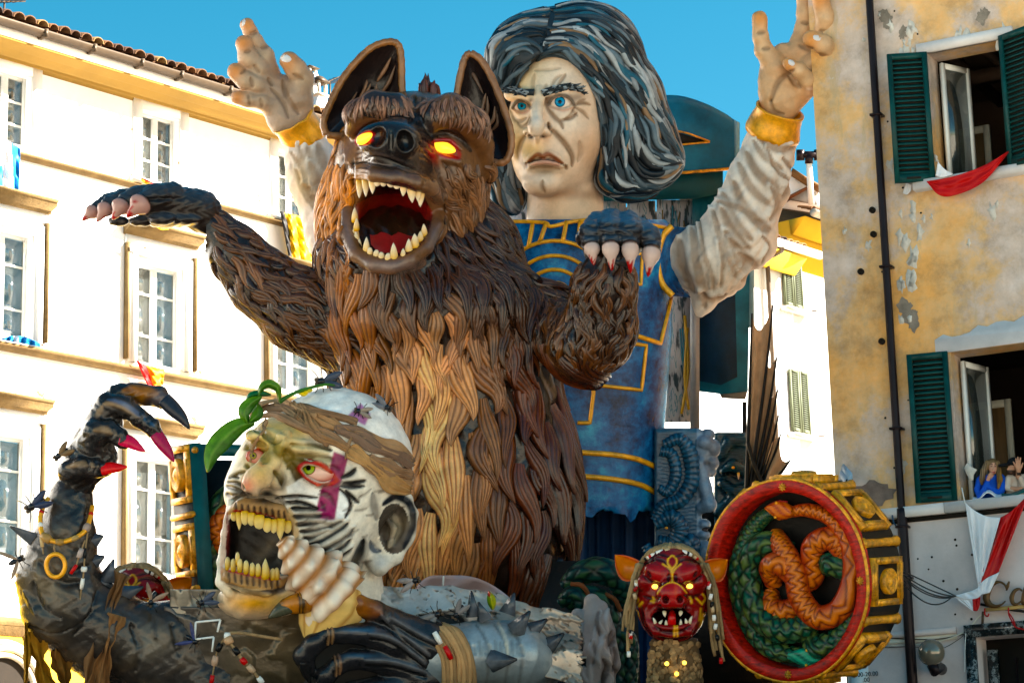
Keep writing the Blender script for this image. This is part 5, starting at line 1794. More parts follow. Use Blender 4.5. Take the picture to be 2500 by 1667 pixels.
# broken stump on top of the head
mb = MB()
for j in range(16):
 x, z = 1048 + g_.uniform(-20, 20), 20 + g_.uniform(-20, 20)
 mb.put(*stube(catmull(A((x, 250, z), (x + g_.uniform(-4, 4), 215, z), (x + g_.uniform(-9, 9), 172 + abs(x - 1042) * 1.2 + g_.uniform(0, 22), z)), 4), [11, 11, 10, 9, 8, 7, 5, 3, .6], DB, 6), A(.15, .05, .035) * g_.uniform(.5, 1.6))
mb.add('broken_crest', M_fur, beast, False)

# ---- fur strands
tan_, dkb, red = A(.72, .37, .20), A(.09, .033, .016), A(.27, .07, .022)
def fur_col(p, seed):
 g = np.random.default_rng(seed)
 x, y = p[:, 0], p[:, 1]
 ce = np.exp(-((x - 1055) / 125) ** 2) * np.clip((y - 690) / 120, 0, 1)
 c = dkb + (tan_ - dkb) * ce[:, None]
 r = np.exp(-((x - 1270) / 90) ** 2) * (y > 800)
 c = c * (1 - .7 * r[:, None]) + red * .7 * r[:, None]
 l = np.exp(-((x - 850) / 70) ** 2) * (y > 380) * (y < 1000)  # orange on the left flank: warm facade light put into the fur colour
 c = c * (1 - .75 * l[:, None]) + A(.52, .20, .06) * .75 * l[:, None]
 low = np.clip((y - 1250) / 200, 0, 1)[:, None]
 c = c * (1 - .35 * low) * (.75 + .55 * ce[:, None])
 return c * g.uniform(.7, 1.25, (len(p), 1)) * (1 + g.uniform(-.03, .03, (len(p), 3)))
def rows_on(sdf, x0, x1, y0, y1, dx, dy, seed):
 g = np.random.default_rng(seed)
 out = []
 for j, y in enumerate(np.arange(y0, y1, dy)):
  for x in np.arange(x0 + (j % 2) * dx / 2, x1, dx):
   q = (x + g.uniform(-.22, .22) * dx, y + g.uniform(-.3, .3) * dy)
   z = sdf.z(*q)
   if z > 15:
    out.append((*q, z))
 return np.array(out)
def fur(sdf, sel, guides, spacing, length, w, t, name, ridges=3, wob=.4, freq=4.5, tip=8, lift=2, steps=12, colf=fur_col, cmax=None, seed=1, single=False, m=13, parent=None, soft=16, dry=.78):
 V0 = sdf[0]
 P0 = rows_on(sdf[1], *spacing, seed) if isinstance(spacing, tuple) else V0[spread(V0, spacing, 4000, sel, seed)]
 P0 = P0[np.argsort(-P0[:, 1])]
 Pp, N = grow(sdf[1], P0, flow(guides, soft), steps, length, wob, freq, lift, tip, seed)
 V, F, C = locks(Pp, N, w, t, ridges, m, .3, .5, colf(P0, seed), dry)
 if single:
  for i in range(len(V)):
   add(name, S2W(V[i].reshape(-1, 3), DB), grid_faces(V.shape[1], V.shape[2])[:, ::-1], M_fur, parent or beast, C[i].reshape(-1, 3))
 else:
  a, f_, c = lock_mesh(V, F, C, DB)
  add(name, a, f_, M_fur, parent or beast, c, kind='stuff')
bv, bn = kb.V, kb.N
X, Y, Z = bv.T
front = bn[:, 2] > -.25
inarm = (X < 800) | (((X - 1450) ** 2 + (Y - 780) ** 2 < 150 ** 2) & (Z > 140)) | ((Y < 700) & (X > 1390))
# belly: large wavy strands, each its own part
belly_g = [[(1000, 900), (985, 1000), (1010, 1100), (1000, 1250), (985, 1450)], [(1080, 900), (1100, 1000), (1080, 1120), (1110, 1250), (1080, 1450)], [(1180, 880), (1220, 980), (1210, 1100), (1240, 1250), (1210, 1450)],
     [(1280, 850), (1320, 960), (1310, 1100), (1330, 1250), (1300, 1480)], [(1370, 860), (1400, 1000), (1390, 1150), (1400, 1300), (1370, 1490)], [(860, 870), (870, 960), (900, 1050), (930, 1200), (930, 1440)], [(1350, 800), (1390, 900)], [(830, 830), (850, 930)]]
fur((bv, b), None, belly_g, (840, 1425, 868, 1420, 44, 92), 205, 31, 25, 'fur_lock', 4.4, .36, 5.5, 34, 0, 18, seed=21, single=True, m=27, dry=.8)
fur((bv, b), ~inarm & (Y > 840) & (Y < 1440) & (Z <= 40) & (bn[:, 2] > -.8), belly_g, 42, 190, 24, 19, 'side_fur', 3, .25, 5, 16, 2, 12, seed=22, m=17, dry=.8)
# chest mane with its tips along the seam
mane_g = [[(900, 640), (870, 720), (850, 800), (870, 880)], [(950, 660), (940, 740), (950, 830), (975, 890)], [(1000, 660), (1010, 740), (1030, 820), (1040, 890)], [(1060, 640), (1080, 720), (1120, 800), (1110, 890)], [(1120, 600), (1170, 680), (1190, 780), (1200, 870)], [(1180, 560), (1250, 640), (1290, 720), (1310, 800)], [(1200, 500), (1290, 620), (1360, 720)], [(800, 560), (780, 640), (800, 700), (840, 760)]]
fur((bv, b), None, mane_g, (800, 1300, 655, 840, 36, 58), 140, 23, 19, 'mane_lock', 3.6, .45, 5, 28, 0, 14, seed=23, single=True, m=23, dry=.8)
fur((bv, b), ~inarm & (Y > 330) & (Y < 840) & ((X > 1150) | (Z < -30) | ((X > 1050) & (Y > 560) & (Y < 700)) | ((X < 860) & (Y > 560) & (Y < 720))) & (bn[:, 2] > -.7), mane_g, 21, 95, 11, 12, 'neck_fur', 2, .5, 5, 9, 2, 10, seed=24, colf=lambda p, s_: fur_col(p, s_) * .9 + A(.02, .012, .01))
# arms
armL = [[(500, 530), (560, 600), (640, 680), (740, 760), (830, 810)], [(520, 510), (600, 570), (680, 620), (760, 660)], [(470, 570), (520, 640), (600, 740), (700, 840)]]
armR = [[(1480, 650), (1460, 700), (1470, 780), (1440, 860), (1430, 905)], [(1530, 650), (1540, 740), (1550, 800), (1510, 880)], [(1430, 680), (1400, 760), (1400, 830), (1430, 890)], [(1290, 720), (1330, 790), (1330, 860)]]
def armcol(p, s_):
 g = np.random.default_rng(s_)
 c = A(.10, .042, .02) + (A(.17, .07, .032) - A(.10, .042, .02)) * g.uniform(-.7, .8, (len(p), 1))
 return np.clip(c, .014, 1) * g.uniform(.6, 1.35, (len(p), 1))
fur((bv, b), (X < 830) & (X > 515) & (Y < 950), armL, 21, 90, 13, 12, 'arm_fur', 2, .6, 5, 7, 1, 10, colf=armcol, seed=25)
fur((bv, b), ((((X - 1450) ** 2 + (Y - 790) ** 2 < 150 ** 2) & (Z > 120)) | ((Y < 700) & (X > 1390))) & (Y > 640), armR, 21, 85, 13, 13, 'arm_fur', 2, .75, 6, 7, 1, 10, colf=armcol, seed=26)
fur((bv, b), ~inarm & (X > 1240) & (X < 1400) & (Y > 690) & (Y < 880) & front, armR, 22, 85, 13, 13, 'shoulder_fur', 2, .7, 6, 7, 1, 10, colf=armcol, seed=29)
# cheeks and jaw
hv2, hn2 = k.V, k.N
X, Y, Z = hv2.T
cheek_g = [[(850, 400), (815, 470), (790, 550), (780, 640)], [(840, 520), (820, 590), (810, 660), (830, 720)], [(870, 640), (860, 690), (880, 730)], [(930, 665), (930, 720)], [(1000, 660), (1020, 710)], [(1080, 600), (1090, 660), (1060, 720)], [(1090, 480), (1140, 530), (1170, 600), (1150, 680)], [(1120, 420), (1180, 470), (1200, 540)], [(1070, 640), (1040, 700)], [(820, 330), (790, 400), (775, 460)]]
mouth = ((X - 958) / 122) ** 2 + ((Y - 535) / 124) ** 2 < 1
def cheekcol(p, s_):
 g = np.random.default_rng(s_)
 l = np.clip((980 - p[:, 0]) / 130, 0, 1)[:, None]  # cheek fur turns orange to the left, bounce light painted into it
 c = A(.23, .115, .065) * (1 - l) + A(.60, .25, .075) * l
 return c * g.uniform(.65, 1.3, (len(p), 1))
sel = (~mouth) & (hn2[:, 2] > -.6) & (Y > 400) & ((X < 872) | (X > 1085) | (Y > 655)) & (Z < 230)
fur((hv2, hd), sel, cheek_g, 20, 85, 11.5, 12, 'cheek_fur', 2, .55, 5.5, 8, 1, 10, colf=cheekcol, seed=27)
brow_g = [[(870, 262), (872, 285), (880, 318)], [(905, 245), (902, 270), (905, 300)], [(945, 240), (948, 265), (950, 295)], [(985, 250), (990, 280), (992, 305)], [(1040, 258), (1035, 290), (1040, 318)], [(1080, 245), (1082, 280), (1072, 315)], [(1120, 250), (1130, 285), (1118, 330)], [(1160, 280), (1172, 320), (1155, 365)]]
sel = (hn2[:, 2] > -.1) & (Y > 236) & (Y < 272 + np.clip(X - 1060, 0, 120) * .35) & (Z > 130) & (np.abs(X - 1015) > 16)
fur((hv2, hd), sel, brow_g, 11, 34, 6.5, 6, 'brow_fur', 1.6, .25, 4, 5, 1, 9, colf=lambda p, s_: A(.22, .12, .085) * np.random.default_rng(s_).uniform(.5, 1.5, (len(p), 1)), seed=31)
sel = (hn2[:, 2] > -.9) & (Z < 90) & ((X < 850) | (X > 1120) | (Z < 0)) & (Y < 420) & (Y > 225)
fur((hv2, hd), sel, cheek_g + [[(1000, 240), (900, 260), (820, 330)], [(1050, 245), (1130, 270), (1180, 340)]], 16, 50, 7, 7, 'crown_fur', 2, .5, 5, 6, 1, 8, colf=lambda p, s_: cheekcol(p, s_) * .75, seed=28)

# ---- paws
def paw(masses, fingers, claws, pads, box_, h, parent, top_sky, cl=A(.52, .40, .36)):
 s = Sdf(*box_, h)
 for c, r in masses:
  s.ell(c, r, 20)
 for c in fingers:
  s.chain(c, 9)
 for c, r in pads:
  s.ell(c, r, 6)
 q = Skin(s, A(.030, .022, .020))
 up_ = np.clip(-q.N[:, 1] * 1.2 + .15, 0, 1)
 q.where(up_, top_sky, .85)  # blue sky light painted onto the upward facing skin
 n_ = q.V * .05
 q.d += 1.6 * np.sin(n_[:, 0] * 4 + 2 * np.sin(n_[:, 1] * 3)) * np.sin(n_[:, 1] * 5 + n_[:, 2] * 2)
 for c in fingers:
  for a_ in c[:-1]:
   q.stroke([(a_[0] - a_[3], a_[1] + 4), (a_[0], a_[1] + 9), (a_[0] + a_[3], a_[1] + 4)], 4, -3.5, A(.02, .018, .02), .7)
 o = q.add('paw', M_dkskin, parent, DB)
 for bx, by, bz, tx, ty, tz_, r in claws:
  m = 14
  t = np.linspace(0, 1, m)
  p = np.column_stack([bx + (tx - bx) * t, by + (ty - by) * t, bz + (tz_ - bz) * t + 10 * np.sin(t * math.pi)])
  rad = r * (np.clip(1 - t, 0, 1) ** .62) * (.86 + .35 * np.sin(np.clip(t * 1.8, 0, 1) * math.pi))
  V, F = tube(S2W(p, DB), np.maximum(rad, .3) * DB / FPX, 14)
  nz_ = np.repeat(g_.uniform(-.13, .13, 14)[None], m, 0) + .06 * g_.standard_normal((m, 14))
  tt = (t[:, None] + nz_)
  c = np.where((tt > .68)[..., None], A(.36, .025, .018), cl)
  c = np.where((t[:, None] + 0 * nz_ < .1)[..., None], A(.09, .05, .04), c)
  c = np.vstack([c.reshape(-1, 3), [[.1, .05, .04]], [[.3, .02, .02]]])
  add('claw', V, F, M_tooth, o, c)
sky_blu = A(.06, .12, .19)
sky_blu2 = A(.05, .065, .085)
paw([((1500, 580, 285), (95, 46, 60)), ((1490, 620, 290), (62, 60, 52))],
 [[(1460, 545, 285, 30), (1445, 566, 322, 29), (1443, 590, 338, 24)], [(1492, 540, 300, 32), (1490, 562, 340, 30), (1490, 588, 354, 25)], [(1532, 545, 300, 32), (1537, 566, 340, 30), (1538, 590, 352, 25)], [(1560, 560, 285, 29), (1584, 578, 318, 28), (1591, 600, 332, 24)]],
 [(1444, 598, 348, 1450, 649, 356, 19), (1490, 594, 366, 1494, 662, 372, 20), (1538, 594, 364, 1540, 668, 372, 20), (1591, 606, 342, 1582, 677, 354, 22)],
 [((1500, 640, 320), (50, 25, 35))], (1370, 1660, 490, 720, 180, 420), 3.4, beast, sky_blu)
paw([((440, 500, 70), (82, 44, 58)), ((385, 500, 85), (52, 42, 55)), ((495, 520, 60), (48, 52, 50)), ((410, 530, 75), (70, 26, 45))],
 [[(420, 478, 100, 34), (380, 482, 125, 32), (358, 490, 135, 27)], [(390, 478, 75, 32), (335, 485, 95, 30), (308, 494, 105, 25)], [(370, 478, 45, 30), (300, 490, 60, 27), (268, 500, 68, 22)], [(350, 480, 20, 28), (270, 496, 30, 25), (238, 510, 36, 20)]],
 [(350, 492, 146, 308, 531, 158, 27), (300, 497, 112, 274, 537, 122, 23), (262, 503, 72, 236, 543, 80, 20), (232, 512, 40, 200, 539, 46, 18)],
 [((395, 535, 130), (34, 16, 22)), ((345, 540, 100), (30, 14, 20)), ((290, 540, 60), (26, 13, 18)), ((440, 535, 100), (55, 16, 30))], (170, 570, 420, 600, -40, 200), 3.4, beast, sky_blu2, A(.40, .25, .22))
# ------------------------------------------------------------------ the bald ghoul in front
DG_ = 22.0
ghoul = thing('ghoul_figure', 'bald pale faced ghoul with open toothy mouth, headband and raised black clawed hand', 'carnival figure', P(700, 1700, DG_))
M_face = paint('painted_face', None, .36, .34, 7, .4, 16, coat=.1)
M_black = paint('black_glove', None, .22, .5, 5, .5, 13, spec=.4)
M_rag = paint('rag_cloth', None, .8, .2, 8, .35, 30)
M_foil = paint('crumpled_foil_cloth', None, .30, .4, 4, .5, 9, metal=.25, spec=.5)
M_cord = paint('hemp_cord', A(.34, .24, .15), .85, .4, 12, .4, 50)
M_bead = paint('bead', None, .3, .1, 6, 0, 20)
def cx(p):           # reading helper: enlargement of the face -> picture
 return [(480 + a / 2.97, 900 + b_ / 2.97) for a, b_ in p]
f = Sdf(505, 1050, 925, 1560, -260, 300, 3.3)
f.ell((818, 1142, -20), (192, 196, 185)).ell((700, 1140, 50), (118, 130, 130), 30).ell((655, 1200, 60), (108, 120, 120), 30)
f.ell((668, 1350, 20), (128, 150, 125), 30).ell((800, 1280, 30), (112, 150, 125), 35).ell((610, 1465, 90), (80, 48, 75), 25).ell((690, 1440, 80), (70, 62, 75), 30)
f.seg((838, 1340, -60, 88), (850, 1560, -90, 100), 20)
f.box((630, 1318, 190), (74, 112, 160), 46, 12, 's')
f.chain([(566, 1228, 150, 11), (550, 1300, 150, 10), (541, 1370, 148, 11), (540, 1420, 145, 13), (562, 1450, 150, 14)], 8)
f.chain([(702, 1235, 150, 12), (720, 1290, 130, 13), (722, 1350, 115, 14), (700, 1420, 125, 14)], 8)
f.chain([(562, 1410, 165, 20), (600, 1428, 178, 20), (650, 1436, 170, 20), (690, 1420, 140, 18)], 8)
# gums
UG = [(568, 1246, 160, 14), (592, 1234, 184, 18), (636, 1236, 192, 20), (680, 1248, 174, 18), (706, 1272, 142, 14)]
f.chain(UG, 8)
f.chain([(556, 1392, 155, 14), (595, 1402, 178, 16), (640, 1412, 176, 16), (676, 1416, 150, 14)], 8)
# brow, nose
f.chain([(612, 1062, 120, 14), (632, 1072, 145, 18), (655, 1082, 160, 16)], 10)
f.chain([(704, 1080, 165, 14), (740, 1092, 160, 17), (800, 1100, 130, 17), (830, 1112, 100, 12)], 10)
f.chain([(698, 1058, 160, 12), (682, 1090, 180, 17), (660, 1128, 205, 24), (634, 1165, 230, 33)], 12)
f.ell((622, 1182, 232), (33, 30, 32), 10).ell((673, 1170, 188), (24, 26, 30), 12)
f.ell((652, 1203, 226), (21, 15, 34), 6, 's', 15).ell((606, 1206, 226), (9, 8, 26), 5, 's')
zr, zl = f.z(775, 1152), f.z(624, 1112)
f.ell((776, 1152, zr + 6), (46, 24, 28), 8, 's', 16).ell((624, 1115, zl + 6), (24, 18, 24), 6, 's', 10)
f.chain([(728, 1140, zr + 12, 7), (745, 1127, zr + 14, 7), (775, 1132, zr + 10, 7), (805, 1150, zr - 2, 7), (822, 1172, zr - 18, 6)], 5)
f.chain([(728, 1144, zr + 10, 6), (745, 1166, zr + 12, 7), (775, 1182, zr + 8, 7), (805, 1180, zr - 6, 6)], 5)
f.chain([(650, 1200, 150, 8), (690, 1192, 150, 14), (720, 1230, 130, 12)], 12)
# ear
f.ell((965, 1300, 10), (44, 78, 24), 10, 'u', 25)
f.chain([(935, 1240, 20, 14), (960, 1218, 22, 17), (990, 1222, 20, 18), (1004, 1255, 15, 17), (995, 1310, 12, 16), (965, 1360, 14, 16), (925, 1382, 16, 22), (900, 1350, 22, 18)], 8)
f.ell((960, 1290, 36), (26, 50, 22), 8, 's', 22).chain([(940, 1258, 26, 7), (962, 1290, 30, 8), (950, 1335, 26, 8)], 5)
f.ell((908, 1300, 44), (12, 16, 14), 6)
k = Skin(f, A(.76, .70, .61))
blk, wht, mag = A(.012, .011, .011), A(.80, .79, .77), A(.28, .006, .10)
och, tan2 = A(.62, .34, .06), A(.55, .44, .28)
k.blob((810, 1000), (170, 70), A(.82, .80, .78), .8).blob((960, 1080), (50, 90), A(.82, .80, .78), .7)
k.blob((650, 1060), (80, 40), och, .8).blob((720, 1045), (60, 30), och, .7).blob((700, 1090), (30, 40), tan2, .6)
k.blob((690, 1085), (14, 50), A(.72, .58, .38), .7, rot=28)
k.blob((640, 1160), (46, 46), A(.62, .36, .16), .85, z=120).blob((600, 1185), (22, 22), A(.55, .07, .03), .85, z=150).blob((640, 1132), (10, 7), A(.60, .10, .08), .8, z=150)
k.blob((668, 1160), (18, 20), A(.66, .55, .40), .7, z=140)
k.blob((620, 1470), (90, 36), A(.60, .27, .035), .9, z=40).blob((690, 1465), (60, 30), A(.60, .40, .15), .6, z=40).blob((600, 1440), (50, 12), A(.70, .56, .36), .7)
k.blob((560, 1190), (30, 20), wht, .7)
def C2(pts, w, d, col, a, **kw):
 k.stroke(cx(pts), w * 1.25, d * 1.3, col, a, **kw)
# painted black shadows of the brows and sockets
for pts, w in (([(680, 545), (760, 560), (880, 560), (980, 590)], 6), ([(660, 600), (720, 640), (800, 640), (900, 650), (990, 655)], 9), ([(690, 680), (720, 760), (770, 830), (860, 860)], 8), ([(560, 560), (620, 600), (700, 640)], 12), ([(360, 580), (430, 540), (500, 560)], 9), ([(440, 600), (500, 640), (480, 680)], 10), ([(420, 450), (480, 470), (560, 540)], 6), ([(520, 470), (560, 530), (620, 510)], 5), ([(640, 640), (680, 690), (660, 720)], 9), ([(560, 740), (610, 790), (620, 850)], 6), ([(350, 690), (380, 720)], 5)):
 C2(pts, w, -5, blk, 1.0)
k.blob((722, 1128), (15, 30), blk, .85, rot=-15).blob((735, 1165), (14, 20), blk, .7, rot=30).blob((648, 1098), (18, 14), blk, .8).blob((600, 1090), (14, 12), blk, .7).blob((690, 1178), (10, 26), blk, .75, z=60).blob((770, 1128), (46, 7), blk, .7, rot=12)
for pts in ([(690, 580), (800, 585), (960, 610)], [(850, 660), (940, 680), (985, 690)], [(500, 440), (560, 470), (640, 500)], [(380, 500), (430, 480), (470, 490)]):
 C2(pts, 8, 5, A(.62, .52, .36), .75)
# white cheek patches, magenta stripe
k.poly(cx([(650, 855), (760, 800), (900, 870), (890, 920), (660, 905)]), wht, .95, z=20).poly(cx([(575, 940), (700, 905), (890, 915), (880, 1010), (620, 965)]), wht, .9, z=20)
k.poly(cx([(1000, 900), (1060, 880), (1120, 980), (1100, 1080), (1040, 1110), (1000, 1060)]), wht, .9)
k.poly(cx([(995, 600), (1100, 640), (1070, 760), (1040, 850), (1000, 1110), (850, 1110), (870, 1010), (905, 860), (970, 810), (965, 720)]), mag, .95)
k.poly(cx([(1030, 470), (1050, 400), (1140, 440), (1110, 480)]), mag, .95).poly(cx([(1095, 340), (1190, 250), (1260, 330), (1220, 410)]), A(.40, .09, .30), .8)
k.poly(cx([(820, 1170), (970, 1160), (950, 1190), (815, 1200)]), mag, .9).poly(cx([(860, 1310), (905, 1290), (910, 1320), (880, 1340)]), mag, .9)
for pts in ([(890, 880), (960, 920), (1000, 990)], [(900, 960), (930, 1030)], [(980, 700), (1040, 740)], [(900, 1060), (990, 1080)]):
 C2(pts, 3.5, -3, A(.12, .004, .05), .8)
# cheek creases
for i, (pts, w) in enumerate((([(570, 945), (700, 925), (880, 935)], 4), ([(640, 970), (760, 975), (880, 1010)], 5), ([(690, 1010), (760, 1020), (870, 1020)], 6), ([(700, 1070), (790, 1070), (900, 1065)], 8), ([(720, 1130), (800, 1120), (900, 1125), (1000, 1140)], 8), ([(750, 1180), (850, 1170), (990, 1130), (1060, 1110)], 8), ([(770, 1230), (850, 1220), (960, 1180)], 8), ([(800, 1285), (900, 1240), (1020, 1170), (1100, 1120)], 8), ([(850, 1335), (960, 1290), (1080, 1220), (1140, 1160)], 9), ([(920, 1370), (1030, 1310), (1120, 1240)], 7), ([(990, 1400), (1080, 1340), (1130, 1300)], 5))):
 C2(pts, w * .85, -6, blk, 1.0)
 if i > 2:
  C2([(a_ + 8, b_ - 24) for a_, b_ in pts], w * .5, 4, A(.60, .55, .48), .8)
for pts, w in (([(1035, 870), (1100, 930), (1120, 1000), (1080, 1080)], 3.5), ([(1080, 880), (1130, 930), (1180, 975)], 4), ([(1050, 790), (1120, 760), (1160, 720)], 5), ([(1060, 830), (1140, 830), (1230, 810)], 5), ([(1040, 850), (1130, 860), (1220, 850)], 4), ([(230, 790), (290, 760), (350, 740)], 4), ([(210, 850), (280, 870), (360, 920)], 5), ([(220, 820), (300, 830), (350, 880)], 4), ([(215, 900), (240, 920), (300, 915)], 5), ([(250, 770), (310, 790)], 3)):
 C2(pts, w, -5, blk, 1.0)
k.stroke(cx([(1220, 1240), (1190, 1330), (1150, 1420), (1130, 1500)]), 12, -6, blk, 1.0, z=-120).stroke(cx([(1280, 900), (1290, 1000), (1310, 1100)]), 9, -4, A(.10, .09, .09), .6)
# ear paint
k.where(((k.V[:, 0] - 962) / 38) ** 2 + ((k.V[:, 1] - 1290) / 62) ** 2 < 1, A(.06, .045, .035), .95)
k.stroke([(935, 1232), (965, 1212), (1000, 1230), (1008, 1280), (985, 1340)], 9, 0, A(.01, .015, .025), 1.0, nz=-1).stroke([(962, 1255), (970, 1290), (950, 1335)], 8, 0, A(.42, .36, .28), .8).stroke([(905, 1320), (912, 1340), (930, 1345)], 6, -4, A(.02, .05, .10), .8)
k.blob((925, 1375), (22, 18), A(.40, .42, .44), .7)
# mouth, gums
k.where((np.abs(k.V[:, 0] - 632) < 84) & (np.abs(k.V[:, 1] - 1320) < 80) & (k.V[:, 2] < 150) & (k.V[:, 2] > 15), A(.012, .009, .008))
k.where((np.abs(k.V[:, 0] - 632) < 80) & (k.V[:, 1] > 1265) & (k.V[:, 1] < 1385) & (k.V[:, 2] < 160) & (k.V[:, 2] > 0), A(.012, .009, .008))
gum = A(.33, .18, .075)
k.blob((650, 1100), (110, 70), A(.66, .46, .16), .5).blob((610, 1215), (60, 22), A(.40, .30, .2), .5)
k.poly([(552, 1256), (568, 1226), (600, 1213), (650, 1215), (692, 1228), (720, 1266), (714, 1296), (690, 1274), (640, 1262), (590, 1256)], gum, .92, z=110).poly([(540, 1383), (560, 1390), (640, 1406), (690, 1412), (718, 1398), (716, 1424), (684, 1440), (620, 1438), (560, 1430), (538, 1416)], gum, .92, z=90)
for i in range(9):
 x = 575 + i * 15
 k.stroke([(x, 1226 + i * 2.5), (x + 2, 1252 + i * 2.5)], 3.2, -4, A(.04, .025, .02), .85, z=110)
 k.stroke([(558 + i * 15, 1396 + i * 2), (560 + i * 15, 1422 + i * 2)], 3.2, -4, A(.05, .03, .02), .8, z=90)
k.stroke([(570, 1246), (600, 1252), (640, 1258), (690, 1272)], 4, 0, A(.30, .02, .02), .9, z=110).stroke([(555, 1392), (600, 1400), (650, 1410), (685, 1412)], 3.5, 0, A(.34, .015, .03), .9, z=90)
k.stroke([(552, 1235), (546, 1320), (540, 1400)], 6, 0, A(.40, .20, .14), .5).stroke([(556, 1250), (556, 1330), (552, 1390)], 4, 0, A(.18, .03, .03), .7)
k.stroke([(555, 1425), (590, 1440), (640, 1448), (690, 1440)], 6, -4, A(.10, .08, .06), .6).stroke([(640, 1445), (690, 1440), (715, 1405)], 6, -4, A(.03, .03, .04), .8)
k.stroke([(706, 1240), (722, 1290), (722, 1350)], 7, 0, A(.52, .36, .20), .8)
k.blob((652, 1204), (19, 12), blk, 1, z=150).blob((606, 1206), (9, 7), blk, .9, z=150).blob((650, 1222), (40, 8), blk, .9, z=60).blob((590, 1205), (20, 6), blk, .7, z=60)
for e in ([(727, 1142), (745, 1128), (775, 1132), (805, 1150), (822, 1172)], [(727, 1144), (745, 1166), (775, 1182), (808, 1180), (822, 1172)], [(604, 1112), (612, 1102), (628, 1100)]):
 k.stroke(e, 4.5, 0, A(.46, .035, .02), .95, taper=False)
g9 = np.random.default_rng(12)
for j in range(46):
 x, y = g9.uniform(600, 990), g9.uniform(960, 1420)
 k.blob((x, y), (g9.uniform(8, 34), g9.uniform(6, 22)), A(.34, .26, .17) if j % 3 else A(.20, .18, .17), g9.uniform(.08, .3), rot=g9.uniform(0, 180))
for j in range(40):
 x, y = g9.uniform(700, 980), g9.uniform(1180, 1430)
 a = g9.uniform(-.9, -.1)
 L = g9.uniform(14, 40)
 k.stroke([(x, y), (x + L * .5 * math.cos(a), y + L * .5 * math.sin(a) + 3), (x + L * math.cos(a), y + L * math.sin(a))], 3, -2, A(.16, .13, .11), .5)
n_ = k.V * .05
k.d += 1.3 * np.sin(n_[:, 0] * 2.3 + 2 * np.sin(n_[:, 1])) * np.sin(n_[:, 1] * 1.9 + n_[:, 2])
k.add('head', M_face, ghoul, DG_)
eye(776, 1154, zr - 16, 46, 25, 753, 1142, 17, DG_, ghoul, A(.74, .50, .42), A(.34, .40, .05), A(.30, .05, .02), .9)
eye(624, 1115, zl - 12, 24, 19, 618, 1112, 9, DG_, ghoul, A(.66, .36, .28), A(.30, .25, .05), A(.2, .04, .02), .9)
cy0, cy1 = A(.60, .36, .08), A(.70, .58, .34)
for x, y, L, r in ((571, 1252, 20, 7), (584, 1250, 44, 8), (598, 1248, 34, 9), (614, 1252, 32, 9), (633, 1258, 34, 12), (652, 1266, 34, 10), (668, 1268, 34, 8), (684, 1266, 52, 12), (702, 1272, 30, 9)):
 z = np.interp(x, [570, 600, 640, 680, 705], [178, 200, 204, 186, 158])
 tooth(x, y, z, L, r, DG_, ghoul, -1, 0, blunt=L < 40, cb=cy0, ct=cy1, sq=.7, n=10)
for x, y, L, r in ((556, 1388, 30, 9), (570, 1392, 30, 9), (580, 1376, 30, 7), (586, 1394, 32, 9), (601, 1398, 32, 9), (616, 1402, 30, 9), (630, 1404, 30, 9), (648, 1410, 48, 14), (666, 1412, 26, 9), (676, 1412, 28, 9)):
 z = np.interp(x, [555, 590, 640, 680], [166, 196, 194, 164])
 tooth(x, y, z, L, r, DG_, ghoul, 1, 0, blunt=L < 40, cb=cy0 * .9, ct=cy1, sq=.7, n=10)

# headband: twisted rags laid round the skull
def ribbon(sdf, pts, w, D, lift=5, tw=0.0, nz=9, n=7, name=None):
 p = catmull(np.asarray(pts, float), n)
 z = np.array([sdf.z(a, c) for a, c in p])
 z = np.convolve(np.pad(z, 4, 'edge'), np.ones(9) / 9, 'valid')
 q = np.column_stack([p, z])
 N = sdf.grad(q)
 T = nrm(np.gradient(q, axis=0))
 B = nrm(np.cross(N, T))
 t = np.linspace(0, 1, len(q))
 ph = rng.uniform(0, 6)
 ww = w * (.75 + .25 * np.sin(t * 9 + ph)) * (np.clip(np.sin(t * math.pi), 0, 1) ** .25 * .5 + .5)
 u = np.linspace(-1, 1, nz)
 rip = np.sin(u * 7 + ph) * 3.6 + np.sin(u * 15 + ph * 2) * 2.0
 V = q[:, None] + B[:, None] * (ww[:, None, None] * u[None, :, None]) + N[:, None] * (lift + rip[None] * (.7 + .3 * np.sin(t * 14 + ph))[:, None] + 3 * (1 - u ** 2)[None])[..., None]
 Vw = S2W(V.reshape(-1, 3), D)
 F = grid_faces(len(q), nz)[:, ::-1]
 return thick(Vw, F, -np.repeat(S2W(q + N * 4, D) - S2W(q, D), nz, 0))
rag_c = [A(.33, .20, .12), A(.38, .25, .16), A(.28, .18, .12), A(.27, .18, .135), A(.40, .25, .14)]
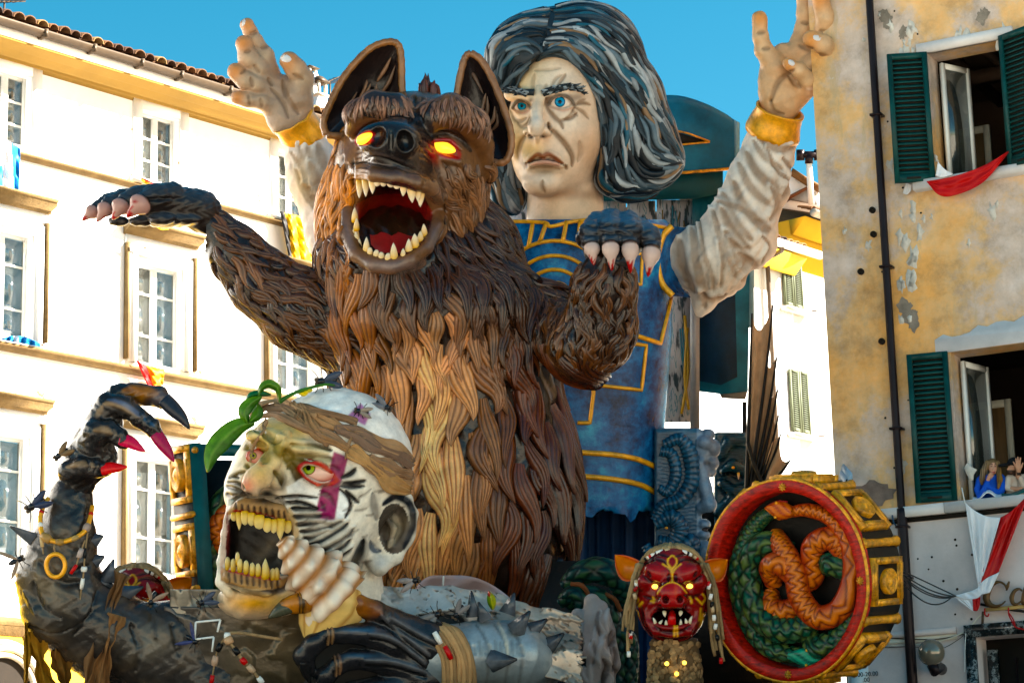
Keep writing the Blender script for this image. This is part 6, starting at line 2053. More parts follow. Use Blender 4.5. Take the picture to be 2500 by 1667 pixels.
bands = [([(400, 385), (470, 320), (600, 300), (760, 300), (900, 330), (1080, 370), (1160, 400)], 13), ([(405, 360), (480, 290), (600, 260), (700, 290), (800, 330)], 12), ([(440, 370), (560, 350), (680, 390), (780, 440), (860, 480), (960, 560)], 9),
   ([(740, 290), (800, 340), (830, 420), (900, 500), (1000, 540), (1100, 590)], 12), ([(800, 310), (900, 370), (990, 410), (1100, 470), (1200, 540)], 13), ([(860, 470), (980, 510), (1120, 600), (1250, 690), (1330, 760)], 15), ([(1000, 440), (1150, 480), (1270, 560), (1350, 600), (1480, 650), (1540, 690)], 18),
   ([(1100, 590), (1200, 660), (1320, 750), (1400, 830), (1520, 880)], 19), ([(1150, 470), (1250, 500), (1350, 560), (1450, 590), (1540, 660)], 15), ([(1240, 640), (1330, 700), (1430, 740), (1540, 770)], 18), ([(1300, 730), (1400, 790), (1540, 830)], 16),
   ([(580, 280), (700, 350), (790, 430)], 7), ([(700, 270), (740, 340), (720, 400)], 8), ([(760, 280), (820, 350), (880, 360)], 7), ([(480, 330), (520, 290), (640, 270), (700, 300)], 8)]
for pts, w in bands:
 V, F = ribbon(f, cx(pts), w * 1.4, DG_, 5 + rng.uniform(0, 9), nz=19)
 add('headband_rag', V, F, M_rag, ghoul, rag_c[rng.integers(0, 5)] * rng.uniform(.8, 1.2))
for pts, w in (([(520, 390), (470, 480), (420, 560), (390, 690)], 5), ([(1150, 400), (1130, 480), (1090, 570), (1075, 660)], 4.5), ([(1160, 440), (1100, 560), (1085, 640)], 3)):
 V, F = ribbon(f, cx(pts), w, DG_, 9, nz=5)
 add('hanging_rag', V, F, M_rag, ghoul, rag_c[1])

# leaves and stalk on the head
def leaf_blade(pts, w, z, D, parent, name='leaf', c0=A(.03, .11, .012), c1=A(.13, .25, .02)):
 p = catmull(np.asarray(pts, float), 8)
 t = np.linspace(0, 1, len(p))
 T = nrm(np.gradient(p, axis=0))
 n_ = np.column_stack([-T[:, 1], T[:, 0]])
 V, C = [], []
 for i in range(len(p)):
  for u in np.linspace(-1, 1, 9):
   ww = w * math.sin(min(t[i] * .93 + .05, 1) * math.pi) ** .8
   V.append((*(p[i] + n_[i] * ww * u), z[0] + (z[1] - z[0]) * t[i] - 10 * abs(u) + 8 * math.sin(t[i] * 3)))
   C.append(c0 + (c1 - c0) * (.5 + .5 * u) * (1 if abs(u) > .1 else 1.8))
 V, F = sheet(S2W(np.array(V).reshape(len(p), 9, 3), D))
 d = -FW * .006
 V2, F2 = thick(V, F, -d)
 return add(name, V2, F2, M_leaf, parent, np.vstack([C, C]))
M_leaf = paint('painted_leaf', None, .32, .45, 12, .15, 30, coat=.2)
plant = thing('leafy_sprig', 'green leafy sprig with yellow flower tucked in the headband of the ghoul', 'plant', P(640, 1010, DG_ - .3))
leaf_blade(cx([(420, 390), (300, 420), (180, 520), (110, 620), (80, 750)]), 26, (120, 160), DG_, plant)
leaf_blade(cx([(470, 200), (380, 260), (345, 320), (370, 395)]), 17, (110, 130), DG_, plant)
leaf_blade(cx([(600, 235), (590, 150), (530, 110), (470, 140), (440, 240)]), 11, (90, 110), DG_, plant)
leaf_blade(cx([(540, 190), (470, 180), (400, 190), (355, 225)]), 9, (95, 110), DG_, plant, c0=A(.01, .07, .03), c1=A(.03, .16, .06))
leaf_blade(cx([(440, 250), (440, 330), (380, 390)]), 14, (105, 130), DG_, plant)
leaf_blade(cx([(350, 620), (335, 660), (335, 700)]), 6, (60, 70), DG_, plant)
V, F = stube(np.column_stack([catmull(cx([(600, 240), (680, 190), (800, 145), (930, 115), (1000, 120)]), 6), np.linspace(80, 40, 25)]), np.linspace(6, 2.5, 25), DG_, 8)
add('stalk', V, F, M_leaf, plant, A(.05, .15, .02))
for kx, ky in ((760, 178), (790, 168), (815, 160), (780, 185)):
 leaf_blade(cx([(kx - 25, ky + 8), (kx, ky), (kx + 28, ky - 6)]), 5, (60, 64), DG_, plant, 'petal', A(.6, .48, .02), A(.75, .62, .03))

# ---- raised left arm of the ghoul
a_ = Sdf(20, 560, 1120, 1700, -140, 190, 4.5)
a_.chain([(182, 1180, 40, 42), (172, 1230, 40, 52), (160, 1300, 40, 72), (140, 1400, 30, 98), (165, 1480, 20, 112), (260, 1550, 10, 112), (360, 1600, 0, 110), (520, 1680, -20, 120)], 25)
a_.ell((410, 1560, 20), (110, 95, 90), 30)
k = Skin(a_, A(.052, .043, .038))
k.blob((120, 1420), (60, 110), A(.17, .135, .09), .7, nz=-1).blob((185, 1230), (30, 80), blk, .8).blob((380, 1570), (60, 40), A(.26, .22, .17), .6).blob((430, 1620), (60, 60), A(.07, .06, .055), .7).blob((150, 1500), (90, 40), A(.03, .028, .027), .7)
for pts, w, d in (([(60, 1520), (130, 1545), (190, 1525), (240, 1480)], 3, -4), ([(95, 1370), (150, 1420), (200, 1420)], 12, -8), ([(80, 1420), (100, 1480), (150, 1510)], 9, -6), ([(170, 1400), (220, 1380)], 8, -6), ([(240, 1440), (220, 1500), (180, 1550)], 6, -5), ([(320, 1520), (340, 1580), (330, 1640)], 9, -7), ([(420, 1520), (440, 1600)], 10, -6), ([(370, 1500), (380, 1560)], 7, 5), ([(60, 1440), (90, 1500)], 8, 6)):
 k.stroke(pts, w, d, blk * 1.4, .7, nz=-.5)
n_ = k.V * .05
lump = np.sin(n_[:, 0] * .9 + np.sin(n_[:, 1] * .7)) * np.sin(n_[:, 1] * .8 + np.sin(n_[:, 2] * .6)) + .4 * np.sin(n_[:, 0] * 3.1 + 1.5 * np.sin(n_[:, 1] * 2.3)) * np.sin(n_[:, 1] * 2.7)
k.d += 3 * lump
k.where(np.clip(lump, 0, 1), A(.15, .11, .075), .4)
k.add('forearm', M_black, ghoul, DG_)
hb = [[(205, 1120, 60, 50), (230, 1075, 60, 46), (262, 1030, 60, 40)],
   [(250, 1000, 30, 30), (290, 965, 20, 27), (330, 962, 30, 27), (385, 968, 50, 25), (400, 980, 58, 20)],
   [(238, 1040, 70, 36), (262, 990, 80, 30), (305, 992, 90, 26), (340, 1020, 100, 22), (368, 1040, 105, 21), (385, 1065, 108, 16)],
   [(220, 1090, 85, 36), (232, 1055, 105, 30), (268, 1050, 115, 24), (292, 1068, 122, 21), (305, 1080, 124, 17)],
   [(190, 1150, 80, 34), (165, 1150, 95, 24), (200, 1140, 112, 22), (235, 1143, 120, 21), (256, 1146, 122, 17)],
   [(195, 1160, 50, 46), (182, 1200, 40, 42)]]
s = Sdf(100, 480, 900, 1260, -20, 180, 3.2)
for c in hb:
 s.chain(c, 10)
s.ell((240, 1120, 60), (48, 50, 40), 18)
k = Skin(s, A(.028, .024, .023))
hl = A(.30, .20, .12)  # brown for highlights painted along the fingers
k.stroke([(252, 985), (285, 985), (318, 1000), (345, 1020)], 8, 2, hl, .75).stroke([(228, 1050), (255, 1048), (285, 1060)], 7, 2, hl, .7).stroke([(160, 1140), (200, 1132), (240, 1138)], 6, 2, hl, .7).stroke([(235, 1020), (250, 990)], 6, 0, hl, .5)
k.stroke([(300, 955), (340, 955), (385, 962)], 13, 0, A(.36, .15, .035), .8).blob((390, 970), (24, 20), A(.22, .18, .19), .7).blob((345, 975), (12, 12), A(.30, .13, .04), .6)
k.stroke([(262, 975), (300, 985), (350, 1020), (378, 1040)], 5, 0, A(.05, .12, .24), .6, nz=-.4).blob((225, 1160), (30, 20), A(.04, .03, .03), .7)
for x, y in ((232, 1138), (245, 1142), (215, 1136), (275, 1056), (290, 1064), (345, 1024), (360, 1034)):
 k.stroke([(x - 4, y - 16), (x + 3, y), (x - 2, y + 16)], 3, -3, blk, .8)
n_ = k.V * .09
k.d += 1.6 * np.sin(n_[:, 0] * 1.9 + 2 * np.sin(n_[:, 1] * 1.3)) * np.sin(n_[:, 1] * 1.7 + 2 * np.sin(n_[:, 2]))
arm_h = k.add('clawed_hand', M_black, ghoul, DG_)
def nail(pts, z, r, c, D, parent, name='claw', n=14, flat=.75):
 p = catmull(np.asarray(pts, float), 7)
 t = np.linspace(0, 1, len(p))
 V, F = tube(S2W(np.column_stack([p, np.linspace(z[0], z[1], len(p))]), D), np.maximum(r * np.clip(1 - t, 0, 1) ** .6 * (.9 + .3 * np.sin(t * 2.6)), .4) * D / FPX, n, sq=flat)
 cc = c * rng.uniform(.85, 1.15, (len(V), 1))
 return add(name, V, F, M_eye, parent, cc)
nail([(400, 975), (425, 1000), (446, 1022), (463, 1048)], (66, 75), 22, A(.03, .035, .05), DG_, arm_h)
nail([(380, 1058), (396, 1082), (412, 1105), (425, 1128)], (114, 118), 19, A(.34, .008, .085), DG_, arm_h)
nail([(294, 1072), (315, 1078), (335, 1090), (355, 1102)], (130, 134), 18, A(.52, .05, .10), DG_, arm_h)
nail([(248, 1146), (268, 1142), (290, 1141), (312, 1139)], (128, 130), 17, A(.56, .018, .045), DG_, arm_h)
def spike(b, tip, r, z, D, parent, c=A(.05, .055, .065), sides=4):
 bb, tt = A(*b, z[0]), A(*tip, z[1])
 ax = nrm(tt - bb)
 u = nrm(np.cross(ax, A(.3, .5, 1)))
 w = np.cross(ax, u)
 V = [bb + (u * math.cos(q) + w * math.sin(q)) * r - ax * 6 for q in np.arange(sides) * 2 * math.pi / sides + .6] + [tt + (u * math.cos(q) + w * math.sin(q)) * 3 for q in np.arange(sides) * 2 * math.pi / sides + .6]
 V = S2W(np.array(V), D)
 i = np.arange(sides)
 F = [np.stack([i, (i + 1) % sides, (i + 1) % sides + sides, i + sides], -1), list(range(sides, 2 * sides)), list(range(sides))[::-1]]
 C = np.vstack([np.tile(c * 3.2 + .03, (sides, 1)), np.tile(c * .5, (sides, 1))])
 add('spike', V, F, M_black, parent, C, False)
for b_, t_, r in (((222, 1320), (252, 1308), 30), ((222, 1372), (255, 1358), 28), ((225, 1415), (282, 1432), 26), ((262, 1410), (278, 1364), 22), ((85, 1318), (24, 1284), 26), ((300, 1450), (350, 1432), 24)):
 spike(b_, t_, r, (60, 72), DG_, ghoul)

# wrist ornaments: things of their own hanging on the arm
def solo_tube(pts, r, D, mat, label, cat, name, n=8):
 V, F = stube(np.asarray(pts, float), r, D, n)
 return solo(name, V, F, mat, label, cat)
wb = thing('bead_bracelet', 'brown leather and bead bracelet round the black wrist of the ghoul', 'bracelet', P(150, 1330, DG_ - .3))
ring = [(118, 1215, 80), (104, 1240, 95), (98, 1270, 110), (105, 1305, 130), (135, 1322, 142), (170, 1318, 138), (205, 1298, 122), (220, 1265, 100), (226, 1235, 80)]
V, F = stube(catmull(ring, 6), 6, DG_, 8)
add('strap', V, F, M_gold, wb)
for i, (c, r, L) in enumerate(((A(.5, .02, .02), 7, 10), (A(.75, .73, .7), 7, 16), (A(.38, .24, .12), 12, 26), (A(.36, .22, .10), 9, 20), (A(.40, .28, .14), 7, 22), (A(.36, .28, .24), 10, 20), (A(.5, .02, .02), 7, 12))):
 p = catmull(ring, 6)
 j = 8 + i * 6
 mid, tn = p[j], nrm(p[j + 1] - p[j - 1])
 V, F = stube([mid - tn * L / 2, mid, mid + tn * L / 2], [r * .8, r, r * .8], DG_, 9)
 add('bead', V, F, M_bead, wb, c)
gr = thing('gold_ring', 'gold ring hanging on a cord below the bracelet of the ghoul', 'ring', P(135, 1412, DG_ - .5))
th_ = np.linspace(0, 2 * math.pi, 33)
V, F = stube(np.column_stack([136 + 23 * np.cos(th_), 1380 + 28 * np.sin(th_), 150 + 4 * np.cos(th_)]), 5.5, DG_, 10, caps=False)
add('band', V, F, M_gold, gr)
V, F = stube([(134, 1322, 142), (132, 1338, 150), (136, 1354, 152)], 2, DG_, 6)
add('cord', V, F, M_cord, gr)
def bead_string(pts, beads, D, label, name='bead_string', r=2.0):
 p = catmull(np.asarray(pts, float), 10)
 t = thing(name, label, 'bead string', S2W(p[-1], D))
 V, F = stube(p, r, D, 6)
 add('cord', V, F, M_cord, t)
 for q, c, br_, L in beads:
  j = int(np.clip(q * (len(p) - 1), 1, len(p) - 2))
  tn = nrm(p[j + 1] - p[j - 1])
  V, F = stube([p[j] - tn * L / 2, p[j], p[j] + tn * L / 2], [br_ * .85, br_, br_ * .85], D, 9)
  add('bead', V, F, M_bead, t, c)
 return t
red_, wh_, bk_, wd_ = A(.5, .015, .02), A(.74, .72, .68), A(.015, .015, .015), A(.42, .28, .17)
bead_string([(214, 1300, 120), (208, 1345, 140), (204, 1400, 142), (196, 1460, 130), (198, 1512, 125)], [(.28, bk_, 5, 26), (.45, wh_, 8, 12), (.62, wh_, 5, 26)], DG_, 'long string of black and white beads hanging from the raised wrist')
bead_string([(208, 1318, 130), (196, 1350, 145), (185, 1380, 150), (172, 1400, 150)], [(.35, A(.45, .36, .32), 7, 24), (.8, red_, 5, 26)], DG_, 'short bead string ending in a red bead near the gold ring')
bead_string([(100, 1290, 125), (102, 1320, 132), (106, 1352, 135)], [(.5, A(.55, .42, .26), 5, 30)], DG_, 'tan bead drop on the left side of the raised wrist')

# hanging rags from the arm
def rag(pts, w, z, D, label, c, name='rag_strip', solo_=True, parent=None, seed=0):
 g = np.random.default_rng(seed)
 p = catmull(np.asarray(pts, float), 8)
 t = np.linspace(0, 1, len(p))
 T = nrm(np.gradient(p, axis=0))
 n_ = np.column_stack([-T[:, 1], T[:, 0]])
 ph = g.uniform(0, 6, 3)
 V = []
 for i in range(len(p)):
  for u in np.linspace(-1, 1, 15):
   ww = w * (.7 + .3 * math.sin(t[i] * 7 + ph[0]) + .12 * math.sin(t[i] * 23 + ph[1] + u * 3))
   V.append((*(p[i] + n_[i] * ww * u), z + 9 * math.sin(u * 6 + ph[2] + t[i] * 4) + 5 * math.sin(u * 13 + ph[1]) + 4 * math.sin(t[i] * 17 + u * 3)))
 V, F = sheet(S2W(np.array(V).reshape(len(p), 15, 3), D))
 V, F = thick(V, F, FW * .008)
 return solo(name, V, F, M_rag, label, 'rag', col=c) if parent is None else add(name, V, F, M_rag, parent, c)
rag([(300, 1400), (270, 1480), (245, 1580), (215, 1690)], 30, 110, DG_, 'broad torn brown rag hanging in front of the bent elbow', A(.20, .115, .065), seed=1)
rag([(285, 1500), (262, 1580), (235, 1690)], 26, 125, DG_, 'frayed rust brown rag nearest the torso of the ghoul', A(.26, .14, .075), seed=2)
rag([(90, 1540), (95, 1600), (120, 1700)], 34, 70, DG_, 'ochre brown rag hanging below the forearm at the lower left', A(.34, .18, .05), seed=3)
rag([(140, 1580), (155, 1640), (165, 1710)], 26, 60, DG_, 'dark brown rag hanging between the two lower left rags', A(.20, .10, .04), seed=4)
rag([(64, 1520), (66, 1600), (60, 1690)], 10, 80, DG_, 'thin strip of ochre rag at the far lower left', A(.36, .20, .06), seed=5)

# ---- torso in crumpled cloth
def crumple(x0, x1, y0, y1, zfun, D, name, parent, colf, nx=60, ny=40, amp=14, seed=0, edge=0, mat=None, facet=True, nc=30, drop=0):
 g = np.random.default_rng(seed)
 xs, ys = np.meshgrid(np.linspace(0, 1, nx), np.linspace(0, 1, ny))
 c = g.uniform(0, 1, (nc, 2))
 hts = g.uniform(-1, 1, nc)
 gx = g.uniform(-1, 1, (nc, 2)) * 3.0
 d = (xs[..., None] - c[:, 0]) ** 2 * 1.6 + (ys[..., None] - c[:, 1]) ** 2
 o = np.argsort(d, -1)[..., :2]
 def pl(i):
  return hts[i] * .6 + gx[i, 0] * (xs - c[i, 0]) + gx[i, 1] * (ys - c[i, 1])
 hz = np.maximum(pl(o[..., 0]), pl(o[..., 1]))
 X, Y = x0 + (x1 - x0) * xs, y0 + (y1 - y0) * ys
 X = X + edge * g.standard_normal(X.shape) * 2
 Y = Y + drop * np.clip((X - 1140) / 280, 0, 1)
 Y = Y + (edge * np.sin(xs * 23 + seed) * 2 + edge * np.sin(xs * 57)) * (1 - ys)
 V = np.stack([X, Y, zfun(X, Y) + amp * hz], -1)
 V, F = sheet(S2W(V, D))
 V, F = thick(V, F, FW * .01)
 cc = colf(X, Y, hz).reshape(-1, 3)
 return add(name, V, F, mat or M_foil, parent, np.vstack([cc, cc]), not facet)
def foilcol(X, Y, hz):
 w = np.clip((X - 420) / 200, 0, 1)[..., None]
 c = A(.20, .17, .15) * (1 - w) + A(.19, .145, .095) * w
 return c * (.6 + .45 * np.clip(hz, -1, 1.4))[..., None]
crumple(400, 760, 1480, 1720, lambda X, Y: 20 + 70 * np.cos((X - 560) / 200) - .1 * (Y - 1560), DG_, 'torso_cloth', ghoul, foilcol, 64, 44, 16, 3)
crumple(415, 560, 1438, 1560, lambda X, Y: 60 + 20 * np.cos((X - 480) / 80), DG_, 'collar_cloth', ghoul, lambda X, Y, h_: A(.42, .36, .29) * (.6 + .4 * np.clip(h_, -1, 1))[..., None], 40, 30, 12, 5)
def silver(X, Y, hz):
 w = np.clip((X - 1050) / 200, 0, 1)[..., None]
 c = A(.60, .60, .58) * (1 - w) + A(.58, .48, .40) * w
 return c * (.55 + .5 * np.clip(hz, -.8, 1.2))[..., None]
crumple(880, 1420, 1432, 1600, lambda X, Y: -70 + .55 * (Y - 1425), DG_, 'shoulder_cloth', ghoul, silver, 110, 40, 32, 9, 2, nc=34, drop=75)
MB().put(*ellip(S2W(A(900, 1640, -60), DG_), A(1.6, .5, .75) * .9, 24, 12)).add('torso', paint('torso_dark', A(.05, .045, .04), .6), ghoul)
MB().put(*ellip(S2W(A(560, 1720, -60), DG_), A(.8, .4, .75) * .9, 24, 12)).add('torso', paint('torso_dark', A(.05, .045, .04), .6), ghoul)
# spiked grey bracer and gloved hand holding the shell
s = Sdf(1030, 1420, 1480, 1760, -140, 160, 4.5)
s.chain([(1085, 1612, 40, 88), (1180, 1608, 30, 92), (1260, 1612, 20, 92)], 20).seg((1260, 1612, 20, 92), (1330, 1640, -20, 40), 30)
k = Skin(s, A(.30, .34, .36))
for x in (1160, 1205, 1240):
 k.stroke([(x, 1520), (x + 25, 1560), (x + 35, 1610), (x + 25, 1680)], 4, -3, A(.10, .10, .10), .5)
for j in range(12):
 x = 1130 + j * 13
 k.stroke([(x, 1560 + (j % 3) * 6), (x + 5, 1600)], 4, -3, A(.16, .17, .18), .5)
k.stroke([(1215, 1515), (1235, 1560), (1240, 1600)], 4, 3, A(.55, .50, .42), .8).blob((1200, 1680), (160, 50), A(.16, .15, .13), .8)
brc = k.add('bracer', M_foil, ghoul, DG_)
for b_, t_, r, z in (((1155, 1500), (1150, 1441), 20, (40, 40)), ((1182, 1506), (1168, 1469), 22, (70, 80)), ((1240, 1492), (1256, 1446), 22, (20, 20)), ((1262, 1535), (1294, 1491), 26, (90, 110)), ((1302, 1535), (1336, 1510), 22, (60, 60)), ((1335, 1578), (1377, 1545), 26, (40, 50)), ((1206, 1612), (1262, 1609), 30, (120, 150)), ((1380, 1600), (1395, 1588), 14, (30, 30))):
 spike(b_, t_, r, z, DG_, ghoul, A(.045, .05, .058))
s = Sdf(640, 1110, 1430, 1740, -60, 230, 3.6)
hb = [[(700, 1478, 190, 20), (720, 1474, 192, 23), (742, 1470, 192, 25), (785, 1466, 190, 22), (826, 1464, 185, 26), (870, 1475, 170, 26), (915, 1492, 140, 27), (960, 1520, 110, 34)],
   [(752, 1632, 150, 20), (742, 1600, 165, 26), (765, 1572, 175, 25), (805, 1547, 175, 24), (835, 1545, 170, 25), (900, 1548, 150, 29), (960, 1570, 120, 36), (1020, 1600, 80, 50)],
   [(770, 1690, 140, 22), (795, 1650, 150, 24), (825, 1622, 150, 23), (860, 1608, 150, 25), (920, 1612, 130, 28), (1000, 1630, 90, 44)],
   [(960, 1520, 110, 34), (1040, 1570, 70, 62), (1090, 1610, 40, 74)], [(860, 1690, 120, 30), (960, 1680, 100, 40), (1040, 1660, 60, 60)]]
for c in hb:
 s.chain(c, 9)
k = Skin(s, A(.026, .025, .028))
k.stroke([(712, 1474), (760, 1468), (830, 1462), (880, 1475)], 26, 0, A(.42, .18, .035), .95, z=150, taper=False).stroke([(850, 1468), (900, 1482), (930, 1496)], 18, 0, A(.24, .09, .045), .8)
for x, y, c in ((738, 1470, A(.42, .20, .06)), (746, 1470, A(.30, .13, .03)), (822, 1463, A(.40, .18, .05)), (832, 1464, A(.28, .12, .04)), (803, 1548, A(.36, .22, .13)), (812, 1546, A(.30, .18, .1)), (822, 1625, A(.34, .2, .12)), (831, 1620, A(.28, .16, .1))):
 k.stroke([(x - 6, y - 26), (x, y), (x - 2, y + 26)], 3.2, 3.5, c, .9)
 k.stroke([(x - 11, y - 26), (x - 5, y), (x - 7, y + 26)], 2.4, -3, blk, .9)
for pts in ([(930, 1500), (980, 1545), (1050, 1600)], [(900, 1545), (960, 1560), (1040, 1620)], [(950, 1505), (1010, 1540), (1070, 1570)], [(890, 1610), (960, 1615), (1040, 1640)]):
 k.stroke(pts, 6, 4, A(.16, .16, .17), .6)
 k.stroke(np.asarray(pts, float) + A(2, 14), 6, -4, blk * .6, .7)
k.blob((880, 1538), (40, 6), A(.06, .14, .24), .7).blob((870, 1600), (40, 6), A(.06, .13, .22), .6)
rh = k.add('clawed_hand', M_black, ghoul, DG_)
nail([(716, 1474), (695, 1482), (675, 1494), (655, 1508)], (196, 190), 22, A(.085, .085, .06), DG_, rh)
nail([(744, 1612), (748, 1640), (758, 1668)], (170, 165), 20, blk * 1.5, DG_, rh)
mb = MB()
for j in range(9):
 x = 1050 + j * 9
 p = catmull(A((x - 30, 1528 - j * .5, 75), (x, 1545, 112), (x + 30, 1600, 128), (x + 36, 1660, 118), (x + 30, 1700, 90)) + rng.uniform(-3, 3, (5, 3)), 6)
 V, F = stube(p, 6.5, DG_, 7)
 add('wrist_cord', V, F, M_rag, ghoul, A(.42, .27, .16) * rng.uniform(.7, 1.2))
for (x, y, z), c, dx in (((1068, 1556, 140), wh_, (8, 14)), ((1094, 1592, 142), red_, (8, 16))):
 V, F = stube([(x - dx[0], y - dx[1], z), (x, y, z + 2), (x + dx[0], y + dx[1], z)], [6, 7, 6], DG_, 9)
 add('bead', V, F, M_bead, ghoul, c)

# conch shell held in the hand
shell = thing('conch_shell', 'large cream conch shell held against the open mouth of the ghoul', 'shell', P(800, 1560, DG_ - .6))
ax0, ax1 = A(688, 1318, 190), A(822, 1462, 150)
tt = np.linspace(0, 1, 90)
th_ = np.linspace(0, 2 * math.pi, 72, endpoint=False)
axd = nrm(ax1 - ax0)
u_ = nrm(np.cross(axd, A(0, 0, 1)))
w_ = np.cross(axd, u_)
L_ = np.linalg.norm(ax1 - ax0)
V, C = [], []
for t in tt:
 base = 14 + 80 * t ** .8
 for q in th_:
  ph = (t ** .75 * 5.2 + q / (2 * math.pi)) % 1.0
  step_ = .90 + .15 * math.sin(ph * math.pi) ** .6
  kn = (.5 + .5 * math.cos(q * 7 + t * 9)) ** 1.5 * .26 * math.sin(ph * math.pi) ** 2 * (t < .72) + (.07 * math.cos(q * 11) * (t >= .6))
  r = base * (step_ + kn)
  V.append(ax0 + axd * (L_ * t) + (u_ * math.cos(q) + w_ * math.sin(q)) * r)
  s_ = min(1, max(0, (math.sin(ph * math.pi) - .15)))
  s_ = s_ * (.6 + .4 * min(1, kn * 5)) if t < .72 else s_
  C.append(A(.40, .20, .10) * (1 - s_) + A(.80, .72, .62) * s_)
V, C = np.array(V), np.array(C)
add('shell', S2W(np.vstack([V, [ax0]]), DG_), [grid_faces(90, 72, True), np.array([[(i + 1) % 72, i, 90 * 72] for i in range(72)])], M_tooth, shell, np.vstack([C, C[:1]]))
V, F = lathe(A(815, 1458, 140), nrm(A(-48, 92, 8)), A(1, 0, 0), [(60, -40), (84, -10), (84, 20), (66, 60), (44, 95), (28, 118), (12, 128), (1, 130)], 40)
V = V + 3 * np.sin(V[:, 1:2] * .35) * A(1, 0, 0)
ang = np.arange(len(V)) % 40
C = np.where((ang % 5 == 0)[:, None], A(.45, .26, .12), A(.70, .50, .25))
add('shell_mouth', S2W(V, DG_), F, M_tooth, shell, C)

# chain with beads round the neck, white frame
bead_string([(690, 1560, 150), (560, 1545, 160), (585, 1600, 170), (620, 1640, 165), (660, 1690, 150)], [(.30, wh_, 9, 16), (.36, A(.50, .33, .22), 12, 18), (.47, bk_, 8, 20), (.58, red_, 8, 18), (.7, A(.5, .36, .26), 8, 22), (.85, wh_, 7, 18)], DG_, 'bead necklace lying across the chest cloth of the ghoul', r=4)
bead_string([(548, 1556, 150), (530, 1590, 152), (522, 1630, 150), (512, 1690, 140)], [(.25, bk_, 8, 22), (.55, A(.48, .34, .26), 8, 24), (.85, red_, 6, 24)], DG_, 'short bead strand hanging left of the chest necklace')
wf = thing('white_wire_frame', 'white wire frame lying on the chest cloth of the ghoul', 'frame', P(500, 1600, DG_ - .4))
for p in ([(478, 1518, 140), (538, 1512, 140)], [(538, 1512, 140), (531, 1542, 144)], [(478, 1518, 140), (475, 1560, 142)], [(475, 1560, 142), (522, 1554, 142)], [(522, 1554, 142), (518, 1590, 142)]):
 V, F = stube(p, 2.6, DG_, 6)
 add('bar', V, F, M_trim, wf)

# flies, every one its own thing
def fly(x, y, z, L, ang, label, D=DG_, wing=(.5, 2), wc=A(.45, .38, .32), grp='flies on the ghoul'):
 L, wc = L * .72, wc * .6
 t = thing('fly', label, 'fly', S2W(A(x, y, z), D), grp)
 c, s_ = math.cos(math.radians(ang)), math.sin(math.radians(ang))
 def q(u, v, h_=0):
  return (x + (u * c - v * s_) * L, y + (u * s_ + v * c) * L, z + h_ * L)
 mb = MB()
 mb.put(*ellip(A(*q(-.18, 0)), A(.34, .16, .16) * L, 12, 9, [A(c, s_, 0), A(-s_, c, 0), A(0, 0, 1)]))
 mb.put(*ellip(A(*q(.18, 0, .03)), A(.2, .17, .17) * L, 12, 9, [A(c, s_, 0), A(-s_, c, 0), A(0, 0, 1)]))
 V, F, _ = mb.get()
 add('fly_body', S2W(V, D), F, M_black, t, A(.014, .015, .02))
 mb = MB()
 for v in (-.09, .09):
  mb.put(*ellip(A(*q(.40, v, .05)), A(.10, .10, .10) * L, 9, 7))
 V, F, _ = mb.get()
 add('fly_eyes', S2W(V, D), F, M_eye, t, A(.10, .075, .055))
 for sg in (-1, 1):
  pts = []
  for i, r in enumerate(np.linspace(0, 1, 7)):
   for v in (-1, 0, 1):
    w = .16 * math.sin(min(r * .95 + .04, 1) * math.pi) ** .6
    pts.append(q(.1 - r * .85, sg * (.06 + r * wing[0] * .5) + v * w, .14 + .06 * r * wing[1]))
  V, F = sheet(S2W(np.array(pts).reshape(7, 3, 3), D))
  V, F = thick(V, F, FW * .003)
  add('wing', V, F, M_leaf, t, wc)
 mb = MB()
 for sg in (-1, 1):
  for u in (-.05, .12, .28):
   mb.put(*tube(S2W(np.array([q(u, sg * .1, 0), q(u + (u - .1) * .8, sg * .38, .12), q(u + (u - .1) * 1.6, sg * .55, -.12)]), D), .012 * L * D / FPX + .002, 5))
 mb.add('fly_legs', M_black, t, col=None) if False else add('fly_legs', mb.get()[0], mb.get()[1], M_black, t, A(.012, .012, .012))
zf = lambda x, y: f.z(x, y) + 12
fly(795, 930, 30, 78, 175, 'fly with dark body standing on the stalk above the headband', wc=A(.10, .12, .17))
fly(882, 1004, zf(882, 1004), 52, 190, 'fly sitting on the magenta patch of the bald head')
fly(938, 990, 40, 62, 30, 'fly at the back edge of the bald head against the fur', wc=A(.3, .3, .33))
fly(40, 1368, 120, 60, -25, 'fly with pale wings on the left edge of the forearm', wing=(1.6, 1), wc=A(.55, .40, .30))
fly(85, 1232, 100, 78, 150, 'fly sitting on the bracelet at the outer wrist', wc=A(.06, .08, .16))
fly(148, 1108, 90, 62, 140, 'fly sitting on the knuckles of the raised clawed hand', wc=A(.30, .2, .12))
fly(372, 1462, 90, 60, 115, 'fly with pale raised wings in front of the rear red mask', wing=(1.2, 2), wc=A(.5, .36, .28))
fly(470, 1562, 140, 56, 35, 'fly with blue and mauve wings on the chest cloth', wing=(1.5, 1), wc=A(.10, .12, .30))
fly(500, 1468, 130, 62, 160, 'fly on the collar just left of the chin', wc=A(.12, .14, .2))
fly(1005, 1420, 60, 64, -20, 'fly near the pale pink cloth behind the bracer', wc=A(.5, .44, .42))
fly(1060, 1505, 90, 70, -35, 'fly lying on the wrist cords beside the bracer', wc=A(.30, .30, .30))
fly(1118, 1494, 70, 60, 125, 'fly between the wrist cords and the spikes', wc=A(.34, .32, .32))
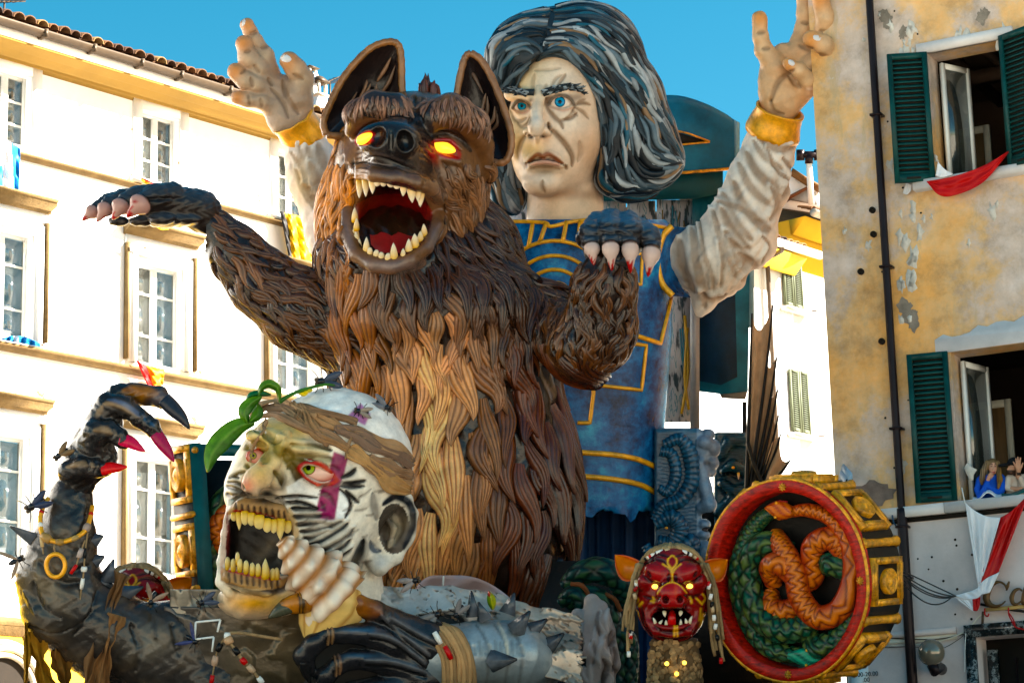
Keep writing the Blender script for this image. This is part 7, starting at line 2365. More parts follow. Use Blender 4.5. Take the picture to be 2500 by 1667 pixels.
# ------------------------------------------------------------------ snakes, drum, portal
M_scale = paint('snake_scales', None, .28, .2, 8, .08, 40, coat=.3)
M_red = paint('red_lacquer', A(.44, .055, .013), .35, .8, 6, .25, 18, streak=(2, 2, 7), coat=.15)
M_teal = paint('teal_paint', A(.008, .105, .11), .4, .35, 4, .15, 20)
M_blackp = paint('black_paint', A(.016, .013, .011), .5, .4, 5, .3, 25)
M_goldd = paint('old_gold', A(.66, .34, .03), .32, .75, 14, .4, 40, metal=.25, spec=.5)
def rad(p, r, D):
 return np.asarray(r, float) * D / FPX
def snake(path, r, D, name, parent, kind, n=44, per=11):
 """scaled tube: diamonds for the green one, zigzags for the orange one"""
 p = catmull(np.asarray(path, float), 26)
 s = np.concatenate([[0], np.cumsum(np.linalg.norm(np.diff(p, axis=0), axis=1))])
 m = int(s[-1] / 2.4)
 q = np.column_stack([np.interp(np.linspace(0, s[-1], m), s, p[:, i]) for i in range(3)])
 rr = np.interp(np.linspace(0, 1, m), np.linspace(0, 1, len(r)), r) * (.92 if name in ('orange_snake', 'green_snake') else 1)
 W = S2W(q, D)
 t, N, B = frames(W)
 # keep one side of the tube facing the viewer so the pattern stays on top
 up_ = nrm(-FW - t * (t @ -FW)[:, None])
 N, B = up_, np.cross(t, up_)
 th = np.arange(n) * 2 * math.pi / n
 sl = np.linspace(0, s[-1], m)
 a = th[None] * per / (2 * math.pi) / 2
 c = (sl / (rr * .5))[:, None] / 2
 if kind == 'green':
  d1 = np.abs(((a + c / 1.6) % 1) - .5) * 2
  d2 = np.abs(((a - c / 1.6) % 1) - .5) * 2
  h_ = np.clip(np.minimum(1 - d1, 1 - d2) * 2.0, 0, 1)
  bump = .15 * h_
  g0, g1, g2 = A(.006, .012, .010), A(.022, .10, .06), A(.26, .24, .05)
  pick = np.clip(np.sin(np.floor(a + c / 1.6) * 2.3 + np.floor(a - c / 1.6) * 3.7) * .5 + .35, 0, 1)
  C = g0 + (g1 - g0) * h_[..., None]
  C = C * (1 - .45 * (pick * h_)[..., None]) + g2 * .45 * (pick * h_)[..., None]
 else:
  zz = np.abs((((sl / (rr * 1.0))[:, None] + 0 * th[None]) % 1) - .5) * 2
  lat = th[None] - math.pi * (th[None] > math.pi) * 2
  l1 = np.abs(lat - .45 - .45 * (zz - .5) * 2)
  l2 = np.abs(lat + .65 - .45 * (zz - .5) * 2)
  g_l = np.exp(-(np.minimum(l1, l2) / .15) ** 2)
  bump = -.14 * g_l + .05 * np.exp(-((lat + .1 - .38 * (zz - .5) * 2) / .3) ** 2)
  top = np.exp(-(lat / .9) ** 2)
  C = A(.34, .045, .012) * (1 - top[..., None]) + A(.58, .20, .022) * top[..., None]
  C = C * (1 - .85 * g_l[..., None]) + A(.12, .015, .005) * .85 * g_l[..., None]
 R_ = rad(q, rr, D)[:, None] * (1 + bump)
 V = W[:, None] + R_[..., None] * (np.cos(th)[None, :, None] * N[:, None] + np.sin(th)[None, :, None] * B[:, None])
 return add(name, V.reshape(-1, 3), grid_faces(m, n, True), M_scale, parent, C.reshape(-1, 3))
def rosette(c, n_, u, r, parent, mat):
 V, F = lathe(c, n_, u, [(r, 0), (r * 1.02, r * .28), (r * .92, r * .36), (r * .78, r * .30), (r * .70, r * .24), (r * .62, r * .34), (r * .5, r * .30), (r * .42, r * .22), (r * .28, r * .36), (r * .12, r * .42), (.0001, r * .43)], 30)
 w_ = np.cross(n_, u)
 o = add('rosette', V, F, mat, parent)
 mb = MB()
 for k in range(10):
  a = k * math.pi / 5
  d = u * math.cos(a) + w_ * math.sin(a)
  e = np.cross(n_, d)
  mb.put(*ellip(c + d * r * .32 + n_ * r * .3, A(.13, .05, .07) * r, 8, 6, [d, e, n_]))
 mb.add('petal', mat, o, kind='stuff')
 return o

DD = 21.3
drum = thing('snake_drum', 'round black and gold drum with red orange rim and two coiled snakes inside', 'drum', P(1930, 1700, DD))
Dn = nrm(A(-.60, .05, .80))
De2 = nrm(A(0, 1, 0) - Dn * Dn[1])
De1 = np.cross(De2, Dn) * -1
if De1[0] < 0:
 De1 = -De1
Dc = A(1918, 1417, 30)
RR = 250.0
def dl(u, v, w=0.0):
 """drum frame (units of its radius, w px proud) -> sculpt space"""
 return Dc + De1 * (u * RR) + De2 * (v * RR) + Dn * w
wv = lambda d: nrm(S2W(Dc + d, DD) - S2W(Dc, DD))
na = 64
th_ = np.arange(na) * 2 * math.pi / na
def ringV(r, w):
 return np.array([dl(r * math.cos(a) * (1 + .004 * math.sin(a * 7)), r * math.sin(a) * (1 + .004 * math.cos(a * 5)), w) for a in th_])
V = np.vstack([ringV(.862, -70), ringV(.862, -4), ringV(.87, 0), ringV(.975, 0), ringV(1.0, -5), ringV(1.0, -18)])
add('rim', S2W(V, DD), grid_faces(6, na, True)[:, ::-1], M_red, drum, None, False)
V = np.vstack([ringV(.864, -60), ringV(.6, -85), ringV(.02, -88)])
V, F = tube(S2W(np.vstack([ringV(.992, -4), ringV(.992, -4)[:2]]), DD), .016, 7, caps=False)
add('rim_edge', V, F, M_goldd, drum)
V = np.vstack([ringV(.864, -60), ringV(.6, -85), ringV(.02, -88)])
hl2 = add('hollow', S2W(V, DD), grid_faces(3, na, True)[:, ::-1], M_blackp, drum)
# eight sided barrel: panels and bars
V = np.vstack([ringV(.965, -8), ringV(.975, -150), ringV(.3, -150)])
add('barrel', S2W(V, DD), grid_faces(3, na, True)[:, ::-1], M_blackp, drum)
for i in range(8):
 a = i * math.pi / 4 + .02
 if math.cos(a) < -.75:
  continue
 ra = De1 * math.cos(a) + De2 * math.sin(a)
 tg = -De1 * math.sin(a) + De2 * math.cos(a)
 oc = Dc + ra * (RR * .985) - Dn * 80
 ax_ = [wv(tg), wv(-Dn), wv(ra)]
 o = S2W(oc, DD)
 px = DD / FPX
 hw, hd_ = 58 * px, 64 * px
 mb = MB()
 for x0, x1, y0, y1 in ((-hw, hw, -hd_, -hd_ + 16 * px), (-hw, hw, hd_ - 16 * px, hd_), (-hw, -hw + 16 * px, -hd_ + 16 * px, hd_ - 16 * px), (hw - 16 * px, hw, -hd_ + 16 * px, hd_ - 16 * px)):
  mb.put(*box(o, *ax_, x0, x1, y0, y1, -.06, .025))
  cxm, cym = (x0 + x1) / 2, (y0 + y1) / 2
  mb.put(*box(o, *ax_, cxm - (x1 - x0) * .38, cxm + (x1 - x0) * .38, cym - (y1 - y0) * .38, cym + (y1 - y0) * .38, .024, .036))
 pf = mb.add('panel_frame', M_goldd, drum, False)
 MB().put(*box(o, *ax_, -hw + 16 * px, hw - 16 * px, -hd_ + 16 * px, hd_ - 16 * px, -.06, .004)).add('panel', M_blackp, pf, False)
 ro = rosette(o + ax_[2] * .004, ax_[2], ax_[0], 31 * px, pf, M_goldd) if False else None
 r_ = 31 * px
 V, F = lathe(o + ax_[2] * .004, ax_[2], ax_[0], [(r_, 0), (r_ * 1.02, r_ * .4), (r_ * .92, r_ * .5), (r_ * .78, r_ * .42), (r_ * .70, r_ * .34), (r_ * .62, r_ * .46), (r_ * .5, r_ * .40), (r_ * .42, r_ * .30), (r_ * .28, r_ * .48), (r_ * .12, r_ * .55), (.0001, r_ * .56)], 28)
 f2 = add('rosette', V, F, M_goldd, pf)
 ab = a + math.pi / 8
 rb = De1 * math.cos(ab) + De2 * math.sin(ab)
 p = [Dc + rb * RR * .985 - Dn * w_ for w_ in (12, 20, 80, 140, 146)]
 V, F = stube(p, [15, 11, 10, 11, 15], DD, 10)
 add('bar', V, F, M_goldd, drum)
for a in (-1.57, 0.0, 1.57, 3.14):
 c = S2W(dl(.915 * math.cos(a), .915 * math.sin(a), 0), DD)
 n_ = wv(Dn)
 u = wv(De1)
 w_ = np.cross(n_, u)
 mb = MB()
 r = .038
 for k2 in range(8):
  q = k2 * math.pi / 4
  d = u * math.cos(q) + w_ * math.sin(q)
  mb.put(*ellip(c + d * r * .55 + n_ * .008, A(.5, .2, .32) * r, 9, 7, [d, np.cross(n_, d), n_]))
 mb.put(*ellip(c + n_ * .016, A(.3, .3, .3) * r, 9, 7))
 mb.add('rim_flower', M_goldd, drum)
OS = [(-.06, -.66, -44), (.16, -.68, -46), (.42, -.60, -46), (.63, -.36, -46), (.68, -.02, -44), (.56, .28, -34), (.30, .36, -28), (.10, .18, -26), (.02, -.10, -30), (-.16, -.34, -40), (-.30, -.42, -68)]
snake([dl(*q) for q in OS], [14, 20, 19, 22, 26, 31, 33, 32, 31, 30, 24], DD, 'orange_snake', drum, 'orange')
OG = [(-.12, -.26, -70), (-.34, -.36, -44), (-.52, -.24, -40), (-.58, .02, -44), (-.46, .32, -38), (-.18, .48, -30), (.08, .46, -40), (.20, .30, -68)]
snake([dl(*q) for q in OG], [24, 30, 31, 31, 33, 33, 30, 24], DD, 'green_snake', drum, 'green')
GS = [(.06, .72, -40), (-.14, .72, -44), (-.36, .66, -46), (-.56, .50, -50), (-.68, .22, -46), (-.70, -.08, -42), (-.60, -.38, -50), (-.42, -.60, -54), (-.16, -.70, -66)]
snake([dl(*q) for q in GS], [16, 24, 25, 25, 26, 25, 23, 19, 9], DD, 'green_snake', drum, 'green')
GS2 = [(-.34, .02, -66), (-.30, -.12, -38), (-.12, -.16, -22), (.02, .02, -60), (.16, -.06, -62), (.22, -.32, -44), (.44, -.40, -44), (.58, -.20, -64)]
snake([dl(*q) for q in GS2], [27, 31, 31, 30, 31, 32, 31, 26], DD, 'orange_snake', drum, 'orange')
GS3 = [(.10, .58, -60), (.26, .66, -46), (.50, .58, -46), (.66, .38, -54), (.72, .18, -66)]
snake([dl(*q) for q in GS3], [26, 32, 28, 22, 14], DD, 'green_snake', drum, 'green')
GS4 = [(-.40, .14, -70), (-.30, .28, -48), (-.12, .30, -48), (-.02, .20, -66)]
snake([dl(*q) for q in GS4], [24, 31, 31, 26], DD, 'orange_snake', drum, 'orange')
OS2 = [(.30, -.10, -66), (.40, -.16, -50), (.52, -.12, -50), (.60, -.02, -66)]
snake([dl(*q) for q in OS2], [18, 27, 27, 18], DD, 'green_snake', drum, 'green')
def snake_head(u, v, ang, w, L, c, cd, name):
 """flat wedge shaped head with brow plates, jaw line and eyes"""
 ca, sa = math.cos(ang), math.sin(ang)
 d1, d2 = De1 * ca + De2 * sa, -De1 * sa + De2 * ca
 o = dl(u, v, w)
 V, C = [], []
 tt = np.linspace(0, 1, 18)
 n = 28
 for t in tt:
  ww = L * .30 * (math.sin(min(t * 1.5 + .35, 1.57)) if t < .5 else 1) * (1 - max(0, (t - .42) / .62) ** 1.5) + 1
  hh = L * .20 * (1 - .55 * t)
  for q in np.arange(n) * 2 * math.pi / n:
   cu = math.cos(q) * ww
   cv = math.sin(q) * hh
   if math.sin(q) > 0:
    cv *= 1 + .18 * math.exp(-((abs(math.cos(q)) - .6) / .2) ** 2) - .12 * abs(math.sin(q * 5 + t * 9)) ** 8
   V.append(o + d1 * (L * t) + d2 * cu + Dn * cv)
   k_ = abs(math.sin(q * 3 + t * 7)) ** 6
   C.append(c * (1 - k_) + cd * k_)
 V = np.array(V)
 n1 = len(V)
 V = np.vstack([V, V[-n:].mean(0)])
 C = np.array(C + [c])
 e = add(name, S2W(V, DD), [grid_faces(18, n, True), np.array([[17 * n + i, 17 * n + (i + 1) % n, n1] for i in range(n)])], M_scale, drum, C)
 for sg in (-1, 1):
  p = S2W(o + d1 * L * .58 + d2 * sg * L * .2 + Dn * L * .12, DD)
  MB().put(*ellip(p, A(1, 1, 1) * L * .045 * DD / FPX, 10, 8)).add('snake_eye', M_gold, e)
 p = catmull([o + d1 * L * .25 + d2 * L * .27 + Dn * 4, o + d1 * L * .6 + d2 * L * .24 + Dn * 4, o + d1 * L * .97 + d2 * L * .05 + Dn * 3], 6)
 V, F = stube(p, 2.2, DD, 6)
 add('jaw_line', V, F, M_scale, e, cd)
snake_head(.02, -.66, math.pi + .12, -40, 88, A(.62, .20, .025), A(.30, .03, .01), 'orange_head')
snake_head(-.06, .74, .08, -36, 92, A(.05, .30, .20), A(.01, .06, .05), 'green_head')

# rectangular portal on the left with the same gold panels
DP = 23.4
portal = thing('snake_portal', 'teal framed box with gold rosette panels behind the ghoul on the left', 'portal', P(480, 1700, DP))
pf0 = A(462, 1082, 0)
pe_s, pe_f, pe_d = A(-47, 9, -115), nrm(A(1, .02, -.15)), A(26, 420, 8) / 420
def pq(s_, y, f_=0.0, out=0.0):
 return pf0 + pe_s * s_ + pe_d * (y - 1082) + pe_f * f_ + out * nrm(A(-.9, .08, .38))
def quad(a, b, c, d, dn):
 V = np.array([a, b, c, d, a + dn, b + dn, c + dn, d + dn])
 return S2W(V, DP), [np.array([[3, 2, 1, 0], [4, 5, 6, 7], [0, 1, 5, 4], [1, 2, 6, 5], [2, 3, 7, 6], [3, 0, 4, 7]])]
inn = nrm(A(.9, -.08, -.38))
V, F = quad(pq(0, 1082), pq(1, 1082), pq(1, 1720), pq(0, 1720), inn * 30)
add('side', V, F, M_blackp, portal, None, False)
for y0, y1 in ((1085, 1225), (1275, 1405), (1440, 1590)):
 fr = MB()
 for a0, a1, b0, b1 in ((0.0, 1.0, y0, y0 + 16), (0.0, 1.0, y1 - 16, y1), (0.0, .2, y0 + 16, y1 - 16), (.8, 1.0, y0 + 16, y1 - 16)):
  V, F = quad(pq(a0, b0, 0, 7), pq(a1, b0, 0, 7), pq(a1, b1, 0, 7), pq(a0, b1, 0, 7), inn * 8)
  fr.put(V, F)
  am, bm = (a0 + a1) / 2, (b0 + b1) / 2
  V, F = quad(*[pq(am + i * (a1 - a0) * .34, bm + j * (b1 - b0) * .34, 0, 10) for i, j in ((-1, -1), (1, -1), (1, 1), (-1, 1))], inn * 4)
  fr.put(V, F)
 pfm = fr.add('panel_frame', M_goldd, portal, False)
 cc_ = S2W(pq(.5, (y0 + y1) / 2, 0, 1), DP)
 nn_ = nrm(S2W(pq(.5, 1300, 0, 20), DP) - S2W(pq(.5, 1300), DP))
 uu_ = nrm(S2W(pq(.5, 1400), DP) - S2W(pq(.5, 1300), DP))
 r_ = .165
 V, F = lathe(cc_, nn_, uu_, [(r_, 0), (r_, r_ * .34), (r_ * .9, r_ * .42), (r_ * .74, r_ * .34), (r_ * .62, r_ * .42), (r_ * .5, r_ * .3), (r_ * .3, r_ * .42), (r_ * .1, r_ * .5), (.0001, r_ * .5)], 26)
 add('rosette', V, F, M_goldd, pfm)
for y in (1240, 1420):
 V, F = stube([pq(-.02, y + 14, 0, 3), pq(.5, y + 16, 0, 5), pq(1.02, y + 16, 0, 3)], 8, DP, 8)
 add('bar', V, F, M_goldd, portal)
fo_ = nrm(A(.15, 0, .98))
for (f0, y0, f1, y1), nm in (((0, 1082, 38, 1720), 'front_post'), ((38, 1082, 220, 1112), 'top_beam')):
 a_, b_, c_, d_ = [pf0 + pe_d * (y - 1082) + pe_f * f_ for f_, y in ((f0, y0), (f1, y0), (f1, y1), (f0, y1))]
 V, F = quad(a_, b_, c_, d_, -fo_ * 30)
 add(nm, V, F, M_teal, portal, None, False)
V, F = quad(pq(.9, 1112, 30), pq(.9, 1112, 260), pq(.9, 1720, 260), pq(.9, 1720, 30), -fo_ * 10)
add('back', V, F, M_blackp, portal, None, False)
MB().put(*ellip(S2W(pf0 + A(14, 16, 4), DP), A(1, 1, 1) * .035, 12, 9)).add('corner_flower', M_goldd, portal)
snake([(585, 1180, -70), (545, 1215, -55), (522, 1270, -50), (512, 1330, -50), (520, 1400, -50), (540, 1460, -60), (590, 1500, -70)], [14, 24, 27, 28, 28, 26, 20], DP, 'green_snake', portal, 'green')
snake([(600, 1230, -70), (552, 1255, -40), (530, 1290, -40), (545, 1330, -45), (600, 1360, -60)], [18, 27, 29, 28, 20], DP, 'orange_snake', portal, 'orange')

# ------------------------------------------------------------------ red snouted masks
DMk = 21.6
mask = thing('red_mask', 'red pig snouted mask with gold lines, orange ears and corded hair beside the drum', 'mask', P(1640, 1700, DMk), 'red snouted masks on the float')
M_mask = paint('mask_lacquer', None, .25, .2, 6, .15, 16, coat=.35)
s = Sdf(1520, 1760, 1310, 1600, -110, 190, 2.7)
s.ell((1640, 1455, 0), (90, 118, 95)).ell((1640, 1400, 25), (78, 68, 75), 15).ell((1640, 1500, 30), (74, 66, 66), 15)
s.ell((1606, 1400, 78), (36, 24, 26), 8, 'u', 30).ell((1680, 1400, 78), (36, 24, 26), 8, 'u', -30).ell((1577, 1420, 55), (22, 22, 26), 8).ell((1706, 1420, 55), (22, 24, 26), 8)
s.ell((1641, 1450, 105), (40, 40, 42), 8).ell((1641, 1470, 115), (36, 20, 30), 8)
s.ell((1625, 1463, 142), (8, 9, 20), 4, 's').ell((1660, 1462, 142), (8, 9, 20), 4, 's')
zl, zr = s.z(1599, 1431), s.z(1684, 1430)
s.ell((1599, 1431, zl + 4), (17, 9, 12), 4, 's').ell((1684, 1430, zr + 4), (15, 9, 12), 4, 's')
s.ell((1640, 1510, 100), (50, 26, 60), 8, 's')
s.chain([(1580, 1490, 65, 9), (1583, 1520, 72, 9), (1600, 1540, 82, 10), (1640, 1548, 88, 10), (1682, 1540, 82, 10), (1698, 1520, 72, 9), (1700, 1488, 62, 9)], 5)
s.chain([(1592, 1520, 78, 7), (1615, 1532, 92, 8), (1640, 1534, 96, 8), (1668, 1532, 92, 8), (1690, 1518, 76, 7)], 4)
s.chain([(1580, 1490, 65, 8), (1590, 1474, 74, 8), (1606, 1468, 84, 7)], 5).chain([(1700, 1488, 62, 8), (1692, 1474, 72, 8), (1676, 1466, 84, 7)], 5)
s.chain([(1582, 1446, 60, 6), (1600, 1452, 72, 7), (1612, 1446, 78, 6)], 4).chain([(1672, 1444, 76, 6), (1686, 1448, 72, 6), (1704, 1442, 58, 6)], 4)
k = Skin(s, A(.24, .018, .020))
dr, rr2, yg = A(.035, .006, .010), A(.42, .022, .014), A(.62, .36, .03)
k.blob((1641, 1450), (36, 36), rr2, .9, z=90).blob((1606, 1400), (28, 18), rr2, .6).blob((1680, 1400), (28, 18), rr2, .6).blob((1650, 1440), (7, 22), A(.55, .12, .03), .6, z=110)
for L in ([(1560, 1385), (1590, 1365), (1620, 1368), (1636, 1395)], [(1646, 1395), (1660, 1368), (1690, 1365), (1722, 1385)], [(1572, 1375), (1605, 1352), (1635, 1358)], [(1648, 1358), (1680, 1350), (1712, 1372)], [(1570, 1405), (1590, 1420), (1612, 1425), (1628, 1420)], [(1654, 1420), (1672, 1424), (1694, 1420), (1714, 1404)], [(1580, 1395), (1588, 1410)], [(1702, 1395), (1694, 1410)], [(1570, 1455), (1600, 1462), (1612, 1455)], [(1670, 1452), (1690, 1456), (1712, 1450)],
    [(1565, 1480), (1572, 1520), (1592, 1552)], [(1715, 1478), (1708, 1520), (1690, 1550)], [(1556, 1490), (1562, 1530), (1580, 1560)], [(1722, 1490), (1718, 1530), (1702, 1558)], [(1600, 1490), (1641, 1488), (1682, 1490)], [(1605, 1556), (1640, 1562), (1678, 1556)], [(1597, 1527), (1620, 1541), (1660, 1541), (1686, 1526)], [(1612, 1475), (1606, 1488)], [(1670, 1474), (1676, 1488)], [(1634, 1400), (1630, 1420)], [(1648, 1400), (1652, 1420)]):
 k.stroke(L, 4, -4, dr, .85)
for L, w in (([(1641, 1388), (1641, 1418)], 2.2), ([(1632, 1362), (1630, 1374), (1641, 1386), (1652, 1374), (1650, 1362), (1641, 1356), (1632, 1362)], 2.2), ([(1618, 1376), (1634, 1386), (1641, 1400)], 2.2), ([(1662, 1376), (1650, 1386), (1641, 1400)], 2.2), ([(1647, 1527), (1646, 1552)], 2.4), ([(1653, 1527), (1654, 1552)], 2.4), ([(1545, 1470), (1552, 1456), (1558, 1465), (1550, 1475)], 2.4), ([(1716, 1450), (1722, 1460), (1716, 1470)], 2.4), ([(1700, 1460), (1714, 1474)], 2.4), ([(1553, 1490), (1558, 1520)], 3), ([(1547, 1512), (1558, 1545)], 3), ([(1712, 1485), (1709, 1512)], 3), ([(1720, 1500), (1712, 1535)], 4), ([(1594, 1458), (1596, 1468), (1590, 1466)], 3), ([(1686, 1458), (1688, 1470)], 3), ([(1568, 1470), (1560, 1478)], 3), ([(1605, 1448), (1620, 1428), (1641, 1421), (1660, 1428), (1676, 1446)], 1.8)):
 k.stroke(L, w, 1.5, yg, .95, taper=False)
k.where((((k.V[:, 0] - 1640) / 50) ** 2 + ((k.V[:, 1] - 1508) / 25) ** 2 < 1) & (k.V[:, 2] < 84) & (k.V[:, 2] > 0), A(.012, .006, .006))
k.blob((1625, 1463), (6.5, 7.5), A(.01, .004, .004), 1, z=100).blob((1660, 1462), (6.5, 7.5), A(.01, .004, .004), 1, z=100)
k.add('face', M_mask, mask, DMk)
M_bulb = glow('small_bulb', (1.0, .62, .06), .5)
for x, y, z in ((1599, 1431, zl), (1684, 1430, zr)):
 MB().put(*ellip(S2W(A(x, y, z - 2), DMk), A(.028, .022, .022), 10, 8)).add('eye', M_bulb, mask)
V, F = tube(S2W(catmull(A((1640, 1514, 40), (1640, 1508, 66), (1640, 1520, 88)), 5), DMk), .075, 12, sq=.5)
add('tongue', V, F, M_mask, mask, A(.50, .02, .018))
for x, y, L, up_, lean in ((1622, 1492, 14, -1, 2), (1662, 1492, 12, -1, -2), (1626, 1526, 14, 1, 0), (1662, 1526, 16, 1, 0), (1600, 1522, 16, 1, -6), (1684, 1520, 18, 1, 6), (1610, 1524, 12, 1, 8), (1676, 1522, 14, 1, -3)):
 tooth(x, y, 84, L, 5, DMk, mask, up_, lean, cb=A(.62, .52, .36), ct=A(.75, .70, .6))
for tip, base, sg in (((1501, 1352), (1560, 1402), -1), ((1777, 1364), (1722, 1398), 1)):
 V, C = [], []
 b_, t_ = A(*base), A(*tip)
 d = t_ - b_
 n2 = A(-d[1], d[0]) / np.linalg.norm(d)
 for i, t in enumerate(np.linspace(0, 1, 14)):
  w = 33 * math.sin(min(t * .86 + .16, 1) * math.pi) ** .75 * (1 - .15 * t)
  for u in np.linspace(-1, 1, 11):
   q = b_ + d * t + n2 * (u * w) + A(0, 8 * math.sin(t * 3))
   V.append((q[0], q[1], 20 - 26 * (1 - u * u) * math.sin(min(t * .9 + .1, 1) * math.pi) - 20 * t))
   C.append(A(.62, .24, .03) if abs(u) < .75 else A(.55, .14, .06))
 V, F = sheet(S2W(np.array(V).reshape(14, 11, 3), DMk))
 V, F = thick(V, F, FW * .03)
 add('ear', V, F, M_mask, mask, np.vstack([C, C]))
g5 = np.random.default_rng(15)
def strand(pts, r, c, twist=True):
 p = catmull(np.asarray(pts, float), 8) + g5.normal(0, .8, (1, 3))
 m = len(p)
 rr_ = r * (1 + .18 * np.sin(np.arange(m) * 2.1 + g5.uniform(0, 6)))
 V, F = stube(p, rr_, DMk, 6)
 return V, F, c * g5.uniform(.7, 1.25)
mb = MB()
hc = A(.34, .245, .15)
for j in range(26):
 a = -1 + 2 * j / 25
 for q in range(2):
  zt_ = s.z(1640 + 70 * a, 1345 + 30 * a * a)
  x1 = 1640 + 84 * a * (1 + .05 * q)
  V, F, c = strand([(1640 + 20 * a, 1330 + g5.uniform(-3, 3), 30 - 25 * q), (1640 + 52 * a, 1336 + 8 * abs(a), 52 - 25 * q), (1640 + 78 * a, 1352 + 22 * abs(a), 40 - 30 * q)], 4.2, hc)
  mb.put(V, F, c)
for sg, xs in ((-1, [(1562, 1375), (1552, 1420), (1540, 1480), (1534, 1540), (1532, 1600)]), (1, [(1718, 1375), (1732, 1420), (1742, 1480), (1750, 1560), (1766, 1640)])):
 for j in range(15):
  o = g5.uniform(-11, 13)
  L = g5.uniform(.55, 1.0)
  p = catmull(A(*[(x + o * (.5 + .2 * i) + g5.uniform(-3, 3), y, 42 + g5.uniform(-22, 14)) for i, (x, y) in enumerate(xs)]), 6)
  p = p[:max(6, int(len(p) * L))]
  V, F = stube(p, 4.2 * (1 + .15 * np.sin(np.arange(len(p)) * 1.7)), DMk, 6)
  mb.put(V, F, hc * g5.uniform(.65, 1.3))
mb.add('corded_hair', M_rag, mask, kind='stuff')
bc = [wh_, red_, bk_, wh_, A(.50, .38, .26)]
for j in range(34):
 sg = -1 if j % 2 else 1
 if j < 16:
  a = g5.uniform(-1, 1)
  c_ = A(1640 + 70 * a, 1342 + 26 * a * a, 62 - 15 * abs(a))
  d_ = nrm(A(1, .8 * a, -.2)) * 6
 else:
  t = g5.uniform(.1, 1)
  c_ = A(np.interp(t, [0, 1], [1556, 1534]), 1400 + 205 * t, 62) if sg < 0 else A(np.interp(t, [0, 1], [1726, 1764]), 1400 + 235 * t, 62)
  d_ = A(g5.uniform(-2, 2), 7, 0)
 V, F = stube([c_ - d_, c_, c_ + d_], [4.5, 5.2, 4.5], DMk, 8)
 add('bead', V, F, M_bead, mask, bc[j % 5])
# neck covered with bark chips
V, F = stube([(1646, 1560, -5), (1648, 1640, -5), (1650, 1760, -5)], [58, 66, 72], DMk, 20)
nk = add('neck', V, F, M_rag, mask, A(.15, .095, .055))
mb = MB()
for j in range(240):
 a, y = g5.uniform(-1.5, 1.5), g5.uniform(1565, 1750)
 r = np.interp(y, [1560, 1760], [60, 73])
 c_ = A(1647 + r * math.sin(a), y, -5 + r * math.cos(a) + 1)
 n_ = nrm(A(math.sin(a), 0, math.cos(a)) + g5.normal(0, .25, 3))
 u_ = nrm(np.cross(n_, g5.normal(0, 1, 3)))
 V, F = lathe(c_, n_, u_, [(g5.uniform(6, 11), 0), (g5.uniform(5, 9), 3), (.01, 3.5)], 6)
 mb.put(S2W(V, DMk), F, A(.32, .21, .125) * g5.uniform(.5, 1.4))
mb.add('bark_chip', M_rag, nk, False, kind='stuff')
for x, y in ((1628, 1619), (1671, 1617), (1652, 1644)):
 MB().put(*ellip(S2W(A(x, y, 70), DMk), A(.020, .020, .020), 10, 8)).add('bulb', M_bulb, mask)
def copy_tree(o, parent=None):
 c = o.copy()
 COL.objects.link(c)
 c.parent = parent
 for ch in o.children:
  copy_tree(ch, c)
 return c
mask2 = copy_tree(mask)
mask2.location = Vector(np.array(mask.location) + S2W(A(327, 1412, 70), 23.0) - S2W(A(1642, 1366, 70), DMk))
mask2['label'] = 'red mask with corded hair half hidden behind the raised arm of the ghoul'

# ------------------------------------------------------------------ throne of painted panels behind the giant
DT = 28.9
throne = thing('blue_throne', 'weathered blue throne with curved top and dripped pale panels behind the giant', 'throne', P(1660, 1700, DT))
M_blue = paint('weathered_blue', A(.02, .17, .27), .45, .6, 1.6, .25, 10)
M_blued = paint('deep_blue_cloth', A(.008, .045, .095), .55, .6, 2, .3, 10)
M_tealb = paint('teal_beam', A(.012, .085, .10), .45, .4, 2, .15, 15)
def slabS(pts, z, dz, D, name, mat, parent, col=None, smooth=False):
 f_ = np.array([(x, y, z) for x, y in pts], float)
 b_ = f_ - A(0, 0, dz)
 n = len(pts)
 V = S2W(np.vstack([f_, b_]), D)
 k_ = np.arange(n)
 return add(name, V, [list(range(n)), list(range(n, 2 * n))[::-1], np.stack([(k_ + 1) % n, k_, k_ + n, (k_ + 1) % n + n], -1)], mat, parent, col, smooth)
# curved hood: barrel running away from the viewer
top = catmull([(1480, 330), (1540, 262), (1600, 236), (1660, 234), (1720, 252), (1768, 276), (1792, 292)], 6)
bot = np.column_stack([np.linspace(1480, 1794, len(top)), np.linspace(430, 410, len(top))])
rows = []
for z, sc in ((0, 1.0), (10, .99), (14, .97)):
 rows.append(np.column_stack([top, np.full(len(top), -z * 8)]))
V = np.stack([np.column_stack([bot, np.full(len(top), 6)]), np.column_stack([(top + bot) / 2, np.full(len(top), 26)]), np.column_stack([top * .9 + bot * .1, np.full(len(top), 14)]), np.column_stack([top, np.full(len(top), -6)]), np.column_stack([top + A(0, 14), np.full(len(top), -120)]), np.column_stack([bot, np.full(len(top), -140)])])
V2, F = sheet(S2W(V, DT))
add('hood', V2, F, M_blue, throne)
slabS([(1792, 292), (1806, 300), (1806, 408), (1794, 410)], 4, 120, DT, 'hood_end', paint('pale_blue', A(.28, .42, .50), .5, .2, 3), throne)
slabS([(1610, 312), (1732, 346), (1610, 358)], 32, 8, DT, 'hood_slit', M_blackp, throne)
for p in ([(1610, 311, 34), (1680, 326, 34), (1733, 346, 34)], [(1610, 359, 34), (1680, 352, 34), (1733, 347, 34)]):
 V, F = stube(p, 2.6, DT, 6)
 add('gold_line', V, F, M_goldd, throne)
V, F = stube([(1480, 432, 10), (1640, 424, 12), (1796, 411, 10)], 4, DT, 7)
add('gold_line', V, F, M_goldd, throne)
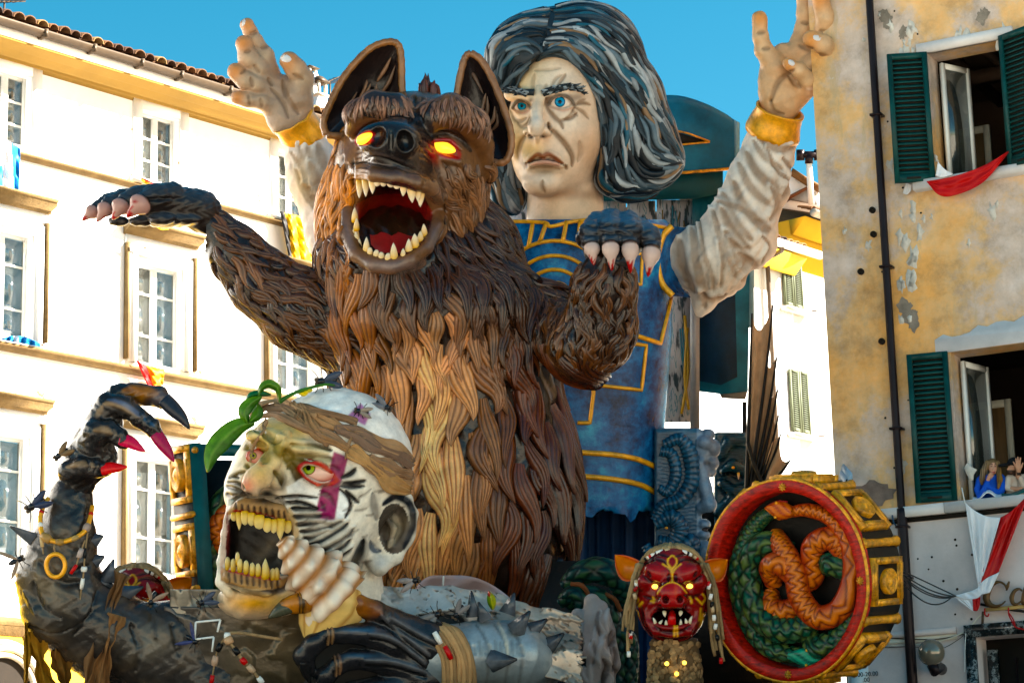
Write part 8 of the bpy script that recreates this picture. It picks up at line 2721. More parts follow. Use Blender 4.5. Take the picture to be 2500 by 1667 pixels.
slabS([(1440, 432), (1765, 416), (1765, 470), (1700, 486), (1440, 492)], -10, 80, DT, 'cross_beam', M_tealb, throne)
slabS([(1690, 470), (1760, 466), (1752, 640), (1690, 640)], -20, 80, DT, 'post', M_tealb, throne)
mdr, n_, l_, b_ = newmat('dripped_panel')
tc = n_.new('ShaderNodeTexCoord')
mp = n_.new('ShaderNodeMapping')
mp.inputs['Scale'].default_value = (7, 7, .45)
l_.new(tc.outputs['Object'], mp.inputs['Vector'])
t1 = tex_noise(n_, l_, 2.2, 3, .5, vec=mp.outputs[0])
r1 = ramp(n_, l_, t1.outputs['Fac'], [(.38, A(.03, .05, .06)), (.44, A(.40, .40, .43)), (.56, A(.47, .46, .49)), (.60, A(.04, .20, .26)), (.64, A(.45, .44, .47))])
l_.new(r1.outputs[0], b_.inputs['Base Color'])
b_.inputs['Roughness'].default_value = .6
for x0, x1, y0, y1 in ((1230, 1300, 500, 640), (1458, 1528, 490, 1050), (1531, 1600, 490, 1050), (1603, 1690, 488, 1030)):
 slabS([(x0, y0), (x1, y0), (x1, y1), (x0, y1)], -40, 12, DT, 'dripped_panel', mdr, throne)
mb = MB()
g6 = np.random.default_rng(4)
for j in range(46):
 x = g6.uniform(1462, 1686)
 y = g6.uniform(490, 560) if j < 30 else g6.uniform(700, 900)
 L = g6.uniform(60, 150)
 mb.put(*stube(catmull(A((x, y, -36), (x + g6.uniform(-8, 8), y + L * .4, -36), (x + g6.uniform(-14, 14), y + L, -36)), 5), g6.uniform(1, 2.4), DT, 5), [A(.02, .05, .07), A(.03, .16, .22), A(.16, .11, .04)][j % 3])
for p in ([(1672, 770), (1680, 900), (1664, 1010)], [(1678, 800), (1672, 920), (1682, 1000)]):
 mb.put(*stube(np.column_stack([catmull(p, 6), np.full(13, -35.)]), 4, DT, 6), A(.42, .26, .05))
mb.add('paint_drip', M_scale, throne, kind='stuff')
slabS([(1685, 560), (1708, 560), (1708, 1060), (1685, 1060)], -5, 20, DT, 'steel_post', paint('grey_steel', A(.30, .30, .31), .4, .2, 4, metal=.4), throne)
slabS([(1708, 600), (1792, 600), (1800, 920), (1760, 940), (1708, 930)], -20, 10, DT, 'hanging_cloth', M_blued, throne)
slabS([(1700, 560), (1832, 560), (1826, 955), (1760, 962), (1705, 955)], -40, 70, DT, 'side_board', M_blue, throne)
slabS([(1824, 560), (1840, 560), (1842, 800), (1826, 800)], -42, 60, DT, 'edge_strip', paint('pale_blue', A(.28, .42, .50), .5, .2, 3), throne)
slabS([(1757, 962), (1826, 952), (1820, 975), (1762, 972)], -42, 40, DT, 'ragged_underside', M_rag, throne, A(.22, .20, .17))
slabS([(1812, 980), (1823, 980), (1823, 1260), (1812, 1260)], 0, 12, DT, 'dark_post', M_blackp, throne)
slabS([(1560, 1240), (1835, 1240), (1985, 1560), (1985, 1800), (1560, 1800)], 30, 10, 28.3, 'lower_backboard', M_blackp, throne)
# pleated blue curtain under the tunic
n = 90
V = np.array([[(x, y, 40 + 10 * math.sin(x * .16) + 5 * math.sin(x * .37 + 1) + 6 * math.sin(x * .05)) for x in np.linspace(1180, 1660, n)] for y in np.linspace(1225, 1800, 10)])
V, F = sheet(S2W(V, 27.6))
add('curtain', V, F, paint('blue_curtain', A(.006, .055, .15), .6, .35, 3, .1, 10), throne)

# relief pillar with snakes and a stone profile
DPi = 26.6
pil = thing('relief_pillar', 'blue grey pillar with carved snakes and a big nosed stone profile', 'pillar', P(1680, 1700, DPi))
s = Sdf(1570, 1780, 1030, 1420, -130, 90, 3.2)
s.box((1655, 1320, -50), (58, 275, 60), 10)
s.chain([(1700, 1065, -10, 14), (1722, 1110, 0, 15), (1722, 1150, 0, 14)], 10)
for c, r in (((1722, 1080, 5), (22, 18, 22)), ((1742, 1095, 0), (18, 22, 20)), ((1738, 1130, 0), (18, 18, 20)), ((1728, 1060, -10), (18, 14, 20)), ((1735, 1150, -10), (15, 15, 18))):
 s.ell(c, r, 6)
s.chain([(1712, 1130, 10, 14), (1722, 1190, 14, 15), (1732, 1232, 18, 17), (1715, 1240, 10, 14)], 8).ell((1720, 1280, 0), (16, 14, 22), 6).ell((1718, 1305, 0), (17, 12, 22), 5).ell((1722, 1345, 0), (20, 26, 26), 8)
s.ell((1728, 1292, 14), (12, 5, 16), 3, 's').ell((1726, 1130, 26), (8, 12, 10), 3, 's')
k = Skin(s, A(.05, .115, .185))
k.where(k.V[:, 0] > 1700, A(.20, .27, .36), .8)
k.blob((1738, 1110), (24, 50), A(.20, .19, .20), .8)
k.blob((1727, 1131), (8, 7), A(.02, .02, .03), .9).stroke([(1715, 1292), (1740, 1292)], 4, -3, A(.03, .03, .04), .9)
for y in np.arange(1050, 1400, 9):
 k.stroke([(1606 + (y % 5), y), (1650, y + 5), (1700, y)], 2.5, -1.2, A(.03, .06, .10), .35)
k.add('shaft', M_black, pil, DPi)
for path, r in (([(1620, 1085, 12), (1660, 1072, 14), (1685, 1110, 14), (1690, 1170, 12), (1660, 1220, 14), (1618, 1235, 12), (1600, 1270, 10)], [12, 16, 20, 20, 19, 16, 14]),
    ([(1612, 1100, 10), (1640, 1110, 12), (1650, 1160, 12), (1630, 1200, 10), (1608, 1190, 8)], [13, 15, 15, 13, 10]),
    ([(1600, 1280, 14), (1640, 1262, 20), (1660, 1290, 20), (1640, 1325, 18), (1605, 1320, 14)], [14, 20, 22, 20, 16]),
    ([(1575, 1330, 10), (1600, 1362, 14), (1650, 1352, 16), (1690, 1320, 14), (1700, 1380, 10)], [12, 18, 20, 18, 14])):
 p = catmull(np.asarray(path, float), 14)
 rr_ = np.interp(np.linspace(0, 1, len(p)), np.linspace(0, 1, len(r)), r)
 V, F = stube(p, rr_ * (1 + .07 * np.sin(np.arange(len(p)) * 1.9)), DPi, 14)
 c = np.repeat((A(.03, .09, .155) * (1 + .8 * np.sin(np.arange(len(p)) * 1.9)[:, None] * .6)), 14, 0)
 add('carved_snake', V, F, M_black, pil, np.vstack([c, c[:2]]))
MB().put(*ellip(S2W(A(1627, 1288, 46), DPi), A(.018, .014, .014), 9, 7)).add('snake_eye', M_gold, pil)
pil['kind'] = 'thing'
pil2 = thing('relief_pillar', 'darker green relief slab with snake head between the pillar and the bat wing', 'pillar', P(1785, 1700, 28.0))
s = Sdf(1730, 1850, 1050, 1400, -90, 70, 3.4)
s.box((1785, 1340, -40), (42, 285, 40), 8)
s.chain([(1760, 1110, 0, 14), (1780, 1080, 2, 15), (1815, 1075, 0, 14)], 5).chain([(1770, 1150, 4, 13), (1790, 1138, 8, 17), (1815, 1150, 6, 15)], 5).chain([(1765, 1180, 2, 12), (1790, 1200, 6, 16), (1818, 1195, 4, 15)], 5).chain([(1755, 1250, 0, 14), (1785, 1225, 4, 16), (1815, 1235, 2, 14)], 5)
k = Skin(s, A(.03, .085, .12))
k.stroke([(1762, 1155), (1790, 1160), (1815, 1170)], 5, -4, A(.01, .015, .02), .9).blob((1790, 1140), (12, 9), A(.03, .12, .09), .7)
for y in np.arange(1060, 1260, 7):
 k.stroke([(1755, y + 6), (1785, y), (1815, y + 4)], 2.2, -1.5, A(.01, .03, .04), .6)
k.add('shaft', M_black, pil2, 28.0)
MB().put(*ellip(S2W(A(1790, 1141, 28), 28.0), A(.02, .016, .016), 9, 7)).add('snake_eye', M_gold, pil2)
tooth(1803, 1154, 28, 16, 3, 28.0, pil2, -1, 0)

pil2['kind'] = 'thing'
# bat wing
DW = 27.3
wing = thing('bat_wing', 'ribbed brown bat wing standing behind the drum', 'wing', P(1840, 1260, DW))
M_wing = paint('wing_membrane', A(.55, .36, .24), .6, .3, 4, .35, 20, streak=(3, 3, .8))
base = A(1838, 1215)
tips = A((1836, 765), (1887, 744), (1897, 868), (1899, 950), (1901, 1014), (1906, 1060), (1930, 1122))
scal = A((1856, 806), (1874, 886), (1884, 964), (1890, 1030), (1893, 1068), (1908, 1118))
edge = [tips[0]]
for i in range(6):
 a, m_, c = tips[i], scal[i], tips[i + 1]
 for t in np.linspace(0, 1, 9)[1:]:
  edge.append(a * (1 - t) ** 2 + 2 * (2 * m_ - .5 * (a + c)) * t * (1 - t) + c * t * t if False else (a * (1 - t) + m_ * t if t < .5 and False else (1 - t) * (1 - 2 * t) * a + 4 * t * (1 - t) * m_ + t * (2 * t - 1) * c))
edge = np.array(edge)
root = [A(1822, 1215) + (base + A(14, 0) - A(1822, 1215)) * t for t in np.linspace(0, 1, len(edge))]
V = []
for i in range(len(edge)):
 for t in np.linspace(0, 1, 12):
  q = root[i] * (1 - t) + edge[i] * t
  V.append((q[0], q[1], 8 * math.sin(i * .78) * math.sin(t * 2.6) + 30 * t * i / len(edge)))
V, F = sheet(S2W(np.array(V).reshape(len(edge), 12, 3), DW))
V, F = thick(V, F, FW * .01)
add('membrane', V, F, M_wing, wing)
for i, tp in enumerate(tips):
 j = i * 8
 r0_ = root[j]
 mid = r0_ * .4 + tp * .6 + A(4 if i else 0, 0)
 p = catmull([(*r0_, 6), (*mid, 18), (*tp, 14 + 30 * j / len(edge))], 8)
 V, F = stube(p, np.linspace(5.5, 2.2, len(p)), DW, 7)
 add('rib', V, F, M_blackp, wing)
V, F = stube(catmull([(1826, 1080, 30), (1840, 1130, 34), (1862, 1180, 36)], 6), 5, DW, 7)
add('rib', V, F, M_blackp, wing)

# teal snakes, roots and cloth at the foot of the beast
DS = 23.6
nest = thing('snake_nest', 'heap of dark teal scaly snakes between the beast and the red mask', 'snakes', P(1460, 1700, DS))
for path, r in (([(1380, 1430, -30), (1420, 1398, -10), (1470, 1392, 0), (1515, 1420, -10), (1530, 1480, -30)], [18, 26, 30, 28, 20]),
    ([(1390, 1480, 0), (1420, 1455, 15), (1465, 1470, 18), (1490, 1520, 10), (1505, 1600, 0), (1510, 1700, 0)], [18, 26, 28, 26, 24, 24]),
    ([(1370, 1470, 10), (1400, 1450, 28), (1425, 1475, 30), (1420, 1510, 20)], [14, 20, 22, 16]),
    ([(1480, 1560, 10), (1510, 1540, 10), (1535, 1580, 0), (1530, 1690, 0)], [14, 22, 22, 22])):
 snake(path, r, DS, 'teal_snake', nest, 'green', per=10)
for o in nest.children:
 o.data.materials.clear()
 o.data.materials.append(paint('teal_scales', None, .35, .2, 8, .1, 30))
 ca = o.data.color_attributes['col'].data
 cbuf = np.zeros(len(ca) * 4, np.float32)
 ca.foreach_get('color', cbuf)
 cbuf = cbuf.reshape(-1, 4) * A(.25, .55, 1.0, 1)
 ca.foreach_set('color', cbuf.astype(np.float32).ravel())
for pts in ([(1395, 1425, 30), (1420, 1428, 44), (1435, 1450, 40), (1428, 1462, 36)], [(1478, 1450, 30), (1500, 1462, 40), (1515, 1490, 30)]):
 V, F = stube(catmull(pts, 6), 6, DS, 8)
 add('brown_tendril', V, F, M_rag, nest, A(.20, .075, .04))
s = Sdf(1380, 1540, 1430, 1740, -80, 110, 3.6)
s.chain([(1445, 1468, 20, 20), (1455, 1520, 30, 32), (1450, 1600, 30, 48), (1440, 1720, 20, 70)], 15).chain([(1470, 1480, 20, 14), (1480, 1540, 25, 20), (1490, 1620, 20, 26)], 12).chain([(1410, 1500, 30, 16), (1420, 1570, 30, 26)], 12)
k = Skin(s, A(.36, .31, .29))
g8 = np.random.default_rng(6)
for j in range(26):
 x, y = g8.uniform(1400, 1500), g8.uniform(1470, 1640)
 L = [(x, y), (x + g8.uniform(-10, 14), y + 25), (x + g8.uniform(-14, 18), y + 60)]
 k.stroke(L, 5, -6 if j % 2 else 5, A(.12, .085, .075) if j % 2 else A(.52, .48, .46), .7)
k.solo('root_sculpture', M_cloth, 'pale grey gnarled root sculpture below the teal snakes', 'sculpture', 22.9)
V = np.array([[(x, y + 12 + 55 * max(0, (x - 1120) / 125) ** 2 + 30 * max(0, (1060 - x) / 45) ** 2, -40 + 8 * math.sin(x * .06 + y * .1) + 6 * math.sin(x * .021) - .5 * (y - 1400)) for x in np.linspace(1015, 1245, 40)] for y in np.linspace(1392, 1500, 12)])
V, F = sheet(S2W(V, 23.4))
V, F = thick(V, F, FW * .01)
pk = solo('pink_cloth', V, F, paint('pale_pink_cloth', A(.52, .40, .40), .7, .15, 2), 'pale pink cloth stretched at the foot of the beast', 'cloth')
V, F = stube([(1083, 1406, -18), (1080, 1446, -36)], 2.5, 23.4, 6)
add('seam_strip', V, F, M_trim, pk)
leaf_t = thing('green_leaf', 'small green and red leaf tip standing between two spikes', 'leaf', S2W(A(1205, 1480, 60), DG_))
leaf_blade([(1203, 1488), (1200, 1465), (1193, 1442)], 11, (60, 66), DG_, leaf_t, 'blade', A(.10, .22, .02), A(.42, .40, .02))
leaf_blade([(1196, 1458), (1194, 1450), (1193, 1441)], 4, (68, 70), DG_, leaf_t, 'red_tip', A(.5, .05, .02), A(.55, .10, .02))
# amplifier box and the deck everything stands on
bx = thing('speaker_cabinet', 'black speaker cabinet at the bottom edge behind the bracer', 'speaker', P(1380, 1760, 22.6))
slabS([(1332, 1606), (1430, 1606), (1432, 1760), (1330, 1760)], 0, 90, 22.6, 'cabinet', M_blackp, bx)
slabS([(1344, 1618), (1418, 1618), (1419, 1760), (1343, 1760)], 2.5, 2, 22.6, 'grille', paint('speaker_grille', A(.04, .042, .05), .7, .2, 60), bx)
V, F = stube([(1330, 1604, 2), (1432, 1604, 2)], 3, 22.6, 6)
add('edge_trim', V, F, M_stone, bx)
deck = thing('carnival_float', 'dark wooden deck of the carnival float carrying all figures', 'float', A(-.9, 25.2, 0))
zd = 3.35
MB().put(*box(A(-.9, 25.2, 0), A(1, 0, 0), A(0, 1, 0), A(0, 0, 1), -4.1, 4.5, -4.6, 4.4, zd - .35, zd)).add('deck', paint('deck_wood', A(.05, .035, .025), .7, .3, 4), deck, False)
MB().put(*box(A(-.9, 25.2, 0), A(1, 0, 0), A(0, 1, 0), A(0, 0, 1), -3.9, 4.3, -4.4, 4.2, .35, zd - .36)).add('skirt', M_blued, deck, False)
MB().put(*box(A(-.5, 25.5, 0), A(1, 0, 0), A(0, 1, 0), A(0, 0, 1), -1.6, 1.7, -1.2, 2.9, zd + .001, 5.0)).add('pedestal', M_blackp, deck, False)
for x in (-3.4, 3.6):
 for y in (22.0, 28.4):
  MB().put(*lathe(A(x, y, .5), A(1, 0, 0), A(0, 1, 0), [(.05, -.15), (.45, -.15), (.5, -.1), (.5, .1), (.45, .15), (.05, .15)], 24)).add('wheel', M_blackp, deck)
# ------------------------------------------------------------------ flags, people and small things on the houses
M_flag = paint('flag_cloth', None, .55, .12, 3, .1, 20)
M_satin = paint('satin_cloth', None, .30, .10, 3, .05, 20)
def drape(top, bot, wall, label, cat, name, colf, off=.08, nu=40, nv=26, fold=.02, nf=6, mat=None, seed=0, group=None, pinch=0):
 """cloth between an upper and a lower edge drawn on a wall"""
 g = np.random.default_rng(seed)
 t, b_ = catmull(top, 12), catmull(bot, 12)
 rs = lambda c: np.column_stack([np.interp(np.linspace(0, 1, nu), np.linspace(0, 1, len(c)), c[:, i]) for i in range(2)])
 t, b_ = rs(t), rs(b_)
 ph = g.uniform(0, 6, 4)
 V, C = [], []
 for j in range(nv):
  v = j / (nv - 1)
  for i in range(nu):
   u = i / (nu - 1)
   q = t[i] * (1 - v) + b_[i] * v
   o = off + fold * (math.sin(u * nf * 6.28 + ph[0] + v * 1.5) + .6 * math.sin((u * .6 + v) * nf * 7 + ph[1]) + .4 * math.sin((u - v * .7) * nf * 11 + ph[2])) * (.5 + .5 * math.sin(v * 3.1))
   V.append(wall.px(q[0], q[1], o))
   C.append(colf(u, v))
 V, F = sheet(np.array(V).reshape(nv, nu, 3))
 V, F = thick(V, F, -wall.n * .006)
 C = np.array(C)
 return solo(name, V, F, mat or M_flag, label, cat, group, np.vstack([C, C]))
white, red, blue_, yel = A(.72, .71, .72), A(.50, .008, .012), A(.015, .22, .48), A(.72, .48, .01)
drape([(2262, 443), (2330, 430), (2400, 405), (2462, 369)], [(2263, 445), (2292, 476), (2330, 477), (2400, 445), (2463, 372)], RW, 'red cloth hung like a sling under the upper window', 'cloth', 'red_cloth', lambda u, v: red, .16, 44, 22, .015, 2, seed=1)
drape([(2290, 395), (2305, 412), (2326, 425)], [(2284, 430), (2300, 433), (2322, 428)], RW, 'white cloth end tied at the foot of the upper green shutter', 'cloth', 'white_cloth', lambda u, v: white, .14, 16, 10, .006, 2, seed=2)
drape([(2212, 446), (2218, 448), (2226, 452)], [(2204, 472), (2214, 475), (2224, 466)], RW, 'small white rag hanging below the upper green shutter', 'cloth', 'white_cloth', lambda u, v: white * .8, .06, 10, 10, .006, 2, seed=3)
ban = thing('banner', 'white and red satin banner draped below the window of the two onlookers', 'banner', RW.px(2400, 1440, .16))
def dr2(top, bot, c, seed, nf=5, fold=.016, off=.16, name='cloth_panel', nu=40, nv=36):
 g = np.random.default_rng(seed)
 t, b_ = catmull(top, 12), catmull(bot, 12)
 rs = lambda q: np.column_stack([np.interp(np.linspace(0, 1, nu), np.linspace(0, 1, len(q)), q[:, i]) for i in range(2)])
 t, b_ = rs(t), rs(b_)
 ph = g.uniform(0, 6, 3)
 V = []
 for j in range(nv):
  v = j / (nv - 1)
  for i in range(nu):
   u = i / (nu - 1)
   q = t[i] * (1 - v) + b_[i] * v
   o = off + fold * (math.sin(u * nf * 6.28 + ph[0] + math.sin(v * 4) * .8) + .5 * math.sin(u * nf * 13 + ph[1] - v * 3)) * math.sin(min(v * 1.2 + .08, 1) * 2.9)
   V.append(RW.px(q[0], q[1], o))
 V, F = sheet(np.array(V).reshape(nv, nu, 3))
 V, F = thick(V, F, -RW.n * .006)
 add(name, V, F, M_satin, ban, c)
dr2([(2356, 1226), (2380, 1246), (2410, 1260), (2442, 1263)], [(2387, 1427), (2390, 1428), (2393, 1428), (2396, 1426)], white, 4, 2.2, .022)
dr2([(2442, 1263), (2465, 1250), (2485, 1232), (2512, 1205)], [(2388, 1428), (2396, 1424), (2412, 1412), (2438, 1395)], red, 5, 1.4, .03)
dr2([(2388, 1428), (2410, 1410), (2440, 1396)], [(2388, 1448), (2398, 1450), (2416, 1446)], white, 6, 2, .01, .17, nv=14)
dr2([(2322, 1455), (2350, 1448), (2376, 1440), (2395, 1430)], [(2340, 1462), (2360, 1462), (2385, 1460), (2402, 1444)], white, 7, 2, .008, .17, nv=12)
dr2([(2336, 1462), (2355, 1462), (2376, 1460)], [(2374, 1490), (2376, 1491), (2380, 1490)], white, 8, 2, .006, .165, nv=14)
dr2([(2374, 1462), (2384, 1460), (2393, 1456)], [(2376, 1490), (2386, 1490), (2392, 1476)], red, 9, 2, .006, .175, nv=14)
V, F = tube([RW.px(2348, 1190, .13), RW.px(2356, 1228, .16)], .006, 5)
add('tie', V, F, M_trim, ban)
# flags on the left house
drape([(-12, 345), (10, 342), (30, 350), (50, 362)], [(-10, 468), (10, 478), (28, 470), (46, 482)], LW, 'white and sky blue flag hanging from the top left window', 'flag', 'flag', lambda u, v: blue_ if (u - .15 * v > .62 or (v > .45 and u < .3)) else white, .2, 30, 24, .04, 2, seed=10)
drape([(345, 433), (362, 440), (385, 452)], [(345, 441), (362, 452), (384, 460)], LW, 'narrow red and yellow flag sticking up behind the raised paw', 'flag', 'flag', lambda u, v: yel if v > .5 else A(.6, .08, .01), .2, 20, 8, .02, 2, seed=11)
drape([(380, 548), (395, 552), (410, 556)], [(384, 556), (396, 562), (412, 560)], LW, 'tip of red and yellow flag seen below the raised paw', 'flag', 'flag', lambda u, v: yel if v > .5 else A(.6, .08, .01), .5, 14, 8, .01, 2, seed=12)
drape([(684, 516), (700, 520), (725, 526), (765, 534)], [(706, 632), (722, 634), (742, 640), (765, 644)], LW, 'yellow and black flag hanging behind the cheek of the beast', 'flag', 'flag', lambda u, v: A(.02, .018, .018) if u < .24 + .05 * math.sin(v * 5) else yel, .2, 34, 24, .035, 3, seed=13)
drape([(332, 878), (350, 888), (372, 894), (402, 902)], [(362, 945), (372, 950), (385, 945), (398, 940)], LW, 'orange and red flag hanging above the dark clawed finger', 'flag', 'flag', lambda u, v: A(.60, .05, .01) if u < .45 else A(.75, .35, .02), .25, 24, 20, .03, 2, seed=14)
drape([(4, 826), (30, 820), (60, 822), (98, 838)], [(4, 829), (30, 834), (62, 840), (98, 846)], LW, 'crumpled blue and white flag lying on the sill at the far left', 'flag', 'flag', lambda u, v: white if .38 < u < .5 else blue_, .16, 34, 10, .05, 5, seed=15)

# people at the lower window
DPp = float((RW.px(2430, 1180, -.12) - CAM) @ FW)
M_sk = paint('skin', None, .5, .08, 9, 0, 20)
M_cl = paint('clothes', None, .8, .15, 9, .1, 40)
def person(label, x, y):
 return thing('person', label, 'person', RW.px(x, y, -.15))
p1 = person('person with long fair hair in blue jacket leaning on the sill, hand at the mouth', 2422, 1214)
s = Sdf(2372, 2470, 1105, 1225, -60, 60, 1.0)
s.ell((2424, 1140, 0), (11, 14.5, 13), 3).ell((2425, 1148, 3), (8.5, 10, 9), 3).seg((2422, 1150, -4, 6), (2421, 1168, -6, 7), 3)
s.seg((2426, 1141, 13, 1.6), (2426, 1146, 15, 2.2), 2).seg((2423, 1152, 11, 1.5), (2429, 1152, 11, 1.5), 1.5)
s.ell((2420.5, 1138, 13), (3, 1.8, 2), 1, 's').ell((2430, 1138, 12), (3, 1.8, 2), 1, 's')
s.seg((2412, 1172, 20, 4.5), (2416, 1162, 24, 5), 2)
for j, (dx, dy) in enumerate(((0, 0), (2, -2), (4, -3), (6, -3))):
 s.chain([(2413 + dx, 1164 + dy, 26, 2), (2415 + dx, 1158 + dy, 29, 1.8), (2418 + dx, 1157 + dy, 26, 1.6)], .8)
s.chain([(2412, 1164, 24, 2), (2417, 1158, 22, 1.8)], 1)
k = Skin(s, A(.55, .33, .25))
k.blob((2426, 1152.5), (4.5, 2), A(.30, .03, .04), .95, z=6).blob((2420.5, 1138), (2.6, 1.5), A(.03, .02, .02), .9, z=5).blob((2430, 1138), (2.6, 1.5), A(.03, .02, .02), .9, z=5)
k.stroke([(2417, 1134), (2421, 1132.5), (2424, 1134)], 1.2, 0, A(.08, .04, .03), .9, z=4).stroke([(2428, 1134), (2431, 1132.5), (2434, 1134)], 1.2, 0, A(.08, .04, .03), .9, z=4)
k.add('body', M_sk, p1, DPp)
s = Sdf(2368, 2475, 1150, 1250, -50, 50, 1.4)
s.ell((2420, 1200, -10), (30, 34, 16), 4).seg((2396, 1168, -8, 9), (2444, 1165, -8, 9), 5)
s.chain([(2392, 1172, -4, 9), (2386, 1195, 4, 8), (2394, 1213, 16, 8), (2411, 1178, 20, 6.5)], 3).chain([(2446, 1168, -4, 9), (2450, 1190, 6, 8), (2440, 1205, 14, 8), (2414, 1188, 22, 6.5)], 3)
Skin(s, A(.012, .11, .50)).add('jacket', M_cl, p1, DPp)
s = Sdf(2375, 2470, 1105, 1200, -45, 30, 1.1)
s.ell((2423, 1136, -5), (15, 18, 15), 3).chain([(2410, 1128, 2, 6), (2402, 1148, 4, 7.5), (2398, 1168, 6, 7), (2397, 1180, 6, 4)], 4).chain([(2436, 1130, 2, 6), (2438, 1150, 4, 6.5), (2441, 1170, 8, 7), (2438, 1190, 9, 4)], 4)
s.ell((2425, 1143, 14), (9.8, 13.5, 16), 2, 's')
k = Skin(s, A(.20, .13, .075))
k.blob((2400, 1150), (9, 25), A(.36, .27, .19), .7).blob((2440, 1165), (8, 22), A(.38, .22, .07), .7)
for x in (2396, 2401, 2406, 2436, 2440):
 k.stroke([(x + 3, 1125), (x, 1150), (x + 2, 1180)], 1.2, -1.2, A(.08, .05, .03), .8)
k.add('hair', M_hair, p1, DPp)
p2 = person('person in black cap and cream jacket with one hand raised before the face', 2482, 1214)
s = Sdf(2440, 2530, 1105, 1225, -50, 60, 1.0)
s.ell((2474, 1140, 0), (13, 17, 14), 3).ell((2468, 1150, 4), (9, 9, 9), 3).seg((2478, 1150, -4, 8), (2482, 1168, -6, 9), 3).seg((2463, 1140, 8, 2), (2460, 1146, 8, 2.5), 2)
s.ell((2487, 1142, 26), (7.5, 9, 4), 3)
for (x0, y0), (x1, y1) in (((2480, 1138), (2474, 1127)), ((2483, 1135), (2480, 1119)), ((2486, 1134), (2485, 1115)), ((2490, 1135), (2491, 1117)), ((2494, 1140), (2497, 1130))):
 s.chain([(x0, y0, 26, 2.4), ((x0 + x1) / 2, (y0 + y1) / 2, 27, 2.1), (x1, y1, 26, 1.7)], 1.2)
s.seg((2487, 1150, 24, 5), (2489, 1166, 20, 6), 3)
s.ell((2492, 1194, 22), (9, 5, 6), 3)
for j in range(4):
 s.chain([(2492, 1190 + j * 3, 26, 2.2), (2498, 1191 + j * 3, 28, 2), (2503, 1193 + j * 2.5, 25, 1.8)], 1)
s.seg((2470, 1192, 14, 6), (2490, 1194, 22, 6), 4)
k = Skin(s, A(.50, .29, .21))
k.where((k.V[:, 1] > 1147) & (k.V[:, 0] < 2480) & (k.V[:, 1] < 1162) & (k.V[:, 2] < 18), A(.03, .02, .018), .85)
k.where((k.V[:, 1] > 1153) & (k.V[:, 1] < 1160) & (k.V[:, 0] > 2480) & (k.V[:, 2] > 15), A(.015, .015, .015), .95)
k.add('body', M_sk, p2, DPp)
s = Sdf(2440, 2540, 1150, 1250, -50, 50, 1.5)
s.ell((2486, 1205, -8), (30, 38, 18), 4).seg((2464, 1168, -6, 10), (2508, 1166, -6, 10), 5)
s.chain([(2463, 1170, 0, 9), (2460, 1190, 8, 8), (2474, 1195, 14, 7)], 3).chain([(2508, 1168, 0, 10), (2502, 1185, 14, 9), (2491, 1166, 20, 7)], 3)
k = Skin(s, A(.58, .50, .44))
k.stroke([(2480, 1160), (2486, 1180), (2484, 1205)], 2, -1.5, A(.3, .25, .22), .6)
k.add('jacket', M_cl, p2, DPp)
s = Sdf(2432, 2510, 1095, 1160, -45, 40, 1.1)
s.ell((2476, 1130, -2), (17, 15, 17), 2).ell((2450, 1135, 10), (14, 4.5, 11), 4, 'u', -12).ell((2476, 1152, 0), (20, 12, 22), 3, 's')
k = Skin(s, A(.012, .012, .014))
k.blob((2459, 1116), (2.5, 1.6), A(.7, .7, .7), .9)
k.add('cap', M_cl, p2, DPp)
V = [[RW.px(2375 + 70 * u, 1214 + 6 * math.sin(u * 9) - 8 * math.sin(u * 3.1) + 8 * v - 9 * u, -.05 + .14 * v + .012 * math.sin(u * 22)) for u in np.linspace(0, 1, 26)] for v in np.linspace(0, 1, 8)]
V, F = sheet(np.array(V))
V, F = thick(V, F, A(0, 0, .012))
solo('white_cloth', V, F, M_flag, 'white cloth folded on the sill under the elbows of the fair haired onlooker', 'cloth', col=white)
V = [[RW.px(2446 + 60 * u, 1206 + 4 * math.sin(u * 5) + 7 * v - 8 * u, -.05 + .14 * v + .01 * math.sin(u * 18)) for u in np.linspace(0, 1, 22)] for v in np.linspace(0, 1, 8)]
V, F = sheet(np.array(V))
V, F = thick(V, F, A(0, 0, .014))
solo('green_cloth', V, F, M_flag, 'teal green cloth on the sill in front of the person in the cap', 'cloth', col=A(.01, .14, .13))

# globe lamp
lamp = thing('globe_lamp', 'smoked glass globe wall lamp on black bracket under the shop ledge', 'lamp', RW.px(2285, 1640, .2))
c = RW.px(2274, 1592, .30)
gm_, n_, l_, b_ = newmat('smoked_globe')
b_.inputs['Base Color'].default_value = (.20, .16, .11, 1)
b_.inputs['Roughness'].default_value = .12
b_.inputs['Metallic'].default_value = .25
b_.inputs['Coat Weight'].default_value = .6
MB().put(*ellip(c, A(1, 1, 1) * .138, 32, 22)).add('globe', gm_, lamp)
MB().put(*tube([c + A(0, 0, -.12), c + A(.02, .0, -.19), RW.px(2296, 1628, .12), RW.px(2300, 1634, .0)], [.06, .055, .05, .06], 12)).add('bracket', M_pipe, lamp)
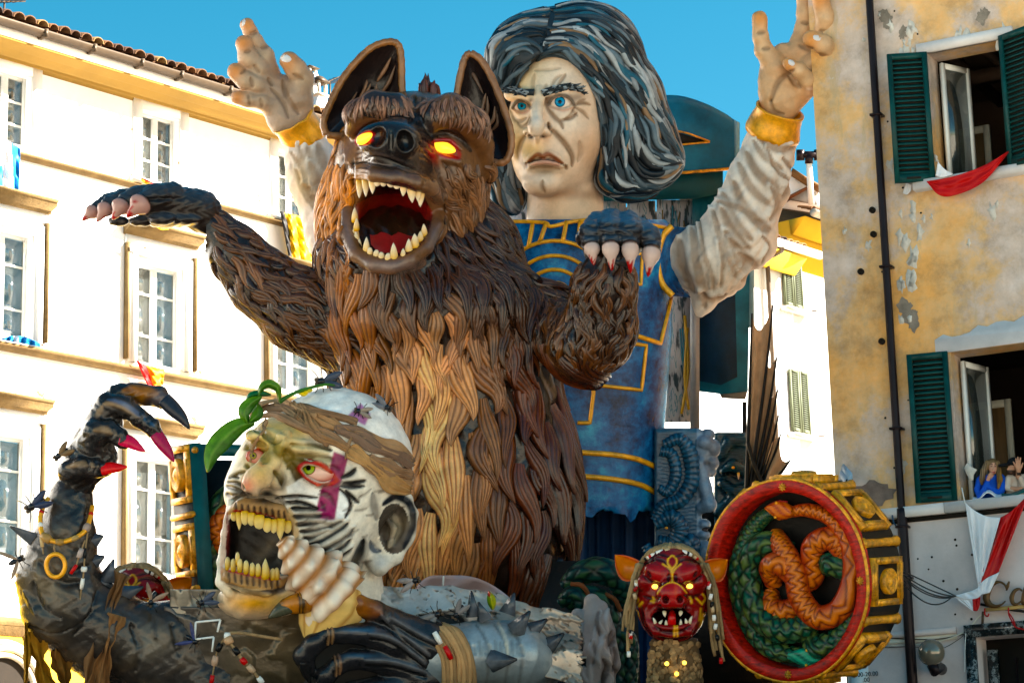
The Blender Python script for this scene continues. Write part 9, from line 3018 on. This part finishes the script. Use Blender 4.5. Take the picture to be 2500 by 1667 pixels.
# security camera
cc = thing('security_camera', 'pale blue grey security camera on the ochre wall above the drum', 'camera', RW.px(2066, 1185, .15))
b0, b1 = RW.px(2058, 1156, .12), RW.px(2074, 1176, .40)
ax_ = nrm(b1 - b0)
V, F = tube([b0, b0 + ax_ * .04, b1 - ax_ * .03, b1], [.05, .058, .058, .05], 12, sq=.8)
M_cctv = paint('camera_housing', A(.30, .40, .50), .4, .1, 5)
add('housing', V, F, M_cctv, cc)
V, F = tube([b0 + A(0, 0, .052), b1 + ax_ * .05 + A(0, 0, .05)], [.06, .066], 10, sq=.35)
add('sun_shield', V, F, M_cctv, cc)
MB().put(*tube([b1, b1 + ax_ * .012], .045, 12)).add('lens', M_blackp, cc)
MB().put(*tube([RW.px(2050, 1175, 0), RW.px(2052, 1172, .1), b0 + ax_ * .1], .02, 8)).add('bracket', M_cctv, cc)
# shop sign: bronze letters C a
M_bronze = paint('bronze_letter', A(.15, .085, .045), .4, .2, 6, .05, 20, metal=.3)
sg_ = thing('shop_sign', 'bronze shop sign letters Ca standing on a wooden rail', 'sign', RW.px(2450, 1488, .1))
def letter(name, strokes):
 mb = MB()
 for pts, wd in strokes:
  p = catmull(np.asarray(pts, float), 8)
  w = np.interp(np.linspace(0, 1, len(p)), np.linspace(0, 1, len(wd)), wd)
  T = nrm(np.gradient(p, axis=0))
  nn = np.column_stack([-T[:, 1], T[:, 0]])
  L, R_ = p + nn * w[:, None] / 2, p - nn * w[:, None] / 2
  m = len(p)
  V = [RW.px(x, y, o) for o in (.16, .09) for x, y in np.vstack([L, R_])]
  i = np.arange(m - 1)
  F = [np.stack([i, i + 1, m + i + 1, m + i], -1), np.stack([2 * m + i + 1, 2 * m + i, 3 * m + i, 3 * m + i + 1], -1), np.stack([i + 1, i, 2 * m + i, 2 * m + i + 1], -1), np.stack([m + i, m + i + 1, 3 * m + i + 1, 3 * m + i], -1),
    np.array([[0, m, 3 * m, 2 * m], [m - 1, 3 * m - 1, 4 * m - 1, 2 * m - 1]])]
  mb.put(V, F)
 return mb.add(name, M_bronze, sg_, False)
letter('letter_c', [([(2458, 1438), (2452, 1426), (2440, 1420), (2424, 1425), (2412, 1442), (2408, 1460), (2416, 1474), (2430, 1479), (2445, 1475), (2455, 1466)], [4, 5, 6, 11, 17, 18, 14, 8, 5, 3]), ([(2464, 1418), (2460, 1430), (2457, 1441)], [4, 9, 4])])
letter('letter_a', [([(2496, 1442), (2488, 1437), (2477, 1442), (2470, 1457), (2473, 1471), (2483, 1474), (2494, 1466)], [4, 6, 9, 12, 10, 6, 4]), ([(2505, 1432), (2500, 1450), (2497, 1470), (2506, 1474)], [10, 11, 10, 5])])
V, F = tube([RW.px(2404, 1488, .13), RW.px(2520, 1478, .13)], .022, 8, sq=.6)
add('rail', V, F, paint('pale_wood', A(.48, .33, .17), .6, .2, 6), sg_)
V, F = tube([RW.px(2394, 1474, .12), RW.px(2440, 1484, .10), RW.px(2520, 1494, .10)], .014, 7)
add('rail_bracket', V, F, M_blackp, sg_)
V, F = tube([RW.px(2400, 1492, .1), RW.px(2398, 1530, .05)], .015, 6)
add('rail_post', V, F, M_gutter, sg_)
M_rib = paint('red_ribbon', A(.45, .01, .02), .5, .1, 5)
for i, pts in enumerate(([(2462, 1482), (2463, 1500), (2472, 1518), (2480, 1530), (2500, 1536)], [(2464, 1496), (2474, 1512), (2478, 1528)], [(2404, 1484), (2405, 1500), (2412, 1503), (2414, 1497)])):
 p = catmull(np.array(pts, float), 6)
 V, F = tube(np.array([RW.px(x, y, .15) for x, y in p]), .008, 6)
 add('ribbon', V, F, M_rib, sg_)
# cables
cb = thing('cable_bundle', 'loose black cables hanging from the drum to the banner', 'cables', RW.px(2335, 1462, .17))
e0 = S2W(A(2188, 1392, -60), DD)
for j in range(5):
 e1_ = RW.px(2334 - j * 3, 1460 - j * 2, .17)
 t = np.linspace(0, 1, 16)[:, None]
 p = e0 * (1 - t) + e1_ * t - A(0, 0, 1) * (4 * t * (1 - t)) * [.0, .05, .075, .085, .16][j] + A(0, 0, .012) * (2 - j)
 V, F = tube(p, .007, 6)
 add('cable', V, F, M_blackp, cb)
wr = thing('wall_wiring', 'thin grey wires strung along the moulding above the globe lamp', 'wires', RW.px(2280, 1570, .05))
for j, pts in enumerate(([(2160, 1556), (2240, 1560), (2300, 1558), (2362, 1545)], [(2165, 1575), (2250, 1572), (2310, 1560), (2355, 1540), (2395, 1500)], [(2160, 1580), (2230, 1578), (2290, 1585), (2340, 1560), (2360, 1540)], [(2358, 1545), (2356, 1580), (2355, 1640)])):
 p = catmull(np.array(pts, float), 6)
 V, F = tube(np.array([RW.px(x, y, .05 + .01 * j) for x, y in p]), .007 if j < 2 else .004, 5)
 add('wire', V, F, [M_gutter, M_stone, M_gutter, M_trim][j], wr)
V, F = tube([RW.px(2178, 1257, .14), RW.px(2182, 1275, .13), RW.px(2190, 1288, .06), RW.px(2205, 1290, .03)], .008, 6)
add('wire', V, F, paint('blue_wire', A(.04, .10, .18), .5), wr)
# notice with opening hours
po = thing('notice', 'white notice with opening hours 8.00-20.00 below the drum', 'notice', RW.px(2095, 1700, .03))
V = [RW.px(x, y, o) for o in (.05, .03) for x, y in ((2078, 1626), (2120, 1622), (2123, 1760), (2080, 1766))]
add('sheet', np.array(V), np.array([[3, 2, 1, 0], [4, 5, 6, 7], [0, 1, 5, 4], [1, 2, 6, 5], [2, 3, 7, 6], [3, 0, 4, 7]]), M_trim, po, None, False)
for txt, x, y in (('8.00-20.00', 2083, 1652), ('.00', 2106, 1664)):
 cu = bpy.data.curves.new('hours', 'FONT')
 cu.body = txt
 cu.size = .065
 cu.extrude = .001
 cu.materials.append(M_blackp)
 o = bpy.data.objects.new('lettering', cu)
 COL.objects.link(o)
 dg = bpy.context.evaluated_depsgraph_get()
 me = bpy.data.meshes.new_from_object(o.evaluated_get(dg))
 bpy.data.objects.remove(o)
 o = bpy.data.objects.new('lettering', me)
 X, Z = RW.d if RW.d[0] > 0 else -RW.d, A(0, 0, 1)
 Y = RW.n
 q = RW.px(x, y, .053) - np.array(po.location)
 o.matrix_local = Matrix(((X[0], Z[0], Y[0], q[0]), (X[1], Z[1], Y[1], q[1]), (X[2], Z[2], Y[2], q[2]), (0, 0, 0, 1)))
 link(o, po)
